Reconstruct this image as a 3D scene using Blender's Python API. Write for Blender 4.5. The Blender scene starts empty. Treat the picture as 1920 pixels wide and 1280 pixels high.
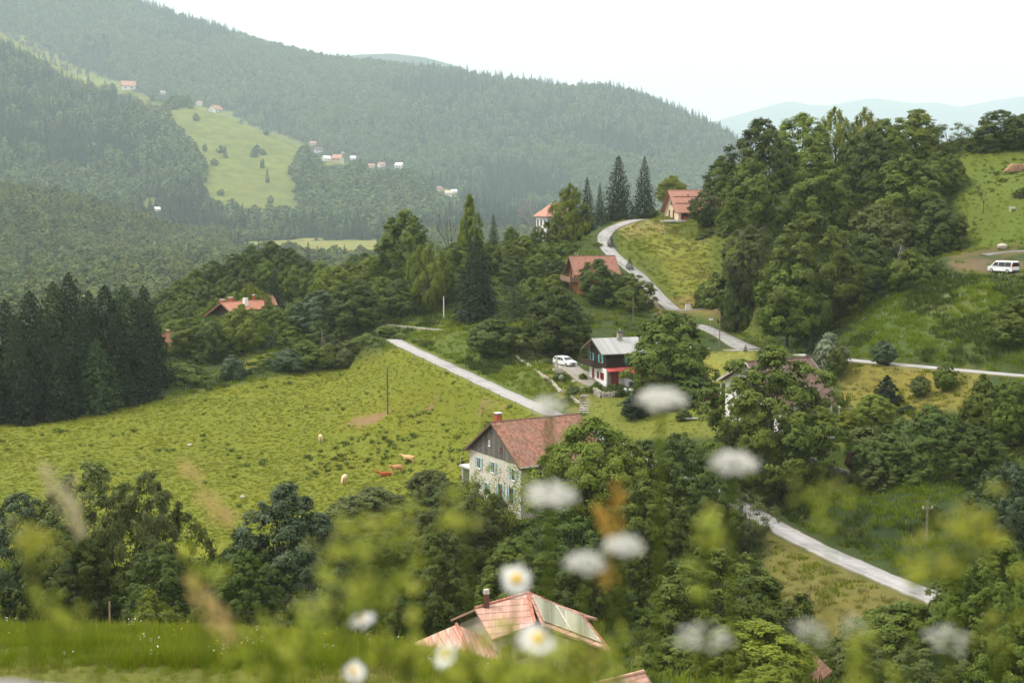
import bpy, bmesh, math, random
import numpy as np
from mathutils import Vector, Matrix
random.seed(7)
RNG = np.random.default_rng(11)
S = bpy.context.scene
COL = S.collection
R = math.radians

# ------------------------------------------------------------------ camera
F = 2667.0
TH = math.atan((640 - 350) / F)
CT, ST = math.cos(TH), math.sin(TH)


def ray(px, py):
    a = (px - 960) / F
    b = (640 - py) / F
    y = CT + b * ST
    return a / y, (-ST + b * CT) / y


def at(px, py, D):
    a, b = ray(px, py)
    return Vector((a * D, D, b * D))


def proj(x, y, z):
    dep = y * CT - z * ST
    return 960 + F * x / dep, 640 - F * (y * ST + z * CT) / dep


cd = bpy.data.cameras.new('camera')
cam = bpy.data.objects.new('camera', cd)
COL.objects.link(cam)
cam.rotation_euler = (math.pi / 2 - TH, 0, 0)
cd.sensor_width = 36
cd.lens = 36 * F / 1920
cd.clip_start = 0.05
cd.clip_end = 40000
cd.dof.use_dof = True
cd.dof.focus_distance = 200
cd.dof.aperture_fstop = 2.7
S.camera = cam


# ------------------------------------------------------------------ tags
def tag(o, label=None, cat=None, group=None, kind=None):
    if label: o['label'] = label
    if cat: o['category'] = cat
    if group: o['group'] = group
    if kind: o['kind'] = kind
    return o


def empty(name, loc=(0, 0, 0), rz=0.0, label=None, cat=None, group=None):
    o = bpy.data.objects.new(name, None)
    o.empty_display_size = 0.5
    COL.objects.link(o)
    o.location = loc
    o.rotation_euler = (0, 0, rz)
    return tag(o, label, cat, group)


def link(name, me, mat=None, parent=None):
    o = bpy.data.objects.new(name, me)
    COL.objects.link(o)
    if mat is not None:
        if not me.materials:
            me.materials.append(None)
        if me.materials[0] is None:
            me.materials[0] = mat
        elif me.materials[0] != mat:
            o.material_slots[0].link = 'OBJECT'
            o.material_slots[0].material = mat
    if parent is not None:
        o.parent = parent
    return o


def mesh_np(name, v, faces4=None, faces3=None, smooth=False, tint=None):
    """fast mesh from numpy arrays"""
    me = bpy.data.meshes.new(name)
    v = np.asarray(v, dtype=np.float32)
    loops, starts, n = [], [], 0
    if faces4 is not None and len(faces4):
        f = np.asarray(faces4, dtype=np.int32)
        loops.append(f.ravel()); starts.append(np.arange(len(f), dtype=np.int32) * 4); n = len(f) * 4
    if faces3 is not None and len(faces3):
        f = np.asarray(faces3, dtype=np.int32)
        loops.append(f.ravel()); starts.append(n + np.arange(len(f), dtype=np.int32) * 3)
    loops = np.concatenate(loops); starts = np.concatenate(starts)
    me.vertices.add(len(v)); me.vertices.foreach_set('co', v.ravel())
    me.loops.add(len(loops)); me.loops.foreach_set('vertex_index', loops)
    me.polygons.add(len(starts)); me.polygons.foreach_set('loop_start', starts)
    if smooth:
        me.polygons.foreach_set('use_smooth', np.ones(len(starts), dtype=bool))
    if tint is not None:
        t = np.asarray(tint, dtype=np.float32)
        if t.ndim == 1:
            a = me.attributes.new('tint', 'FLOAT', 'POINT'); a.data.foreach_set('value', t)
        else:
            a = me.attributes.new('tint', 'FLOAT_COLOR', 'POINT')
            a.data.foreach_set('color', np.concatenate([t, np.ones((len(t), 1), np.float32)], 1).ravel())
    me.update(calc_edges=True)
    me.validate()
    return me


class MB:
    """collects boxes, prisms, tubes and polygons; build() links them as ONE mesh object"""
    def __init__(self):
        self.v, self.f = [], []

    def poly(self, pts):
        n = len(self.v)
        self.v += [tuple(p) for p in pts]
        self.f.append(tuple(range(n, n + len(pts))))
        return self

    def hull(self, bot, top):
        """closed prism between two equal-length loops"""
        n = len(self.v); k = len(bot)
        self.v += [tuple(p) for p in bot] + [tuple(p) for p in top]
        self.f.append(tuple(range(n + k - 1, n - 1, -1)))
        self.f.append(tuple(range(n + k, n + 2 * k)))
        for i in range(k):
            j = (i + 1) % k
            self.f.append((n + i, n + j, n + k + j, n + k + i))
        return self

    def box(self, x0, y0, z0, x1, y1, z1):
        return self.hull([(x0, y0, z0), (x1, y0, z0), (x1, y1, z0), (x0, y1, z0)],
                         [(x0, y0, z1), (x1, y0, z1), (x1, y1, z1), (x0, y1, z1)])

    def tube(self, pts, rad, k=6, cap=True):
        pts = [Vector(p) for p in pts]
        if not hasattr(rad, '__len__'):
            rad = [rad] * len(pts)
        n = len(self.v)
        for i, p in enumerate(pts):
            d = (pts[min(i + 1, len(pts) - 1)] - pts[max(i - 1, 0)]).normalized()
            a = d.cross(Vector((0, 0, 1)))
            if a.length < 1e-3: a = Vector((1, 0, 0))
            a.normalize(); b = d.cross(a)
            for j in range(k):
                t = 2 * math.pi * j / k
                self.v.append(tuple(p + (a * math.cos(t) + b * math.sin(t)) * rad[i]))
        for i in range(len(pts) - 1):
            for j in range(k):
                q = (j + 1) % k
                self.f.append((n + i * k + j, n + i * k + q, n + (i + 1) * k + q, n + (i + 1) * k + j))
        if cap:
            self.f.append(tuple(n + j for j in range(k - 1, -1, -1)))
            m = n + (len(pts) - 1) * k
            self.f.append(tuple(m + j for j in range(k)))
        return self

    def mesh(self, name, smooth=False):
        me = bpy.data.meshes.new(name)
        me.from_pydata(self.v, [], self.f)
        bm = bmesh.new(); bm.from_mesh(me)
        bmesh.ops.recalc_face_normals(bm, faces=bm.faces)
        bm.to_mesh(me); bm.free()
        if smooth:
            for p in me.polygons: p.use_smooth = True
        me.update()
        return me

    def build(self, name, mat, parent=None, smooth=False, bevel=0):
        o = link(name, self.mesh(name, smooth), mat, parent)
        if bevel:
            m = o.modifiers.new('edge', 'BEVEL'); m.width = bevel; m.segments = 2; m.limit_method = 'ANGLE'
        return o


# ------------------------------------------------------------------ materials
def new_mat(name):
    m = bpy.data.materials.new(name)
    m.use_nodes = True
    nt = m.node_tree
    b = nt.nodes['Principled BSDF']
    return m, nt, b


def N(nt, t, **kw):
    n = nt.nodes.new(t)
    for k, v in kw.items():
        setattr(n, k, v)
    return n


def noise(nt, scale, detail=4, coord='Object', rough=0.6, vec=None):
    tc = N(nt, 'ShaderNodeTexCoord')
    n = N(nt, 'ShaderNodeTexNoise')
    n.inputs['Scale'].default_value = scale
    n.inputs['Detail'].default_value = detail
    n.inputs['Roughness'].default_value = rough
    nt.links.new(vec if vec is not None else tc.outputs[coord], n.inputs['Vector'])
    return n.outputs['Fac']


def ramp(nt, fac, stops):
    r = N(nt, 'ShaderNodeValToRGB')
    el = r.color_ramp.elements
    while len(el) < len(stops): el.new(0.5)
    for e, (p, c) in zip(el, stops):
        e.position = p
        e.color = (c[0], c[1], c[2], 1) if hasattr(c, '__len__') else (c, c, c, 1)
    nt.links.new(fac, r.inputs[0])
    return r.outputs[0]


def mixc(nt, fac, a, b, mode='MIX'):
    m = N(nt, 'ShaderNodeMix', data_type='RGBA', blend_type=mode)
    for sock, val in ((m.inputs[0], fac), (m.inputs[6], a), (m.inputs[7], b)):
        if isinstance(val, bpy.types.NodeSocket): nt.links.new(val, sock)
        elif hasattr(val, '__len__'): sock.default_value = (val[0], val[1], val[2], 1)
        else: sock.default_value = val
    return m.outputs[2]


def mth(nt, op, a, b=None):
    m = N(nt, 'ShaderNodeMath', operation=op)
    for i, val in enumerate((a, b)):
        if val is None: continue
        if isinstance(val, bpy.types.NodeSocket): nt.links.new(val, m.inputs[i])
        else: m.inputs[i].default_value = val
    return m.outputs[0]


def bump(nt, b, h, strength=0.3, dist=0.05):
    n = N(nt, 'ShaderNodeBump')
    n.inputs['Strength'].default_value = strength
    n.inputs['Distance'].default_value = dist
    nt.links.new(h, n.inputs['Height'])
    nt.links.new(n.outputs[0], b.inputs['Normal'])


def rough_mat(name, col, var=0.25, scale=3.0, rough=0.85, spec=0.3, bmp=0.2, metal=0.0, dirt=None):
    """a painted, plastered or stone surface with mottling"""
    m, nt, b = new_mat(name)
    f = noise(nt, scale, 6)
    lo = [c * (1 - var) for c in col]; hi = [min(1, c * (1 + var)) for c in col]
    c = ramp(nt, f, [(0.3, lo), (0.7, hi)])
    if dirt:
        f2 = ramp(nt, noise(nt, scale * 0.35, 5), [(0.48, 0.0), (0.75, 0.7)])
        c = mixc(nt, f2, c, dirt)
    nt.links.new(c, b.inputs['Base Color'])
    b.inputs['Roughness'].default_value = rough
    b.inputs['Specular IOR Level'].default_value = spec
    b.inputs['Metallic'].default_value = metal
    if bmp: bump(nt, b, f, bmp)
    return m


def stripe_mat(name, ca, cb, axis, period, var=0.25, rough=0.8, sharp=0.12, bmp=0.5, gap=0.45):
    """boards or tile courses: darker joints every `period` metres along a local axis"""
    m, nt, b = new_mat(name)
    tc = N(nt, 'ShaderNodeTexCoord')
    sp = N(nt, 'ShaderNodeSeparateXYZ')
    nt.links.new(tc.outputs['Object'], sp.inputs[0])
    w = mth(nt, 'MULTIPLY', sp.outputs[axis], 1.0 / period)
    fr = mth(nt, 'FRACT', w)
    cell = mth(nt, 'FLOOR', w)
    wn = N(nt, 'ShaderNodeTexWhiteNoise', noise_dimensions='1D')
    nt.links.new(cell, wn.inputs['W'])
    f = noise(nt, 2.2, 6)
    mixf = mth(nt, 'ADD', mth(nt, 'MULTIPLY', wn.outputs['Value'], 0.5), mth(nt, 'MULTIPLY', f, 0.5))
    c = ramp(nt, mixf, [(0.25, ca), (0.75, cb)])
    j = ramp(nt, fr, [(0.0, gap), (sharp, 1.0), (1.0, 1.0)])
    c = mixc(nt, 1.0, c, j, 'MULTIPLY')
    nt.links.new(c, b.inputs['Base Color'])
    b.inputs['Roughness'].default_value = rough
    b.inputs['Specular IOR Level'].default_value = 0.25
    if bmp: bump(nt, b, fr, bmp, 0.03)
    return m


def tile_mat(name, ca, cb, cdirt, period=0.36):
    """clay roof tiles in local roof coordinates (x along the ridge, y,z down the slope)"""
    m, nt, b = new_mat(name)
    tc = N(nt, 'ShaderNodeTexCoord')
    sp = N(nt, 'ShaderNodeSeparateXYZ')
    nt.links.new(tc.outputs['Object'], sp.inputs[0])
    row = mth(nt, 'MULTIPLY', sp.outputs[2], 1.0 / period)
    colm = mth(nt, 'MULTIPLY', sp.outputs[0], 1.0 / 0.24)
    cv = N(nt, 'ShaderNodeCombineXYZ')
    nt.links.new(mth(nt, 'FLOOR', row), cv.inputs[0]); nt.links.new(mth(nt, 'FLOOR', colm), cv.inputs[1])
    wn = N(nt, 'ShaderNodeTexWhiteNoise', noise_dimensions='3D')
    nt.links.new(cv.outputs[0], wn.inputs['Vector'])
    big = noise(nt, 0.5, 6)
    c = ramp(nt, wn.outputs['Value'], [(0.1, ca), (0.9, cb)])
    c = mixc(nt, ramp(nt, big, [(0.42, 0.0), (0.7, 0.75)]), c, cdirt)
    fr = mth(nt, 'FRACT', row)
    fc = mth(nt, 'FRACT', colm)
    j = mth(nt, 'MULTIPLY', ramp(nt, fr, [(0.0, 0.4), (0.22, 1.0), (1.0, 1.0)]), ramp(nt, fc, [(0.0, 0.7), (0.15, 1.0), (1.0, 1.0)]))
    c = mixc(nt, 1.0, c, j, 'MULTIPLY')
    nt.links.new(c, b.inputs['Base Color'])
    b.inputs['Roughness'].default_value = 0.85
    b.inputs['Specular IOR Level'].default_value = 0.2
    bump(nt, b, fr, 0.6, 0.04)
    return m


def glass_mat(name, col=(0.03, 0.04, 0.05)):
    m, nt, b = new_mat(name)
    f = noise(nt, 1.3, 2)
    nt.links.new(ramp(nt, f, [(0.3, [c * 0.6 for c in col]), (0.7, [c * 1.6 for c in col])]), b.inputs['Base Color'])
    b.inputs['Roughness'].default_value = 0.06
    b.inputs['Specular IOR Level'].default_value = 0.6
    return m


def leaf_mat(name, ca, cb, trans=0.25, spec=0.3, rough=0.5, hue=0.03, tcol=(1.0, 1.15, 0.5)):
    """foliage: two leaf colours mixed by clump and by tree"""
    m, nt, b = new_mat(name)
    at_ = N(nt, 'ShaderNodeAttribute', attribute_name='tint')
    oi = N(nt, 'ShaderNodeObjectInfo')
    f = mth(nt, 'ADD', mth(nt, 'MULTIPLY', at_.outputs['Fac'], 0.6), mth(nt, 'MULTIPLY', oi.outputs['Random'], 0.4))
    c = ramp(nt, f, [(0.1, ca), (0.9, cb)])
    hs = N(nt, 'ShaderNodeHueSaturation')
    nt.links.new(c, hs.inputs['Color'])
    nt.links.new(mth(nt, 'ADD', 0.5 - hue / 2, mth(nt, 'MULTIPLY', oi.outputs['Random'], hue)), hs.inputs['Hue'])
    c = hs.outputs[0]
    nt.links.new(c, b.inputs['Base Color'])
    b.inputs['Roughness'].default_value = rough
    b.inputs['Specular IOR Level'].default_value = spec
    tr = N(nt, 'ShaderNodeBsdfTranslucent')
    nt.links.new(mixc(nt, 1.0, c, tcol, 'MULTIPLY'), tr.inputs['Color'])
    mx = N(nt, 'ShaderNodeMixShader')
    mx.inputs[0].default_value = trans
    nt.links.new(b.outputs[0], mx.inputs[1]); nt.links.new(tr.outputs[0], mx.inputs[2])
    nt.links.new(mx.outputs[0], nt.nodes['Material Output'].inputs['Surface'])
    return m


# ------------------------------------------------------------------ value noise (numpy)
def vnoise(x, y, seed=0):
    x = np.asarray(x, float); y = np.asarray(y, float)
    xi = np.floor(x).astype(np.int64); yi = np.floor(y).astype(np.int64)
    fx = x - xi; fy = y - yi
    fx = fx * fx * (3 - 2 * fx); fy = fy * fy * (3 - 2 * fy)

    def h(a, b):
        n = (a * 374761393 + b * 668265263 + seed * 974634777) & 0x7fffffff
        n = ((n ^ (n >> 13)) * 1274126177) & 0x7fffffff
        return ((n ^ (n >> 16)) & 0xffff) / 65535.0
    return (h(xi, yi) * (1 - fx) + h(xi + 1, yi) * fx) * (1 - fy) + (h(xi, yi + 1) * (1 - fx) + h(xi + 1, yi + 1) * fx) * fy


def fbm(x, y, oct=4, seed=0):
    s = 0; a = 0.5
    for i in range(oct):
        s = s + a * (vnoise(np.asarray(x) * 2 ** i, np.asarray(y) * 2 ** i, seed + i) - 0.5)
        a *= 0.5
    return s * 2


def sstep(a, b, x):
    t = np.clip((np.asarray(x, float) - a) / (b - a), 0, 1)
    return t * t * (3 - 2 * t)


def in_poly(px, py, poly):
    px = np.asarray(px, float); py = np.asarray(py, float)
    inside = np.zeros(px.shape, bool)
    n = len(poly)
    for i in range(n):
        x0, y0 = poly[i]; x1, y1 = poly[(i + 1) % n]
        if y0 == y1: continue
        c = ((y0 > py) != (y1 > py)) & (px < (x1 - x0) * (py - y0) / (y1 - y0) + x0)
        inside ^= c
    return inside
# ------------------------------------------------------------------ terrain
# surveyed spots of the near valley: (image x, image y, distance)
SPOTS = [
 # meadow
 (0,790,255),(150,770,262),(300,745,270),(450,715,280),(600,690,290),(700,672,288),(760,650,275),
 (0,900,205),(250,830,235),(600,828,235),(645,905,205),(745,885,212),(840,890,198),(400,960,188),
 (300,985,180),(500,900,208),(850,780,228),(960,795,213),(725,775,238),(870,740,240),(450,770,255),(150,850,225),(640,745,262),
 # near stream and slope
 (100,1060,150),(530,1235,118),(200,1195,124),(930,958,175),(700,1000,170),(300,1120,140),(800,1080,150),(1000,1080,146),
 # roads and banks
 (760,645,272),(850,690,247),(950,735,224),(1050,778,205),(1200,860,186),(1370,935,170),(1500,1010,152),(1600,1055,141),(1760,1122,126),(1900,1190,116),
 (1560,1130,130),(1550,1190,124),(1400,1290,106),(1650,1160,121),(1800,1230,110),(1250,1180,120),
 (1560,930,163),(1700,950,150),(1600,880,172),(1590,840,178),(1560,805,183),(1480,790,190),
 (1650,740,195),(1750,720,192),(1600,674,210),(1720,685,200),(1840,696,190),(1900,720,184),(1780,800,172),
 (1700,640,212),(1800,600,214),(1850,550,219),(1750,520,236),(1882,511,232),(1850,476,246),(1780,480,249),(1880,463,251),
 (1840,400,266),(1850,340,280),(1900,300,290),(1815,292,300),(1905,320,285),
 (1190,412,330),(1260,415,335),(1330,440,320),(1250,480,305),(1350,500,300),(1270,540,288),(1180,452,323),(1370,572,273),(1430,600,262),(1310,592,276),
 (1165,420,335),(1135,440,326),(1143,472,314),(1200,515,300),(1260,575,280),(1330,610,267),(1400,648,252),(1345,655,249),
 (1290,625,263),(1325,640,257),(1240,622,266),(1240,656,253),(1350,600,270),(1400,612,263),(1425,640,254),(1290,652,252.5),
 (1370,690,238),(1320,710,232),(1180,600,272),(1090,530,299),(1150,722,222),(1085,700,231),(1058,681,238),(1095,765,212),
 (1000,690,241),(1040,735,224),(930,710,235),(1250,762,207),(1300,792,198),(1180,805,199),(1450,720,222),(1540,680,214),
 (730,609,300),(860,622,289),(830,590,309),(780,630,285),(420,690,291),(480,672,293),(300,705,283),(380,715,286),(355,683,297),(402,681,297),(450,668,301),(325,690,292),(500,655,303),
]
# and in metres
SPOTS3 = [at(*s) for s in SPOTS] + [Vector(p) for p in [
 (0,0,-1.25),(0,2,-1.7),(-3,2,-1.7),(3,2,-1.75),(0,5,-3.0),(-6,6,-3.3),(6,6,-3.5),(0,12,-5.6),(-8,14,-6.2),(8,14,-6.8),(-4,20,-8.2),
 (-10,25,-9.5),(-2,25,-9.75),(5,25,-10.4),(-12,30,-10.3),(-3,30,-10.4),(4,30,-11.4),(-14,39,-12.55),(-9,39,-12.6),(-5,39,-12.85),(-2.3,39,-13.2),(-.6,39,-13.65),(1.5,38.5,-14.2),(5,38,-15.2),
 (12,38,-16.5),(-16,48,-17),(-3,48,-17.5),(8,48,-19),(-25,40,-12.5),(-40,40,-13),(30,30,-13),(20,15,-8),(-20,15,-7),(40,0,-4),(-40,0,-2),(0,-25,7),(-40,-25,7),(40,-25,4),
 (-20,70,-25.5),(0,70,-26),(15,70,-27.5),(35,70,-28.5),(-12,97,-34.5),(4,97,-33.8),(20,97,-35),(40,97,-36),(60,97,-34),(-45,90,-33),
 (-90,90,-34),(-120,150,-46),(-120,260,-45),(-200,200,-46),(-200,80,-32),(-300,250,-46),(-300,0,0),(300,0,6),(120,60,-12),(160,120,-14),(110,150,-22),(130,200,-10),(200,200,4),(250,300,22),
 (45,260,-16),(62,260,-17),(55,300,-7),(70,280,-11),(78,278,-9),(79,263,-13),(80,320,2),(68,300,-5),(95,318,8),(110,320,11),(64,335,1),(52,318,-6),
 (-8,330,-21),(20,335,-17),(9,350,-13.5),(-30,330,-27),(-50,330,-31),(-66,320,-29.5),(-80,330,-33),(-100,300,-41),
 (-60,420,-40),(0,420,-32),(40,420,-16),(100,420,-2),(160,380,14),(-200,420,-46),(0,500,-44),(120,500,-25),(-150,500,-46),(250,450,5),(-300,500,-46)]]
P3 = np.array([tuple(p) for p in SPOTS3])
_, _u = np.unique(np.round(P3[:, :2], 0), axis=0, return_index=True)
P3 = P3[np.sort(_u)]
_pts = P3[:, :2] / 100.0


def _k(r2):
    return 0.5 * r2 * np.log(np.maximum(r2, 1e-12))


_n = len(P3)
_A = np.zeros((_n + 3, _n + 3))
_d2 = ((_pts[:, None] - _pts[None]) ** 2).sum(-1)
_A[:_n, :_n] = _k(_d2) + np.eye(_n) * 6e-4
_A[:_n, _n] = 1; _A[:_n, _n + 1:] = _pts
_A[_n, :_n] = 1; _A[_n + 1:, :_n] = _pts.T
_W = np.linalg.solve(_A, np.concatenate([P3[:, 2], np.zeros(3)]))


def tps(x, y):
    x = np.asarray(x, float).ravel() / 100; y = np.asarray(y, float).ravel() / 100
    out = np.empty(len(x))
    for i in range(0, len(x), 20000):
        a = x[i:i + 20000]; b = y[i:i + 20000]
        d2 = (a[:, None] - _pts[None, :, 0]) ** 2 + (b[:, None] - _pts[None, :, 1]) ** 2
        out[i:i + 20000] = _k(d2) @ _W[:_n] + _W[_n] + _W[_n + 1] * a + _W[_n + 2] * b
    return out


# far hills: each ridge is (skyline points, ridge distance, foot distance), heights in metres come from them
VALLEY = -40.0
LAYERS = [
 dict(sky=[(-1200,220),(-600,300),(0,346),(100,357),(200,381),(300,415),(400,450),(450,474),(520,520),(700,620)], Dr=[(-1200,1000),(0,930),(450,900)], Db=[(-1200,540),(0,560),(450,800)], drop=8, seed=1, amp=4),
 dict(sky=[(-1200,-320),(-600,-150),(-100,0),(0,45),(60,84),(120,122),(180,152),(240,168),(300,182),(370,198),(430,217),(480,240),(540,260),(600,296),(680,313),(750,326),(800,348),(860,374),(950,412),(1010,445),(1200,520)],
      Dr=[(-1200,2400),(0,1950),(300,1700),(600,1520),(860,1380),(1010,1280)], Db=[(-1200,1000),(0,1020),(600,1060),(1010,1120)], drop=0, seed=2, amp=7),
 dict(sky=[(-1200,-480),(-600,-300),(0,-130),(200,-50),(300,2),(400,36),(500,71),(560,86),(640,103),(740,113),(850,123),(960,141),(1060,156),(1140,154),(1200,171),(1260,196),(1320,223),(1370,251),(1390,266),(1450,311),(1550,375),(1750,460)],
      Dr=[(-1200,3300),(0,2950),(600,2700),(1200,2450),(1400,2300),(1700,2100)], Db=[(-1200,1900),(0,1800),(600,1600),(1200,1400),(1700,1300)], drop=11, seed=3, amp=26),
 dict(sky=[(-1200,300),(400,260),(560,135),(620,108),(680,100),(740,98),(800,105),(860,122),(980,200),(1200,300),(3000,420)], Dr=[(0,4600)], Db=[(0,3300)], drop=0, seed=4, amp=25),
 dict(sky=[(-1200,330),(900,320),(1150,280),(1270,250),(1330,227),(1400,208),(1440,196),(1470,189),(1510,196),(1545,197),(1590,188),(1625,183),(1670,189),(1700,193),(1740,191),(1785,200),(1840,189),(1920,176),(2100,140),(2400,150),(3000,260)], Dr=[(0,9800)], Db=[(0,6500)], drop=0, seed=5, amp=60),
]


FK = 2.0     # the far side of the valley, in units of the survey


def far(x, D):
    x = np.asarray(x, float) / FK; D = np.asarray(D, float) / FK
    u = x / D
    px = 960 + u * F * CT          # close enough to the bearing
    z = np.full(x.shape, VALLEY) + 1.5 * fbm(x / 160, D / 160, 3, 31)
    z = z + np.clip(D - 1100, 0, 1500) * 0.012
    for L in LAYERS:
        sx, sy = zip(*L['sky']); dx, dr = zip(*L['Dr']); bx, db = zip(*L['Db'])
        Dr = np.interp(px, dx, dr); Db = np.interp(px, bx, db)
        a = (640 - np.interp(px, sx, sy)) / F
        zr = (-ST + a * CT) / (CT + a * ST) * Dr - L['drop']
        t = (D - Db) / (Dr - Db)
        tc = np.clip(t, 0, 1)
        g = tc * (1 + 0.22 * (1 - tc)) - 0.18 * np.sin(tc * math.pi) ** 2 * (1 - tc)
        base = VALLEY - 6
        zz = base + (zr - base) * g
        n = fbm(x / (16 * L['amp'] + 60), D / (16 * L['amp'] + 60), 4, L['seed'] * 7) * L['amp']
        n2 = -np.abs(fbm((x + D * 0.35) / 170, (D - x) / 700, 2, L['seed'] * 5)) * L['amp'] * 1.1
        zz = zz + (n + n2) * np.clip(4 * tc * (1 - tc), 0, 1)
        zz = np.where(t > 1, zr - (D - Dr) * 0.4, zz)
        zz = np.where(t <= 0, -200, zz)
        z = np.maximum(z, zz)
    return z * FK


def height(x, y):
    x = np.asarray(x, float); y = np.asarray(y, float)
    sh = x.shape
    z = tps(x, y).reshape(sh)
    z = z + 0.35 * fbm(x / 9, y / 9, 3, 5) * sstep(45, 80, y) + 0.1 * fbm(x / 3, y / 3, 2, 9)
    w = sstep(420, 505, y)
    return z * (1 - w) + far(x, np.maximum(y, 300)) * w


GX = np.arange(-345, 345.1, 1.5); GY = np.arange(-30, 510.1, 1.5)
XX, YY = np.meshgrid(GX, GY)
ZZ = height(XX, YY)


def gz(x, y):
    """ground height at a point, from the very grid that is rendered"""
    if y > 505 or abs(x) > 340:
        return float(far(np.array([x]), np.array([y]))[0])
    fx = (x - GX[0]) / 1.5; fy = (y - GY[0]) / 1.5
    i = int(min(max(fx, 0), len(GX) - 2)); j = int(min(max(fy, 0), len(GY) - 2))
    fx -= i; fy -= j
    return float((ZZ[j, i] * (1 - fx) + ZZ[j, i + 1] * fx) * (1 - fy) + (ZZ[j + 1, i] * (1 - fx) + ZZ[j + 1, i + 1] * fx) * fy)


def hit(px, py, dmin=20, dmax=480):
    """where the line of sight through a spot of the photo meets the ground"""
    a, b = ray(px, py)
    D = dmin; step = 1.0
    prev = D
    while D < dmax:
        if b * D < gz(a * D, D):
            lo, hi = prev, D
            for _ in range(20):
                m = (lo + hi) / 2
                if b * m < gz(a * m, m): hi = m
                else: lo = m
            return Vector((a * hi, hi, gz(a * hi, hi)))
        prev = D; D += step
    return Vector((a * dmax, dmax, b * dmax))


# ------------------------------------------------------------------ roads
def smooth_line(pts, step=1.5):
    pts = [Vector(p) for p in pts]
    out = []
    for i in range(len(pts) - 1):
        p0 = pts[max(i - 1, 0)]; p1 = pts[i]; p2 = pts[i + 1]; p3 = pts[min(i + 2, len(pts) - 1)]
        n = max(2, int((p2 - p1).length / step))
        for k in range(n):
            t = k / n
            out.append(0.5 * ((2 * p1) + (p2 - p0) * t + (2 * p0 - 5 * p1 + 4 * p2 - p3) * t * t + (3 * p1 - p0 - 3 * p2 + p3) * t ** 3))
    out.append(pts[-1])
    z = np.array([p.z for p in out])
    for _ in range(6):
        z[1:-1] = (z[:-2] + 2 * z[1:-1] + z[2:]) / 4
    for p, q in zip(out, z): p.z = q
    return out


def road_line(spots):
    return smooth_line([at(*s) if len(s) == 3 and s[0] > -900 else hit(*s[:2]) for s in spots])


ROADS = [
 # name, material, half width(s), points (x, y, distance)
 ('road', 'asphalt', 1.6, [(722,628,287),(740,637,280),(760,648,272),(800,667,262),(850,690,248),(950,737,224),(1050,781,205),(1130,815,194),(1200,858,186),(1290,900,178),(1370,938,169),(1440,976,160),(1500,1010,152),(1600,1057,141),(1680,1090,133),(1760,1124,126),(1850,1165,118),(1960,1215,109)]),
 ('road', 'asphalt_upper', 1.65, [(1230,412,352),(1200,411,345),(1165,420,335),(1140,433,328),(1133,448,322),(1143,470,314),(1170,494,306),(1200,518,299),(1232,552,288),(1265,582,279),(1310,608,269),(1350,626,261),(1385,645,252),(1405,654,247)]),
 ('road', 'asphalt_upper', 1.5, [(1450,655,233),(1408,656,243),(1370,656,247),(1335,652,251),(1295,649,253),(1240,655,254),(1190,655,256)]),
 ('road', 'asphalt', 1.5, [(1500,664,222),(1545,668,216),(1600,675,210),(1660,681,205),(1720,686,200),(1780,691,195),(1840,697,190),(1920,704,183),(2020,712,175)]),
 ('road', 'asphalt_grey', 1.5, [(1275,581,277.5),(1295,581,277),(1320,580,276),(1355,574,274),(1390,571,273),(1420,574,270)]),
 ('driveway', 'asphalt_grey', 2.2, [(1960,466,244),(1915,470,245),(1870,475,246),(1845,478,246)]),
 ('driveway', 'gravel', 2.0, [(1052,678,241),(1070,690,235),(1090,703,230),(1108,715,225),(1122,722,223)]),
 ('path', 'gravel', 1.0, [(700,606,302),(735,610,299),(780,614,295),(830,619,291),(865,622,288)]),
]
for name, mat_key, hw, pts in ROADS:
    pass
ROAD_LINES = []
for name, mk, hw, pts in ROADS:
    line = smooth_line([at(*p) for p in pts])
    ROAD_LINES.append((name, mk, hw, line))
# gravel lane along the verge below the viewpoint
lane = smooth_line([Vector((x, y, gz(x, y))) for x, y in [(-70, 23), (-40, 24.5), (-14, 25.8), (-8, 25.3), (-4, 24.3), (0, 22.5), (6, 19), (16, 11)]], 0.8)
ROAD_LINES.append(('road', 'gravel_lane', 1.25, lane))


def bed(line, hw):
    """cut the ground sheet to a road's own level"""
    L = np.array([tuple(p) for p in line])
    lo = L[:, :2].min(0) - 8; hi = L[:, :2].max(0) + 8
    jj = np.where((GY > lo[1]) & (GY < hi[1]))[0]; ii = np.where((GX > lo[0]) & (GX < hi[0]))[0]
    X = XX[np.ix_(jj, ii)]; Y = YY[np.ix_(jj, ii)]
    best = np.full(X.shape, 1e9); zz = np.zeros(X.shape)
    for k in range(len(L) - 1):
        a = L[k]; b = L[k + 1]; d = b[:2] - a[:2]; l2 = max((d ** 2).sum(), 1e-9)
        t = np.clip(((X - a[0]) * d[0] + (Y - a[1]) * d[1]) / l2, 0, 1)
        dd = np.hypot(X - a[0] - t * d[0], Y - a[1] - t * d[1])
        m = dd < best
        best = np.where(m, dd, best); zz = np.where(m, a[2] + t * (b[2] - a[2]), zz)
    w = 1 - sstep(hw + 1.2, hw + 5.5, best)
    old = ZZ[np.ix_(jj, ii)]
    ZZ[np.ix_(jj, ii)] = old * (1 - w) + (zz - 0.14) * w
    near = best < hw + 0.8
    return jj, ii, best


for name, mk, hw, line in ROAD_LINES:
    bed(line, hw)
for name, mk, hw, line in ROAD_LINES[:2] + [ROAD_LINES[4]]:      # junctions: the wider roads have the last word
    bed(line, hw)


def flatten(cx, cy, z, r, soft=4.0):
    d = np.hypot(XX - cx, YY - cy)
    w = 1 - sstep(r, r + soft, d)
    ZZ[:] = ZZ * (1 - w) + z * w
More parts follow.
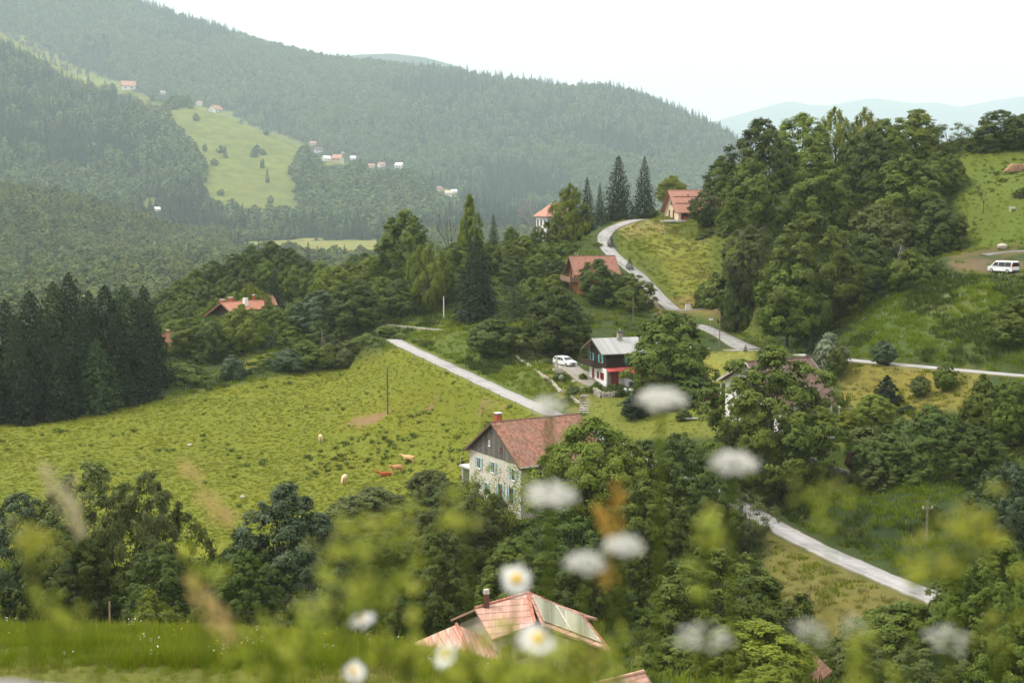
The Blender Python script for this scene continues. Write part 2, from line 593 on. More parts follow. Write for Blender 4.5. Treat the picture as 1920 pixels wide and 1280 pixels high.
# ------------------------------------------------------------------ ground materials
def ground_mat():
    m, nt, b = new_mat('meadow_grass')
    tc = N(nt, 'ShaderNodeTexCoord')
    zone = N(nt, 'ShaderNodeAttribute', attribute_name='tint')
    f1 = noise(nt, 0.55, 8, rough=0.75)
    f2 = noise(nt, 0.09, 5)
    f3 = noise(nt, 3.2, 6, rough=0.75)
    v = mixc(nt, 0.5, ramp(nt, f1, [(0.3, 0.5), (0.52, 1.0), (0.75, 1.25)]), ramp(nt, f3, [(0.25, 0.55), (0.5, 1.0), (0.75, 1.35)]))
    c = mixc(nt, 1.0, zone.outputs['Color'], v, 'MULTIPLY')
    dry = ramp(nt, f2, [(0.45, 0.0), (0.7, 0.55)])
    c = mixc(nt, dry, c, mixc(nt, 1.0, c, (1.25, 1.02, 0.8), 'MULTIPLY'))
    nt.links.new(c, b.inputs['Base Color'])
    b.inputs['Roughness'].default_value = 0.9
    b.inputs['Specular IOR Level'].default_value = 0.15
    bump(nt, b, f3, 0.6, 0.35)
    return m


# zones of ground cover, mapped from the photo: polygon, colour
G_MEADOW = (0.128, 0.145, 0.010)
G_GRASS = (0.085, 0.108, 0.014)
G_DARK = (0.040, 0.058, 0.014)
G_WOOD = (0.022, 0.030, 0.010)
G_DRY = (0.19, 0.155, 0.04)
G_DIRT = (0.20, 0.125, 0.07)
G_LAWN = (0.13, 0.145, 0.02)
ZONES = [
 ([(-400,800),(0,785),(320,742),(620,688),(770,640),(1060,790),(900,960),(700,1000),(300,1060),(-400,1060)], G_MEADOW, 10),
 ([(1150,400),(1300,400),(1400,440),(1420,560),(1330,590),(1250,570),(1160,480)], G_GRASS, 8),
 ([(1165,415),(1250,412),(1240,440),(1170,450)], (0.20,0.17,0.055), 10),
 ([(1200,430),(1330,450),(1340,560),(1270,550)], (0.155,0.165,0.022), 15),
 ([(740,600),(880,600),(1000,640),(1070,770),(1040,775),(760,640)], (0.085,0.115,0.018), 6),
 ([(1090,740),(1350,740),(1360,820),(1100,830)], G_LAWN, 8),
 ([(1000,680),(1110,700),(1120,760),(1070,780)], (0.13,0.135,0.03), 6),
 ([(1300,660),(1420,655),(1400,720),(1290,720)], (0.18,0.185,0.035), 6),
 ([(1290,590),(1420,580),(1470,620),(1440,650),(1400,640)], (0.09,0.12,0.018), 6),
 ([(1580,675),(1850,700),(1830,760),(1700,790),(1570,760)], (0.155,0.140,0.028), 14),
 ([(1600,520),(1930,505),(1930,690),(1600,670)], (0.062,0.088,0.018), 8),
 ([(1720,560),(1930,500),(1930,600),(1740,620)], (0.085,0.11,0.022), 10),
 ([(1770,490),(1850,483),(1930,490),(1930,518),(1800,508)], (0.115,0.088,0.048), 5),
 ([(1790,280),(1930,280),(1930,462),(1780,470)], (0.085,0.115,0.014), 6),
 ([(1800,468),(1930,460),(1930,474),(1770,486)], (0.10,0.085,0.03), 3),
 ([(1440,880),(1760,900),(1780,1090),(1440,960)], (0.026,0.044,0.013), 8),
 ([(1550,800),(1640,820),(1640,900),(1560,890)], (0.085,0.12,0.014), 8),
 ([(1430,985),(1600,1070),(1770,1135),(1780,1190),(1560,1200),(1440,1100)], (0.130,0.118,0.028), 12),
 ([(1260,555),(1340,560),(1330,592),(1275,585)], (0.17,0.13,0.04), 4),
 ([(1340,560),(1440,565),(1440,590),(1330,585)], (0.16,0.12,0.05), 4),
 ([(1195,505),(1265,585),(1230,590),(1180,520)], (0.20,0.16,0.11), 4),
 ([(410,700),(500,660),(530,672),(430,712)], (0.15,0.15,0.02), 6),
 ([(655,783),(690,778),(735,770),(715,783),(690,797),(660,795)], G_DIRT, 3),
 ([(800,762),(830,758),(836,766),(806,770)], G_DIRT, 3),
 ([(885,748),(900,750),(945,760),(940,768),(900,762)], G_DIRT, 3),
 ([(960,640),(1010,640),(1030,665),(985,680)], (0.15,0.11,0.08), 6),
]


def zone_colours(X, Y, Z):
    n = X.size
    px, py = proj(X, np.maximum(Y, 1.0), Z)
    jx = px + 9 * fbm(X / 5, Y / 5, 3, 61); jy = py + 6 * fbm(X / 5, Y / 5, 3, 71)
    c = np.empty(X.shape + (3,)); c[:] = G_DARK
    for poly, colr, soft in ZONES:
        # soft-edged membership from three jittered tests
        w = np.zeros(X.shape)
        for k in range(5):
            w += in_poly(jx + soft * (vnoise(X * 1.3 + 50 * k, Y * 1.3, 90 + k) - 0.5) * 2, jy + 0.6 * soft * (vnoise(X * 1.3, Y * 1.3 + 50 * k, 80 + k) - 0.5) * 2, poly)
        w = (w / 5)[..., None] * (Y > 60)[..., None]
        c = c * (1 - w) + np.array(colr) * w
    # the bank and verge by the viewpoint
    nearw = (1 - sstep(44, 60, Y))[..., None]
    c = c * (1 - nearw) + np.array((0.115, 0.125, 0.02)) * nearw
    return c


ZCOL = zone_colours(XX, YY, ZZ)


def build_ground():
    nx, ny = len(GX), len(GY)
    v = np.stack([XX.ravel(), YY.ravel(), ZZ.ravel()], 1)
    idx = np.arange(nx * ny).reshape(ny, nx)
    f = np.stack([idx[:-1, :-1].ravel(), idx[:-1, 1:].ravel(), idx[1:, 1:].ravel(), idx[1:, :-1].ravel()], 1)
    me = mesh_np('ground', v, f, smooth=True, tint=ZCOL.reshape(-1, 3))
    o = link('ground', me, ground_mat())
    tag(o, 'grassy valley floor and slopes with meadow and lawns', 'ground', kind='structure')


# far fields in the photo
FIELDS = [
 ([(310,212),(360,196),(430,214),(480,240),(545,258),(585,275),(560,300),(548,330),(575,400),(540,408),(455,408),(380,380),(385,320),(335,250)], (0.135, 0.148, 0.032)),
 ([(-60,-20),(-10,5),(20,46),(70,82),(125,112),(185,142),(240,158),(245,174),(200,176),(150,166),(90,136),(40,106),(-10,84),(-60,60)], (0.15, 0.165, 0.03)),
 ([(245,170),(320,196),(330,215),(260,210)], (0.12, 0.13, 0.03)),
 ([(400,455),(560,449),(720,449),(760,470),(700,500),(560,490),(440,480)], (0.20, 0.19, 0.05)),
 ([(225,368),(290,370),(310,388),(250,385)], (0.13, 0.14, 0.03)),
 ([(600,292),(700,312),(690,320),(610,306)], (0.14, 0.15, 0.04)),
 ([(810,345),(850,360),(860,374),(815,356)], (0.14, 0.15, 0.04)),
]


def field_mask(px, py):
    m = np.zeros(px.shape, bool)
    for p, _ in FIELDS: m |= in_poly(px, py, p)
    return m


def build_hills():
    us = np.concatenate([np.linspace(-0.8, -0.4, 40, endpoint=False), np.linspace(-0.4, 0.4, 330, endpoint=False), np.linspace(0.4, 0.8, 41)])
    Ds = np.concatenate([np.linspace(500, 960 * FK, 90, endpoint=False), np.linspace(960 * FK, 3300 * FK, 240, endpoint=False), np.geomspace(3300 * FK, 21500, 100)])
    U, D = np.meshgrid(us, Ds)
    X = U * D; Z = far(X, D)
    v = np.stack([X.ravel(), D.ravel(), Z.ravel()], 1)
    idx = np.arange(U.size).reshape(U.shape)
    f = np.stack([idx[:-1, :-1].ravel(), idx[:-1, 1:].ravel(), idx[1:, 1:].ravel(), idx[1:, :-1].ravel()], 1)
    px, py = proj(X, D, Z)
    c = np.empty(X.shape + (3,)); c[:] = (0.020, 0.034, 0.016)
    jx = px + 18 * fbm(X / 22 / FK, D / 22 / FK, 3, 3); jy = py + 7 * fbm(X / 22 / FK, D / 22 / FK, 3, 4)
    for p, colr in FIELDS:
        c[in_poly(jx, jy, p) & (D < 2500 * FK)] = colr
    me = mesh_np('hills', v, f, smooth=True, tint=c.reshape(-1, 3))
    m, nt, b = new_mat('hill_ground')
    zone = N(nt, 'ShaderNodeAttribute', attribute_name='tint')
    f1 = noise(nt, 0.05, 8, rough=0.75)
    f2 = noise(nt, 0.012, 6)
    f3 = noise(nt, 0.03, 7, rough=0.7)
    v0 = mixc(nt, 0.5, ramp(nt, f1, [(0.3, 0.6), (0.7, 1.3)]), ramp(nt, f2, [(0.3, 0.7), (0.7, 1.25)]))
    v1 = mixc(nt, 1.0, v0, ramp(nt, f3, [(0.35, (0.62, 0.75, 0.7)), (0.62, (1.15, 1.1, 1.0))]), 'MULTIPLY')
    nt.links.new(mixc(nt, 1.0, zone.outputs['Color'], v1, 'MULTIPLY'), b.inputs['Base Color'])
    b.inputs['Roughness'].default_value = 0.95
    b.inputs['Specular IOR Level'].default_value = 0.1
    bump(nt, b, f1, 0.8, 4.0)
    o = link('hills', me, m)
    tag(o, 'hazy forested hills and far mountains across the valley', 'hills', kind='structure')


def road_mat(name, ca, cb, tracks=0.0):
    m, nt, b = new_mat(name)
    f = noise(nt, 0.7, 8, rough=0.7)
    g = noise(nt, 9, 5)
    c = ramp(nt, f, [(0.3, ca), (0.7, cb)])
    c = mixc(nt, 0.5, c, mixc(nt, 1.0, c, ramp(nt, g, [(0.3, 0.75), (0.7, 1.2)]), 'MULTIPLY'))
    at_ = N(nt, 'ShaderNodeAttribute', attribute_name='tint')   # 0 centre .. 1 edge
    e = ramp(nt, mth(nt, 'ADD', at_.outputs['Fac'], mth(nt, 'MULTIPLY', mth(nt, 'SUBTRACT', f, 0.5), 0.7)), [(0.80, 0.0), (1.0, 0.9)])
    c = mixc(nt, e, c, (0.14, 0.13, 0.06))
    wheel = ramp(nt, at_.outputs['Fac'], [(0.25, 1.0), (0.42, 0.86), (0.55, 0.86), (0.72, 1.0)])
    c = mixc(nt, 1.0, c, wheel, 'MULTIPLY')
    patch = ramp(nt, noise(nt, 0.16, 3, rough=0.4), [(0.56, 1.0), (0.58, 0.82), (1.0, 0.78)])
    c = mixc(nt, 1.0, c, patch, 'MULTIPLY')
    if tracks:
        t = ramp(nt, at_.outputs['Fac'], [(0.0, tracks), (0.2, 0.0), (1.0, 0.0)])
        c = mixc(nt, t, c, (0.13, 0.14, 0.05))
    nt.links.new(c, b.inputs['Base Color'])
    b.inputs['Roughness'].default_value = 0.85
    b.inputs['Specular IOR Level'].default_value = 0.25
    bump(nt, b, g, 0.3)
    return m


RM = dict(asphalt=road_mat('pale_asphalt', (0.25, 0.24, 0.23), (0.37, 0.355, 0.34)),
          asphalt_upper=road_mat('worn_asphalt', (0.19, 0.185, 0.175), (0.36, 0.345, 0.325)),
          asphalt_grey=road_mat('grey_asphalt', (0.14, 0.135, 0.13), (0.21, 0.205, 0.20)),
          gravel=road_mat('gravel', (0.19, 0.17, 0.14), (0.29, 0.265, 0.22)),
          gravel_lane=road_mat('stony_gravel', (0.10, 0.088, 0.072), (0.21, 0.19, 0.165), 0.6))
ROAD_TEXT = ['pale asphalt lane crossing the valley past the farmhouse', 'worn lane climbing from the junction to the hilltop house', 'short lane from the junction behind the dark chalet',
             'narrow lane across the dry slope on the right', 'grey side lane by the utility cabinets', 'grey asphalt driveway above the white van', 'gravel drive beside the dark chalet',
             'thin gravel path across the grass below the trees', 'gravel lane along the verge at the bottom']


def build_roads():
    for n, (name, mk, hw, line) in enumerate(ROAD_LINES):
        v, f, t = [], [], []
        k = 7
        lift = 0.02 + 0.006 * n
        for i, p in enumerate(line):
            d = (line[min(i + 1, len(line) - 1)] - line[max(i - 1, 0)]); d.z = 0; d.normalize()
            s = Vector((d.y, -d.x, 0))
            w = hw * (1 + 0.05 * math.sin(i * 0.9) + 0.04 * math.sin(i * 2.3))
            if n == 1: w = hw * (1.0 + 0.55 * max(0, (i - len(line) * 0.86) / (len(line) * 0.14)))
            for j in range(k):
                q = 2 * j / (k - 1) - 1
                v.append((p.x + s.x * q * w, p.y + s.y * q * w, p.z + lift - 0.05 * q * q))
                t.append(abs(q))
        # skirts so that the road has thickness
        for i in range(len(line) - 1):
            for j in range(k - 1):
                a = i * k + j
                f.append((a, a + 1, a + k + 1, a + k))
        m = len(v)
        for i in range(len(line)):
            for e in (0, k - 1):
                x, y, z = v[i * k + e]
                v.append((x, y, z - 0.35)); t.append(1)
        for i in range(len(line) - 1):
            f.append((i * k, i * k + k, m + 2 * i + 2, m + 2 * i))
            f.append((i * k + k - 1, m + 2 * i + 1, m + 2 * i + 3, i * k + k + k - 1))
        me = mesh_np(name, v, f, smooth=False, tint=np.array(t))
        o = link(name, me, RM[mk])
        tag(o, ROAD_TEXT[n], name, kind='structure')


# ------------------------------------------------------------------ sky, sun and air
SUN_EL = R(58)        # high, from the left and a little beyond the valley
W = bpy.data.worlds.new('World'); S.world = W; W.use_nodes = True
nt = W.node_tree
bg = nt.nodes['Background']
sky = N(nt, 'ShaderNodeTexSky', sky_type='NISHITA')
sky.sun_disc = False
sky.sun_elevation = SUN_EL
sky.sun_rotation = R(90) + R(62) + R(28)
sky.dust_density = 3
cl = noise(nt, 1.6, 5, coord='Generated')
cloud = ramp(nt, cl, [(0.3, (18.0, 17.8, 17.6)), (0.7, (21.0, 20.8, 20.6))])
# an overcast sky is about three times as bright overhead as at the horizon
wc = N(nt, 'ShaderNodeTexCoord'); wz = N(nt, 'ShaderNodeSeparateXYZ')
nt.links.new(wc.outputs['Generated'], wz.inputs[0])
grad = ramp(nt, wz.outputs[2], [(0.0, 0.36), (1.0, 1.0)])
cloud = mixc(nt, 1.0, cloud, grad, 'MULTIPLY')
nt.links.new(mixc(nt, 0.9, sky.outputs[0], cloud), bg.inputs['Color'])
bg.inputs['Strength'].default_value = 0.1
sl = bpy.data.lights.new('sun', 'SUN'); sl.energy = 2.6; sl.angle = R(9); sl.color = (1.0, 0.94, 0.84)
so = bpy.data.objects.new('sun', sl); COL.objects.link(so)
sdir = Vector((-0.60, 0.12, 0.80)).normalized()   # towards the sun
so.rotation_euler = sdir.to_track_quat('Z', 'Y').to_euler()
sky.sun_elevation = math.asin(sdir.z)
sky.sun_rotation = math.atan2(sdir.x, sdir.y)
so.location = (0, 0, 60)


def build_haze():
    b = MB().box(-18000, -60, -160, 18000, 22000, 2600)
    m = bpy.data.materials.new('air'); m.use_nodes = True
    t = m.node_tree
    for n in list(t.nodes):
        if n.type != 'OUTPUT_MATERIAL': t.nodes.remove(n)
    pv = N(t, 'ShaderNodeVolumePrincipled')
    pv.inputs['Color'].default_value = (0.81, 0.958, 1.0, 1)
    pv.inputs['Density'].default_value = 0.84e-4
    pv.inputs['Anisotropy'].default_value = 0.0
    t.links.new(pv.outputs[0], t.nodes['Material Output'].inputs['Volume'])
    o = b.build('haze', m)
    tag(o, 'pale blue haze filling the valley air', 'haze', kind='stuff')


S.view_settings.view_transform = 'Standard'
S.view_settings.look = 'None'
S.view_settings.exposure = 0.62
S.cycles.use_denoising = True
S.cycles.max_bounces = 6
S.cycles.diffuse_bounces = 3
S.cycles.glossy_bounces = 2
S.cycles.transmission_bounces = 3
S.cycles.volume_bounces = 1
S.cycles.transparent_max_bounces = 6
S.cycles.caustics_reflective = False
S.cycles.caustics_refractive = False
# ------------------------------------------------------------------ foliage materials
LM = dict(
 dark=leaf_mat('dark_green_leaves', (0.034, 0.056, 0.009), (0.092, 0.124, 0.018), 0.14, 0.12),
 mid=leaf_mat('mid_green_leaves', (0.054, 0.084, 0.010), (0.142, 0.180, 0.022), 0.18, 0.12),
 light=leaf_mat('light_green_leaves', (0.085, 0.122, 0.011), (0.19, 0.22, 0.026), 0.25, 0.12),
 yellow=leaf_mat('yellow_green_leaves', (0.12, 0.155, 0.013), (0.24, 0.255, 0.026), 0.35, 0.12),
 bluish=leaf_mat('bluish_green_leaves', (0.034, 0.060, 0.022), (0.088, 0.124, 0.050), 0.15, 0.2),
 olive=leaf_mat('olive_green_leaves', (0.060, 0.080, 0.018), (0.138, 0.162, 0.040), 0.25, 0.15),
 needle=leaf_mat('dark_needles', (0.010, 0.018, 0.007), (0.030, 0.045, 0.016), 0.05, 0.1),
 needle2=leaf_mat('green_needles', (0.020, 0.038, 0.012), (0.055, 0.084, 0.024), 0.08, 0.12),
 silver=leaf_mat('silvery_leaves', (0.12, 0.155, 0.085), (0.24, 0.28, 0.17), 0.15),
 red=leaf_mat('dark_red_leaves', (0.05, 0.012, 0.012), (0.13, 0.025, 0.02), 0.15),
)
BARK = rough_mat('bark', (0.075, 0.058, 0.045), 0.45, 4, 0.95, 0.1, 0.6)
BARK_PALE = rough_mat('pale_bark', (0.34, 0.32, 0.28), 0.4, 3, 0.9, 0.15, 0.4)
BARK_RED = rough_mat('reddish_bark', (0.16, 0.075, 0.04), 0.4, 3, 0.95, 0.1, 0.6)


def leaves_mesh(name, cen, nrm, size, tint, rng, asp=0.6):
    """many small leaf-shaped faces: centres, facing, length, tint"""
    n = len(cen)
    nrm = nrm / np.maximum(np.linalg.norm(nrm, axis=1, keepdims=True), 1e-6)
    r = rng.normal(size=(n, 3))
    a = np.cross(nrm, r); a /= np.maximum(np.linalg.norm(a, axis=1, keepdims=True), 1e-6)
    b = np.cross(nrm, a)
    sz = np.asarray(size).reshape(-1, 1) * rng.uniform(0.7, 1.3, (n, 1))
    bend = nrm * sz * 0.15
    v = np.empty((n, 4, 3))
    v[:, 0] = cen + a * sz * 0.5 - bend; v[:, 1] = cen + b * sz * asp * 0.5
    v[:, 2] = cen - a * sz * 0.5 - bend; v[:, 3] = cen - b * sz * asp * 0.5
    f = np.arange(n * 4).reshape(n, 4)
    return mesh_np(name, v.reshape(-1, 3), f, tint=np.repeat(np.clip(tint, 0, 1), 4))


def sph(rng, n):
    v = rng.normal(size=(n, 3))
    return v / np.linalg.norm(v, axis=1, keepdims=True)


# crown outlines: (height fraction, relative radius)
PROF = dict(
 round=[(0.0, .45), (.12, .8), (.35, 1), (.6, .95), (.82, .66), (.95, .3), (1, .08)],
 dome=[(0.0, .8), (.15, 1), (.4, .97), (.65, .8), (.85, .5), (1, .12)],
 oval=[(0.0, .35), (.2, .75), (.45, 1), (.7, .82), (.88, .48), (1, .1)],
 tall=[(0.0, .5), (.2, .9), (.45, 1), (.7, .72), (.88, .4), (1, .08)],
 cone=[(0.0, .75), (.12, 1), (.4, .78), (.7, .46), (.9, .2), (1, .04)],
 spread=[(0.0, .3), (.25, .62), (.55, .95), (.75, 1), (.9, .7), (1, .3)],
 bush=[(0.0, .9), (.25, 1), (.55, .9), (.8, .62), (1, .2)],
)


def crown(seed, prof='round', z0=0.08, lobes=72, lr=(0.10, 0.17), sub=8, leaves=24000, size=0.036, rough=0.25, drop=0.0, up=0.35, fill=0.12, asp=0.7, cl=(0.36, 0.7)):
    """unit tree (1 high, 1 wide): lobes > leaf clumps > leaves, with an uneven outline and gaps between the lobes"""
    rng = np.random.default_rng(seed)
    ph, pr = zip(*PROF[prof])
    k = lobes
    # heights spread by the outline's own area
    hh = np.linspace(0, 1, 200); wgt = np.interp(hh, ph, pr) + 0.12; cum = np.cumsum(wgt) / wgt.sum()
    hz = np.interp((np.arange(k) + rng.random(k)) / k, cum, hh)
    ang = np.arange(k) * 2.39996 + rng.uniform(-0.5, 0.5, k)

    def env_of(a, h):
        w = 1 + rough * 1.5 * fbm(np.cos(a) * 1.3 + 5, np.sin(a) * 1.3 + h * 2.2 + seed, 3, seed % 97)
        return np.interp(h, ph, pr) * 0.5 * w
    env = env_of(ang, hz)
    lrad = rng.uniform(lr[0], lr[1], k) * (0.7 + 0.4 * np.interp(hz, ph, pr))
    rad = np.maximum(env - lrad * 0.7, 0) * np.where(rng.random(k) < 0.85, rng.uniform(0.84, 1.1, k), rng.uniform(0.3, 0.75, k))
    L = np.stack([np.cos(ang) * rad, np.sin(ang) * rad, z0 + (1 - z0) * hz * 0.96], 1)
    L[:, 2] = np.clip(L[:, 2], z0 + lrad * 0.3, 1 - lrad * 0.6)
    ns = sub * k
    li = np.repeat(np.arange(k), sub)
    d = sph(rng, ns); d[:, 2] = np.where(d[:, 2] < -0.35, -d[:, 2], d[:, 2])
    out = L[li] - np.array([0, 0, 0.42 * (1 + z0)]); out /= np.maximum(np.linalg.norm(out, axis=1, keepdims=True), 1e-3)
    d = d + out * 0.6; d /= np.linalg.norm(d, axis=1, keepdims=True)
    srad = rng.uniform(cl[0], cl[1], ns) * (lrad[li] if cl[1] > 0.2 else 1.0)
    C = L[li] + d * lrad[li][:, None] * rng.uniform(0.45, 0.95, (ns, 1))
    C[:, 2] = np.clip(C[:, 2], z0 * 0.6 + 0.005, 0.995)
    ct = rng.random(ns) * 0.5 + rng.random(k)[li] * 0.5
    per = max(1, int(leaves * (1 - fill)) // ns)
    ci = np.repeat(np.arange(ns), per); n = len(ci)
    e = sph(rng, n); e[:, 2] = np.where(e[:, 2] < -0.5, -e[:, 2], e[:, 2])
    P = C[ci] + e * srad[ci][:, None] * (np.abs(rng.normal(size=(n, 1))) * 0.36 + 0.5) * np.array([1.1, 1.1, 0.85])
    if drop: P[:, 2] -= drop * rng.random(n) ** 2 * 0.1
    nrm = e * 0.5 + d[ci] * 1.0 + out[ci] * 0.45 + np.array([0, 0, up * 0.3]) + rng.normal(size=(n, 3)) * 0.25
    tint = ct[ci] * 0.75 + rng.random(n) * 0.25
    m = int(leaves * fill)
    if m:
        h2 = np.interp(rng.random(m), cum, hh); a2 = rng.uniform(0, 6.283, m); r2 = env_of(a2, h2) * np.sqrt(rng.random(m)) * 0.72
        Q = np.stack([np.cos(a2) * r2, np.sin(a2) * r2, z0 + (1 - z0) * h2 * 0.9], 1)
        P = np.concatenate([P, Q]); nrm = np.concatenate([nrm, sph(rng, m)]); tint = np.concatenate([tint, rng.random(m) * 0.5])  # inner leaves keep to the dark tints: crown shade put into the colour
    me = leaves_mesh('crown', P, nrm, size, tint, rng, asp)
    return me, L


def limbs(seed, tips, h0=0.0, fork=0.22, r=0.022, lean=0.0, stems=1, sag=0.08):
    """tapered trunk with limbs reaching towards the lobes"""
    rng = np.random.default_rng(seed)
    m = MB()
    for s in range(stems):
        off = Vector((0, 0, 0)) if stems == 1 else Vector((rng.uniform(-.1, .1), rng.uniform(-.1, .1), 0))
        top = Vector((rng.uniform(-.05, .05) + lean + off.x * 2.2, rng.uniform(-.05, .05) + off.y * 2.2, 0.82))
        tr = [off + Vector((0, 0, -0.03)), off + Vector((0, 0, fork * .5)), off.lerp(top, .3) + Vector((0, 0, 0))]
        tr = [off + Vector((0, 0, -0.04)), off * 1.05 + Vector((rng.uniform(-.01, .01), 0, fork * 0.55)), off.lerp(top, 0.4) * 1.0 + Vector((rng.uniform(-.015, .015), rng.uniform(-.015, .015), 0)), top]
        rr = r / math.sqrt(stems)
        m.tube(tr, [rr * 1.5, rr, rr * 0.7, rr * 0.15], 7)
        mine = [t for i, t in enumerate(tips) if i % stems == s]
        for t in mine:
            t = Vector(t)
            zb = max(fork * rng.uniform(0.8, 1.2), t.z * rng.uniform(0.35, 0.6))
            k = min(zb / 0.82, 1)
            b = off.lerp(top, k)
            mid = b.lerp(t, 0.5) + Vector((0, 0, sag * 0.5 * rng.uniform(-0.4, 1)))
            q = rr * 0.42 * (1 - 0.5 * k)
            m.tube([b, mid, t], [q, q * 0.6, q * 0.18], 5, cap=False)
    return m


def make_broad(seed, bark_tips=14, **kw):
    stems = kw.pop('stems', 1); r = kw.pop('r', 0.022); fork = kw.pop('fork', 0.2)
    me, L = crown(seed, **kw)
    rng = np.random.default_rng(seed + 1)
    tips = L[rng.permutation(len(L))[:bark_tips]]
    tm = limbs(seed + 2, tips, r=r, stems=stems, fork=fork).mesh('trunk', True)
    return me, tm


def make_spruce(seed, whorls=46, per=13, q=17, width_pow=0.72, size=0.036, droop=0.25, z0=0.03, gap=0.25):
    rng = np.random.default_rng(seed)
    P, NR, T = [], [], []
    for i in range(whorls):
        f = i / (whorls - 1)
        z = z0 + (0.985 - z0) * f ** 0.92
        r = 0.5 * (1 - f) ** width_pow + 0.012
        nb = max(4, int(per * (1 - 0.55 * f)))
        a0 = rng.uniform(0, 6.28)
        for b in range(nb):
            a = a0 + 6.283 * b / nb + rng.uniform(-.25, .25)
            rl = r * rng.uniform(1 - gap * 1.6, 1.08) * (0.85 + 0.3 * vnoise(a * 1.5 + 20, z * 7, seed % 50))
            n = max(4, int(q * (0.35 + rl * 1.9)))
            t = np.sqrt(rng.uniform(0.08, 1, n))
            lat = (rng.uniform(-1, 1, n)) * 0.10 * (1.15 - t) * (0.4 + 2 * rl)
            x = np.cos(a) * rl * t - np.sin(a) * lat
            y = np.sin(a) * rl * t + np.cos(a) * lat
            zz = z - droop * rl * (t ** 1.5) * 0.5 + 0.06 * rl * t ** 4 - rng.random(n) * 0.028 * (1 - f * .6)
            P.append(np.stack([x, y, zz], 1))
            NR.append(np.stack([np.cos(a) * 0.5 + rng.normal(size=n) * .4, np.sin(a) * .5 + rng.normal(size=n) * .4, 0.75 + rng.normal(size=n) * .35], 1))
            T.append(rng.random(n) * 0.4 + rng.random() * 0.35 + 0.25 * t)
    P = np.concatenate(P); NR = np.concatenate(NR); T = np.concatenate(T)
    me = leaves_mesh('crown', P, NR, size * (1.15 - 0.5 * P[:, 2]), T, rng, 0.55)
    tm = MB().tube([(0, 0, -0.03), (0, 0, 0.3), (0, 0, 0.97)], [0.022, 0.016, 0.002], 7).mesh('trunk', True)
    return me, tm


def make_bare(seed, depth=4):
    """leafless tree: forking branches"""
    rng = np.random.default_rng(seed)
    m = MB()

    def grow(p, d, ln, r, lev):
        q = p + d * ln * 0.5 + Vector(rng.normal(size=3)) * ln * 0.04
        e = p + d * ln
        m.tube([p, q, e], [r, r * 0.8, r * 0.6], 5, cap=False)
        if lev == 0: return
        for _ in range(3 if lev > 1 else 4):
            s = (d + Vector(rng.normal(size=3)) * 0.45 + Vector((0, 0, 0.22))).normalized()
            grow(e.lerp(p, rng.uniform(0, 0.45)), s, ln * rng.uniform(0.5, 0.78), r * 0.5, lev - 1)
    grow(Vector((0, 0, -0.03)), Vector((0.03, 0, 1)), 0.42, 0.018, depth)
    me = m.mesh('trunk', True)
    co = np.array([v.co for v in me.vertices])
    s = 1.0 / co[:, 2].max(); w = 1.0 / max(np.ptp(co[:, 0]), 1e-3)
    for v in me.vertices: v.co = (v.co.x * w, v.co.y * w, v.co.z * s)
    return me


KINDS = {}


